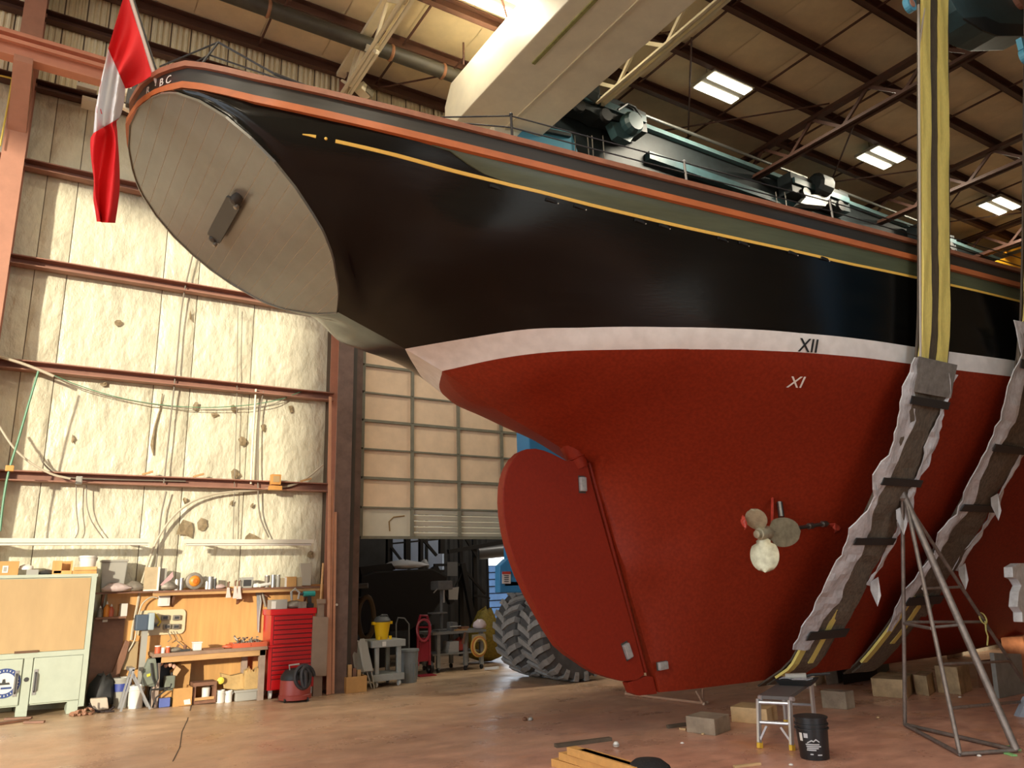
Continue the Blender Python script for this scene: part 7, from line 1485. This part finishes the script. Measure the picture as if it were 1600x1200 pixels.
q = [at(x, y, 'Z', 0) for x, y in ((1592, 1120), (1612, 1122), (1612, 1090))]; mb = MB(); mb.prism([q[0], q[1], Vector((q[1].x, q[1].y, .22))], (.05, .08, 0)); single('blue_wedge', mb, mat('wedge_bluegrey', (.30, .34, .40), .6), 'blue grey wedge at the right edge of the photo', 'wedge')
def flat(lb, a, b2, wd, h, m, name, cat, z=0.0):
    A_, B_ = at(*a, 'Z', z), at(*b2, 'Z', z); A_.z = B_.z = z + h / 2; mb = MB(); mb.bar(A_, B_, wd, h); return single(name, mb, m, lb, cat, bevel=.003)
flat('dark flat strip lying alone on the floor', (868, 1168), (954, 1157), .07, .035, m_timd, 'floor_strip', 'strip')
flat('small pale ended dark stick pointing at the grey timber block', (1043, 1138), (1074, 1134), .05, .035, m_timd, 'short_stick', 'stick')
flat('short pale wood strip at the bottom edge left of the bucket', (1147, 1200), (1188, 1195), .035, .02, m_timp, 'wood_strip', 'strip')
flat('thin pale splinter by the grey timber block', (1062, 1140), (1072, 1141), .03, .02, m_timp, 'splinter', 'splinter')
# pile of yellow planks at the bottom edge
m_pl = mat('fresh_plank', (.66, .36, .11), .6, var=.15, scale=4, stretch=(.5, 2, 2))
for k, (a, b2, z) in enumerate((((868, 1196), (1010, 1236), 0), ((880, 1186), (1006, 1226), .07), ((893, 1178), (1000, 1212), .14), ((925, 1180), (1012, 1206), .14))):
    A_, B_ = Vector(at(*a, 'Z', z)), Vector(at(*b2, 'Z', z)); d = (B_ - A_).normalized(); n = Vector((-d.y, d.x, 0)); A_.z = B_.z = z + .0325
    if k == 3: A_ += n * .100 * (1 if n.y > 0 else -1); B_ += n * .100 * (1 if n.y > 0 else -1)
    mb = MB(); mb.bar(A_, B_, .10, .065); single('plank', mb, m_pl, ('lowest', 'second', 'topmost near', 'topmost far')[k] + ' of the stacked fresh yellow planks at the bottom edge', 'plank', group='fresh planks at the bottom edge', bevel=.005)
# black knit cap
p = at(1016, 1196, 'Z', .0); c = Vector(at(1016, 1236, 'Z', 0)); c = Vector((c.x, c.y, 0)); mb = MB(); r = .205
mb.lathe([(r * .98, 0), (r * 1.02, .05), (r * .98, .12), (r * .85, .19), (r * .55, .235), (r * .2, .25), (.005, .252)], c, 22); single('black_bag', mb, mat('knit_black', (.010, .010, .010), .85, bump=.6, bscale=90), 'rounded black cloth bag at the bottom edge beside the yellow planks', 'bag', smooth=1)
# taped knob and small scraps
p = Vector(at(963, 1168, 'Z', .0)); t = thing('rolled_tape', 'small white rolled ball of tape on the floor right of the dark strip', 'tape ball', tuple(p)); mb = MB(); mb.lathe([(.01, 0), (.03, .012), (.033, .03), (.02, .055), (.005, .06)], p, 10); part('ball', mb, m_white, t, smooth=1); mb = MB(); mb.lathe([(.03, .018), (.036, .026), (.034, .034)], p, 10); part('wrap', mb, m_greypl, t)
for k, (px, py, m, lb) in enumerate(((820, 1126, m_woodk, 'left of two small brown lumps on the open floor'), (829, 1126, m_greypl, 'right of two small brown lumps on the open floor'))): p = at(px, py, 'Z', 0); blob('floor_lump', lb, 'lump', (p.x, p.y, 0), .035, m, (1, 1, 1.2), 7, 90 + k)
for k, (px, py) in enumerate(((1066, 1162), (1098, 1148), (1236, 1196), (1372, 1122), (1500, 1090), (1550, 1178), (1530, 1182))):
    p = at(px, py, 'Z', 0); mb = MB(); mb.lathe([(.006, 0), (.022, .004), (.016, .014), (.004, .018)], (p.x, p.y, 0), 7); single('chip', mb, (m_white, m_timp)[k % 2], ('pale chip on the floor beside the sanding dust', 'chip at the front corner of the grey timber block', 'chip between the platform feet and the bucket', 'chip on the floor left of the pipe stand', 'bright chip under the pipe stand', 'pinkish chip by the front foot of the pipe stand', 'chip on the dark foot bar of the pipe stand')[k], 'chip', group='chips scattered on the floor')
for k, (a, b2) in enumerate((((1575, 1167), (1592, 1173)), ((1572, 1178), (1586, 1182)))): A_, B_ = at(*a, 'Z', 0), at(*b2, 'Z', 0); mb = MB(); mb.bar((A_.x, A_.y, .008), (B_.x, B_.y, .008), .05, .012); single('green_leaf', mb, mat('leaf_green', (.25, .55, .20), .5), ('larger green scrap at the foot of the thick pipe leg', 'smaller green scrap before the thick pipe leg')[k], 'scrap')
# low tubular rest under the keel
t = thing('low_pipe_rest', 'low tubular rest lying on the floor under the aft end of the keel', 'pipe rest', tuple(at(1060, 1100, 'Z', 0))); m_tr = mat('pipe_rust_pale', (.42, .25, .16), .55)
g = lambda x, y, z=.02: Vector(at(x, y, 'Z', z))
e0, e1 = g(977, 1084), g(1100, 1099)
mb = MB(); mb.tube([e0, e1], .02, 8); part('long_bar', mb, m_tr, t, smooth=1)
for a in ((1098, 1078), (1088, 1080)): q = Vector(at(*a, 'Y', e1.y + .12)); mb = MB(); mb.tube([e1 + Vector((-.02, 0, .0)), q], .016, 8); part('strut', mb, m_tr, t)
q = Vector(at(984, 1072, 'Y', e0.y)); mb = MB(); mb.tube([e0, q], .018, 8); part('strut', mb, m_tr, t)
for s in (0, .07): mb = MB(); mb.lathe([(.022, -.02), (.022, .02)], e1 + Vector((s, s * .2, .0)), 10, axis=(1, .2, 0)); part('cap', mb, mat('cap_pale', (.66, .5, .36), .5), t)
# ---- aluminium work platform with paint tray, bucket
m_alu = mat('aluminium', (.62, .63, .64), .3, .75); m_aly = mat('foot_yellow', (.75, .48, .05), .5)
fl, fr = Vector(at(1187.5, 1169, 'Z', 0)), Vector(at(1238, 1173, 'Z', 0)); tl0, tr0 = Vector(at(1185, 1092, 'Y', fl.y + .04)), Vector(at(1234, 1094, 'Y', fr.y + .04))
dirx = (fr - fl).normalized(); back = Vector((-dirx.y, dirx.x, 0)); back = back if back.y > 0 else -back
br = Vector(at(1268, 1128, 'Z', 0)); dp = (br - fr).dot(back); dp = max(.6, min(dp, 1.3))
t = thing('work_platform', 'aluminium work platform with yellow feet holding the paint tray', 'work platform', tuple((fl + fr) / 2))
def leg(a, b2): 
    mb = MB(); mb.bar(a + Vector((0, 0, .05)), b2, .045, .03, up=(0, 1, 0)); part('leg', mb, m_alu, t, bevel=.005); mb = MB(); mb.bar(a + (b2 - a) * 0.0, a + (b2 - a) * .14, .05, .036, up=(0, 1, 0)); part('foot', mb, m_aly, t)
leg(fl, tl0); leg(fr, tr0); bl = fl + back * dp; brr = fr + back * dp; tlb, trb = tl0 + back * (dp - .1), tr0 + back * (dp - .1)
leg(bl, tlb); leg(brr, trb)
for f0_, f1_, n_a in ((.52, .52, 'rung'), (.93, .93, 'top_rail')): mb = MB(); mb.tube([fl.lerp(tl0, f0_), fr.lerp(tr0, f1_)], .019, 10); part(n_a, mb, m_alu, t, smooth=1); mb = MB(); mb.tube([bl.lerp(tlb, f0_), brr.lerp(trb, f1_)], .016, 8); part(n_a, mb, m_alu, t, smooth=1)
for a, b2 in ((fl.lerp(tl0, .14), fl.lerp(fr, .28)), (fr.lerp(tr0, .14), fl.lerp(fr, .72))): mb = MB(); b2 = Vector((b2.x, b2.y, fl.lerp(tl0, .5).z - .015)); mb.bar(a, b2, .02, .02); part('brace', mb, m_alu, t)
zt = (tl0.z + tr0.z) / 2; mb = MB(); q = [tl0 - back * .02, tr0 - back * .02, trb + back * .02, tlb + back * .02]; q = [Vector((k.x, k.y, zt)) for k in q]
if (q[1] - q[0]).cross(q[3] - q[0]).z < 0: q = [q[0], q[3], q[2], q[1]]
mb.hexa(q + [k + Vector((0, 0, .035)) for k in q]); part('deck', mb, mat('deck_black', (.10, .09, .085), .6), t, bevel=.004); zt += .035
for k in (tl0, tr0): mb = MB(); mb.lathe([(.022, -.02), (.022, .02)], Vector((k.x, k.y - .03, zt - .02)), 10, axis=(0, 1, 0)); part('hinge', mb, m_alu, t)
tc_ = (tl0 + tr0) / 2 + back * (dp * .72) + dirx * .06; t = thing('paint_tray', 'black paint tray with smeared pale roller on the work platform', 'paint tray', (tc_.x, tc_.y, zt)); rz = math.atan2(dirx.y, dirx.x)
R3 = Matrix.Rotation(rz, 3, 'Z')
def loc3(x, y, z): return Vector((tc_.x, tc_.y, zt)) + R3 @ Vector((x, y, z))
mb = MB(); mb.hexa([loc3(*k) for k in ((-.16, -.14, 0), (.16, -.14, 0), (.16, .14, 0), (-.16, .14, 0), (-.21, -.18, .06), (.21, -.18, .06), (.21, .18, .06), (-.21, .18, .06))]); part('tray', mb, m_blk, t, bevel=.008)
mb = MB(); mb.tube([loc3(-.12, 0, .075), (loc3(.10, .03, .085))], .035, 10); part('roller', mb, m_greypl, t, smooth=1); mb = MB(); mb.tube([loc3(.10, .03, .085), loc3(.16, .05, .10), loc3(.34, .10, .11)], .015, 8); part('handle', mb, m_blk, t)
mb = MB(); mb.grid(lambda u, v: loc3(-.17 + .34 * u, -.13 + .27 * v, .064 + .014 * math.sin(7 * u) * math.sin(9 * v + 2)), 8, 8, thick=(0, 0, -.003)); part('paint_film', mb, mat('wet_paint', (.40, .42, .46), .25, var=.5, scale=12), t, smooth=1)
bc = Vector(at(1274, 1188, 'Z', 0)); r = .148; H_ = .37; bc = bc + Vector((bc.x, bc.y, 0)).normalized() * r * .7
t = thing('black_bucket', 'black plastic bucket with white print beside the work platform', 'bucket', tuple(bc)); m_bb = mat('bucket_black', (.014, .015, .016), .4)
mb = MB(); mb.lathe([(r * .86, 0), (r * .88, .01), (r * .97, H_ * .70), (r * .97, H_), (r * .91, H_), (r * .80, .02)], bc, 28); part('pail', mb, m_bb, t, smooth=35)
for zz in (.72, .82, .975): mb = MB(); mb.lathe([(r * .97, H_ * zz - .008), (r * 1.05, H_ * zz - .006), (r * 1.05, H_ * zz + .006), (r * .97, H_ * zz + .008)], bc, 28); part('rib', mb, m_bb, t, smooth=35)
mb = MB(); mb.lathe([(r * .90, H_ * .93), (.01, H_ * .93)], bc, 24); part('lid', mb, m_bb, t, smooth=1)
vd = -Vector((bc.x, bc.y, 0)).normalized(); rt = Vector((-vd.y, vd.x, 0)); 
def bp(u, z, o=.004): a = u / r; d = vd * math.cos(a) + rt * math.sin(a); rr_ = r * (.88 + .09 * z / (H_ * .70)) + o; return bc + d * rr_ + Vector((0, 0, z))
def patch(u0, u1, z0, z1, m, name, parent): mb = MB(); mb.grid(lambda a, b: bp(u0 + (u1 - u0) * a, z0 + (z1 - z0) * b), 4, 2, thick=tuple(-vd * .002)); return part(name, mb, m, parent)
m_pr = mat('print_pale', (.50, .51, .52), .5)
patch(-.135, -.10, .165, .235, m_white, 'label', t); patch(-.085, -.045, .195, .235, m_pr, 'print', t)
mb = MB()
for pl in ([(-.06, .155), (-.015, .18), (.005, .172), (.025, .19), (.06, .165), (.055, .158), (.026, .178), (.004, .160), (-.015, .168), (-.058, .148)],): mb.prism([bp(u, z) for u, z in pl], tuple(-vd * .002))
part('mountain_mark', mb, m_pr, t)
for k, (u0, u1, z) in enumerate(((-.075, .055, .135), (-.07, .07, .118), (-.065, .045, .102), (-.07, .02, .086), (-.04, -.01, .05), (.03, .075, .045))): patch(u0, u1, z, z + .010, m_pr, 'print_line', t)
# ---- pipe stand (pyramid of tubes)
m_pipe = mat('stand_pipe', (.22, .185, .16), .5, .5, var=.3, scale=12)
A_, B_, C_ = Vector(at(1414, 1132, 'Z', .025)), Vector(at(1500, 1178, 'Z', .025)), Vector(at(1588, 1172, 'Z', .025)); D_ = A_ + (C_ - B_) * 1.15 + Vector((.35, .1, 0)); ap = Vector(at(1410, 776, 'Y', 4.95))
t = thing('pipe_stand', 'tall pyramid shaped steel pipe stand in front of the slings', 'stand', tuple((A_ + C_) / 2 - Vector((0, 0, .025)))); 
def pipe(a, b2, r, nm): mb = MB(); mb.tube([a, b2], r, 10); return part(nm, mb, m_pipe, t, smooth=1)
la, lb_, ld = A_, B_, Vector(at(1600, 1066, 'Y', 5.1)); ld = ap + (ld - ap) * (ap.z / max(ap.z - ld.z, .1)) * .99
pipe(A_, ap, .021, 'leg'); pipe(B_, ap + Vector((.02, -.02, 0)), .021, 'leg'); pipe(C_, ap + Vector((.02, 0, .03)), .036, 'leg'); pipe(ld, ap + Vector((.03, .03, .02)), .021, 'leg')
pipe(A_, B_, .02, 'foot_bar'); pipe(A_, C_, .02, 'foot_bar'); pipe(B_, C_, .018, 'foot_bar')
def onleg(P0, py):
    best = min(np.linspace(0, 1, 400), key=lambda s: abs((lambda v: 600 + FPX * v[1] / v[2])(CM @ (np.array(P0.lerp(ap, s)) - np.array([0, 0, CH]))) - py)); return P0.lerp(ap, best)
pipe(onleg(A_, 972), onleg(ld, 972), .017, 'rung'); pipe(onleg(A_, 974), onleg(B_, 982), .017, 'rung'); pipe(onleg(B_, 980), onleg(C_, 976), .015, 'rung'); pipe(onleg(B_, 920), onleg(ld, 917), .015, 'rung'); pipe(onleg(B_, 1107), onleg(ld, 1094), .017, 'rung'); pipe(onleg(B_, 1038), onleg(ld, 1033), .014, 'rung')
pipe(ap + Vector((0, 0, -.03)), ap + Vector((-.05, .05, .10)), .012, 'top_pin'); mb = MB(); mb.lathe([(.03, -.05), (.05, -.02), (.04, .05), (.02, .07)], ap, 10); part('top_socket', mb, m_pipe, t)
c = onleg(ld, 966); mb = MB(); mb.tube([c + Vector((.045 * math.cos(a), .03 * math.sin(a) - .01, .06 * math.sin(a + .5))) for a in np.linspace(0, 9, 22)], .009, 6); mb.tube([c + Vector((0, -.03, -.03)), c + Vector((-.04, -.04, -.14)), c + Vector((-.02, -.04, -.2)), c + Vector((-.07, -.04, -.30))], .009, 6); part('rope_knot', mb, mat('rope_lime', (.55, .50, .16), .6), t, label='yellowish rope knot')
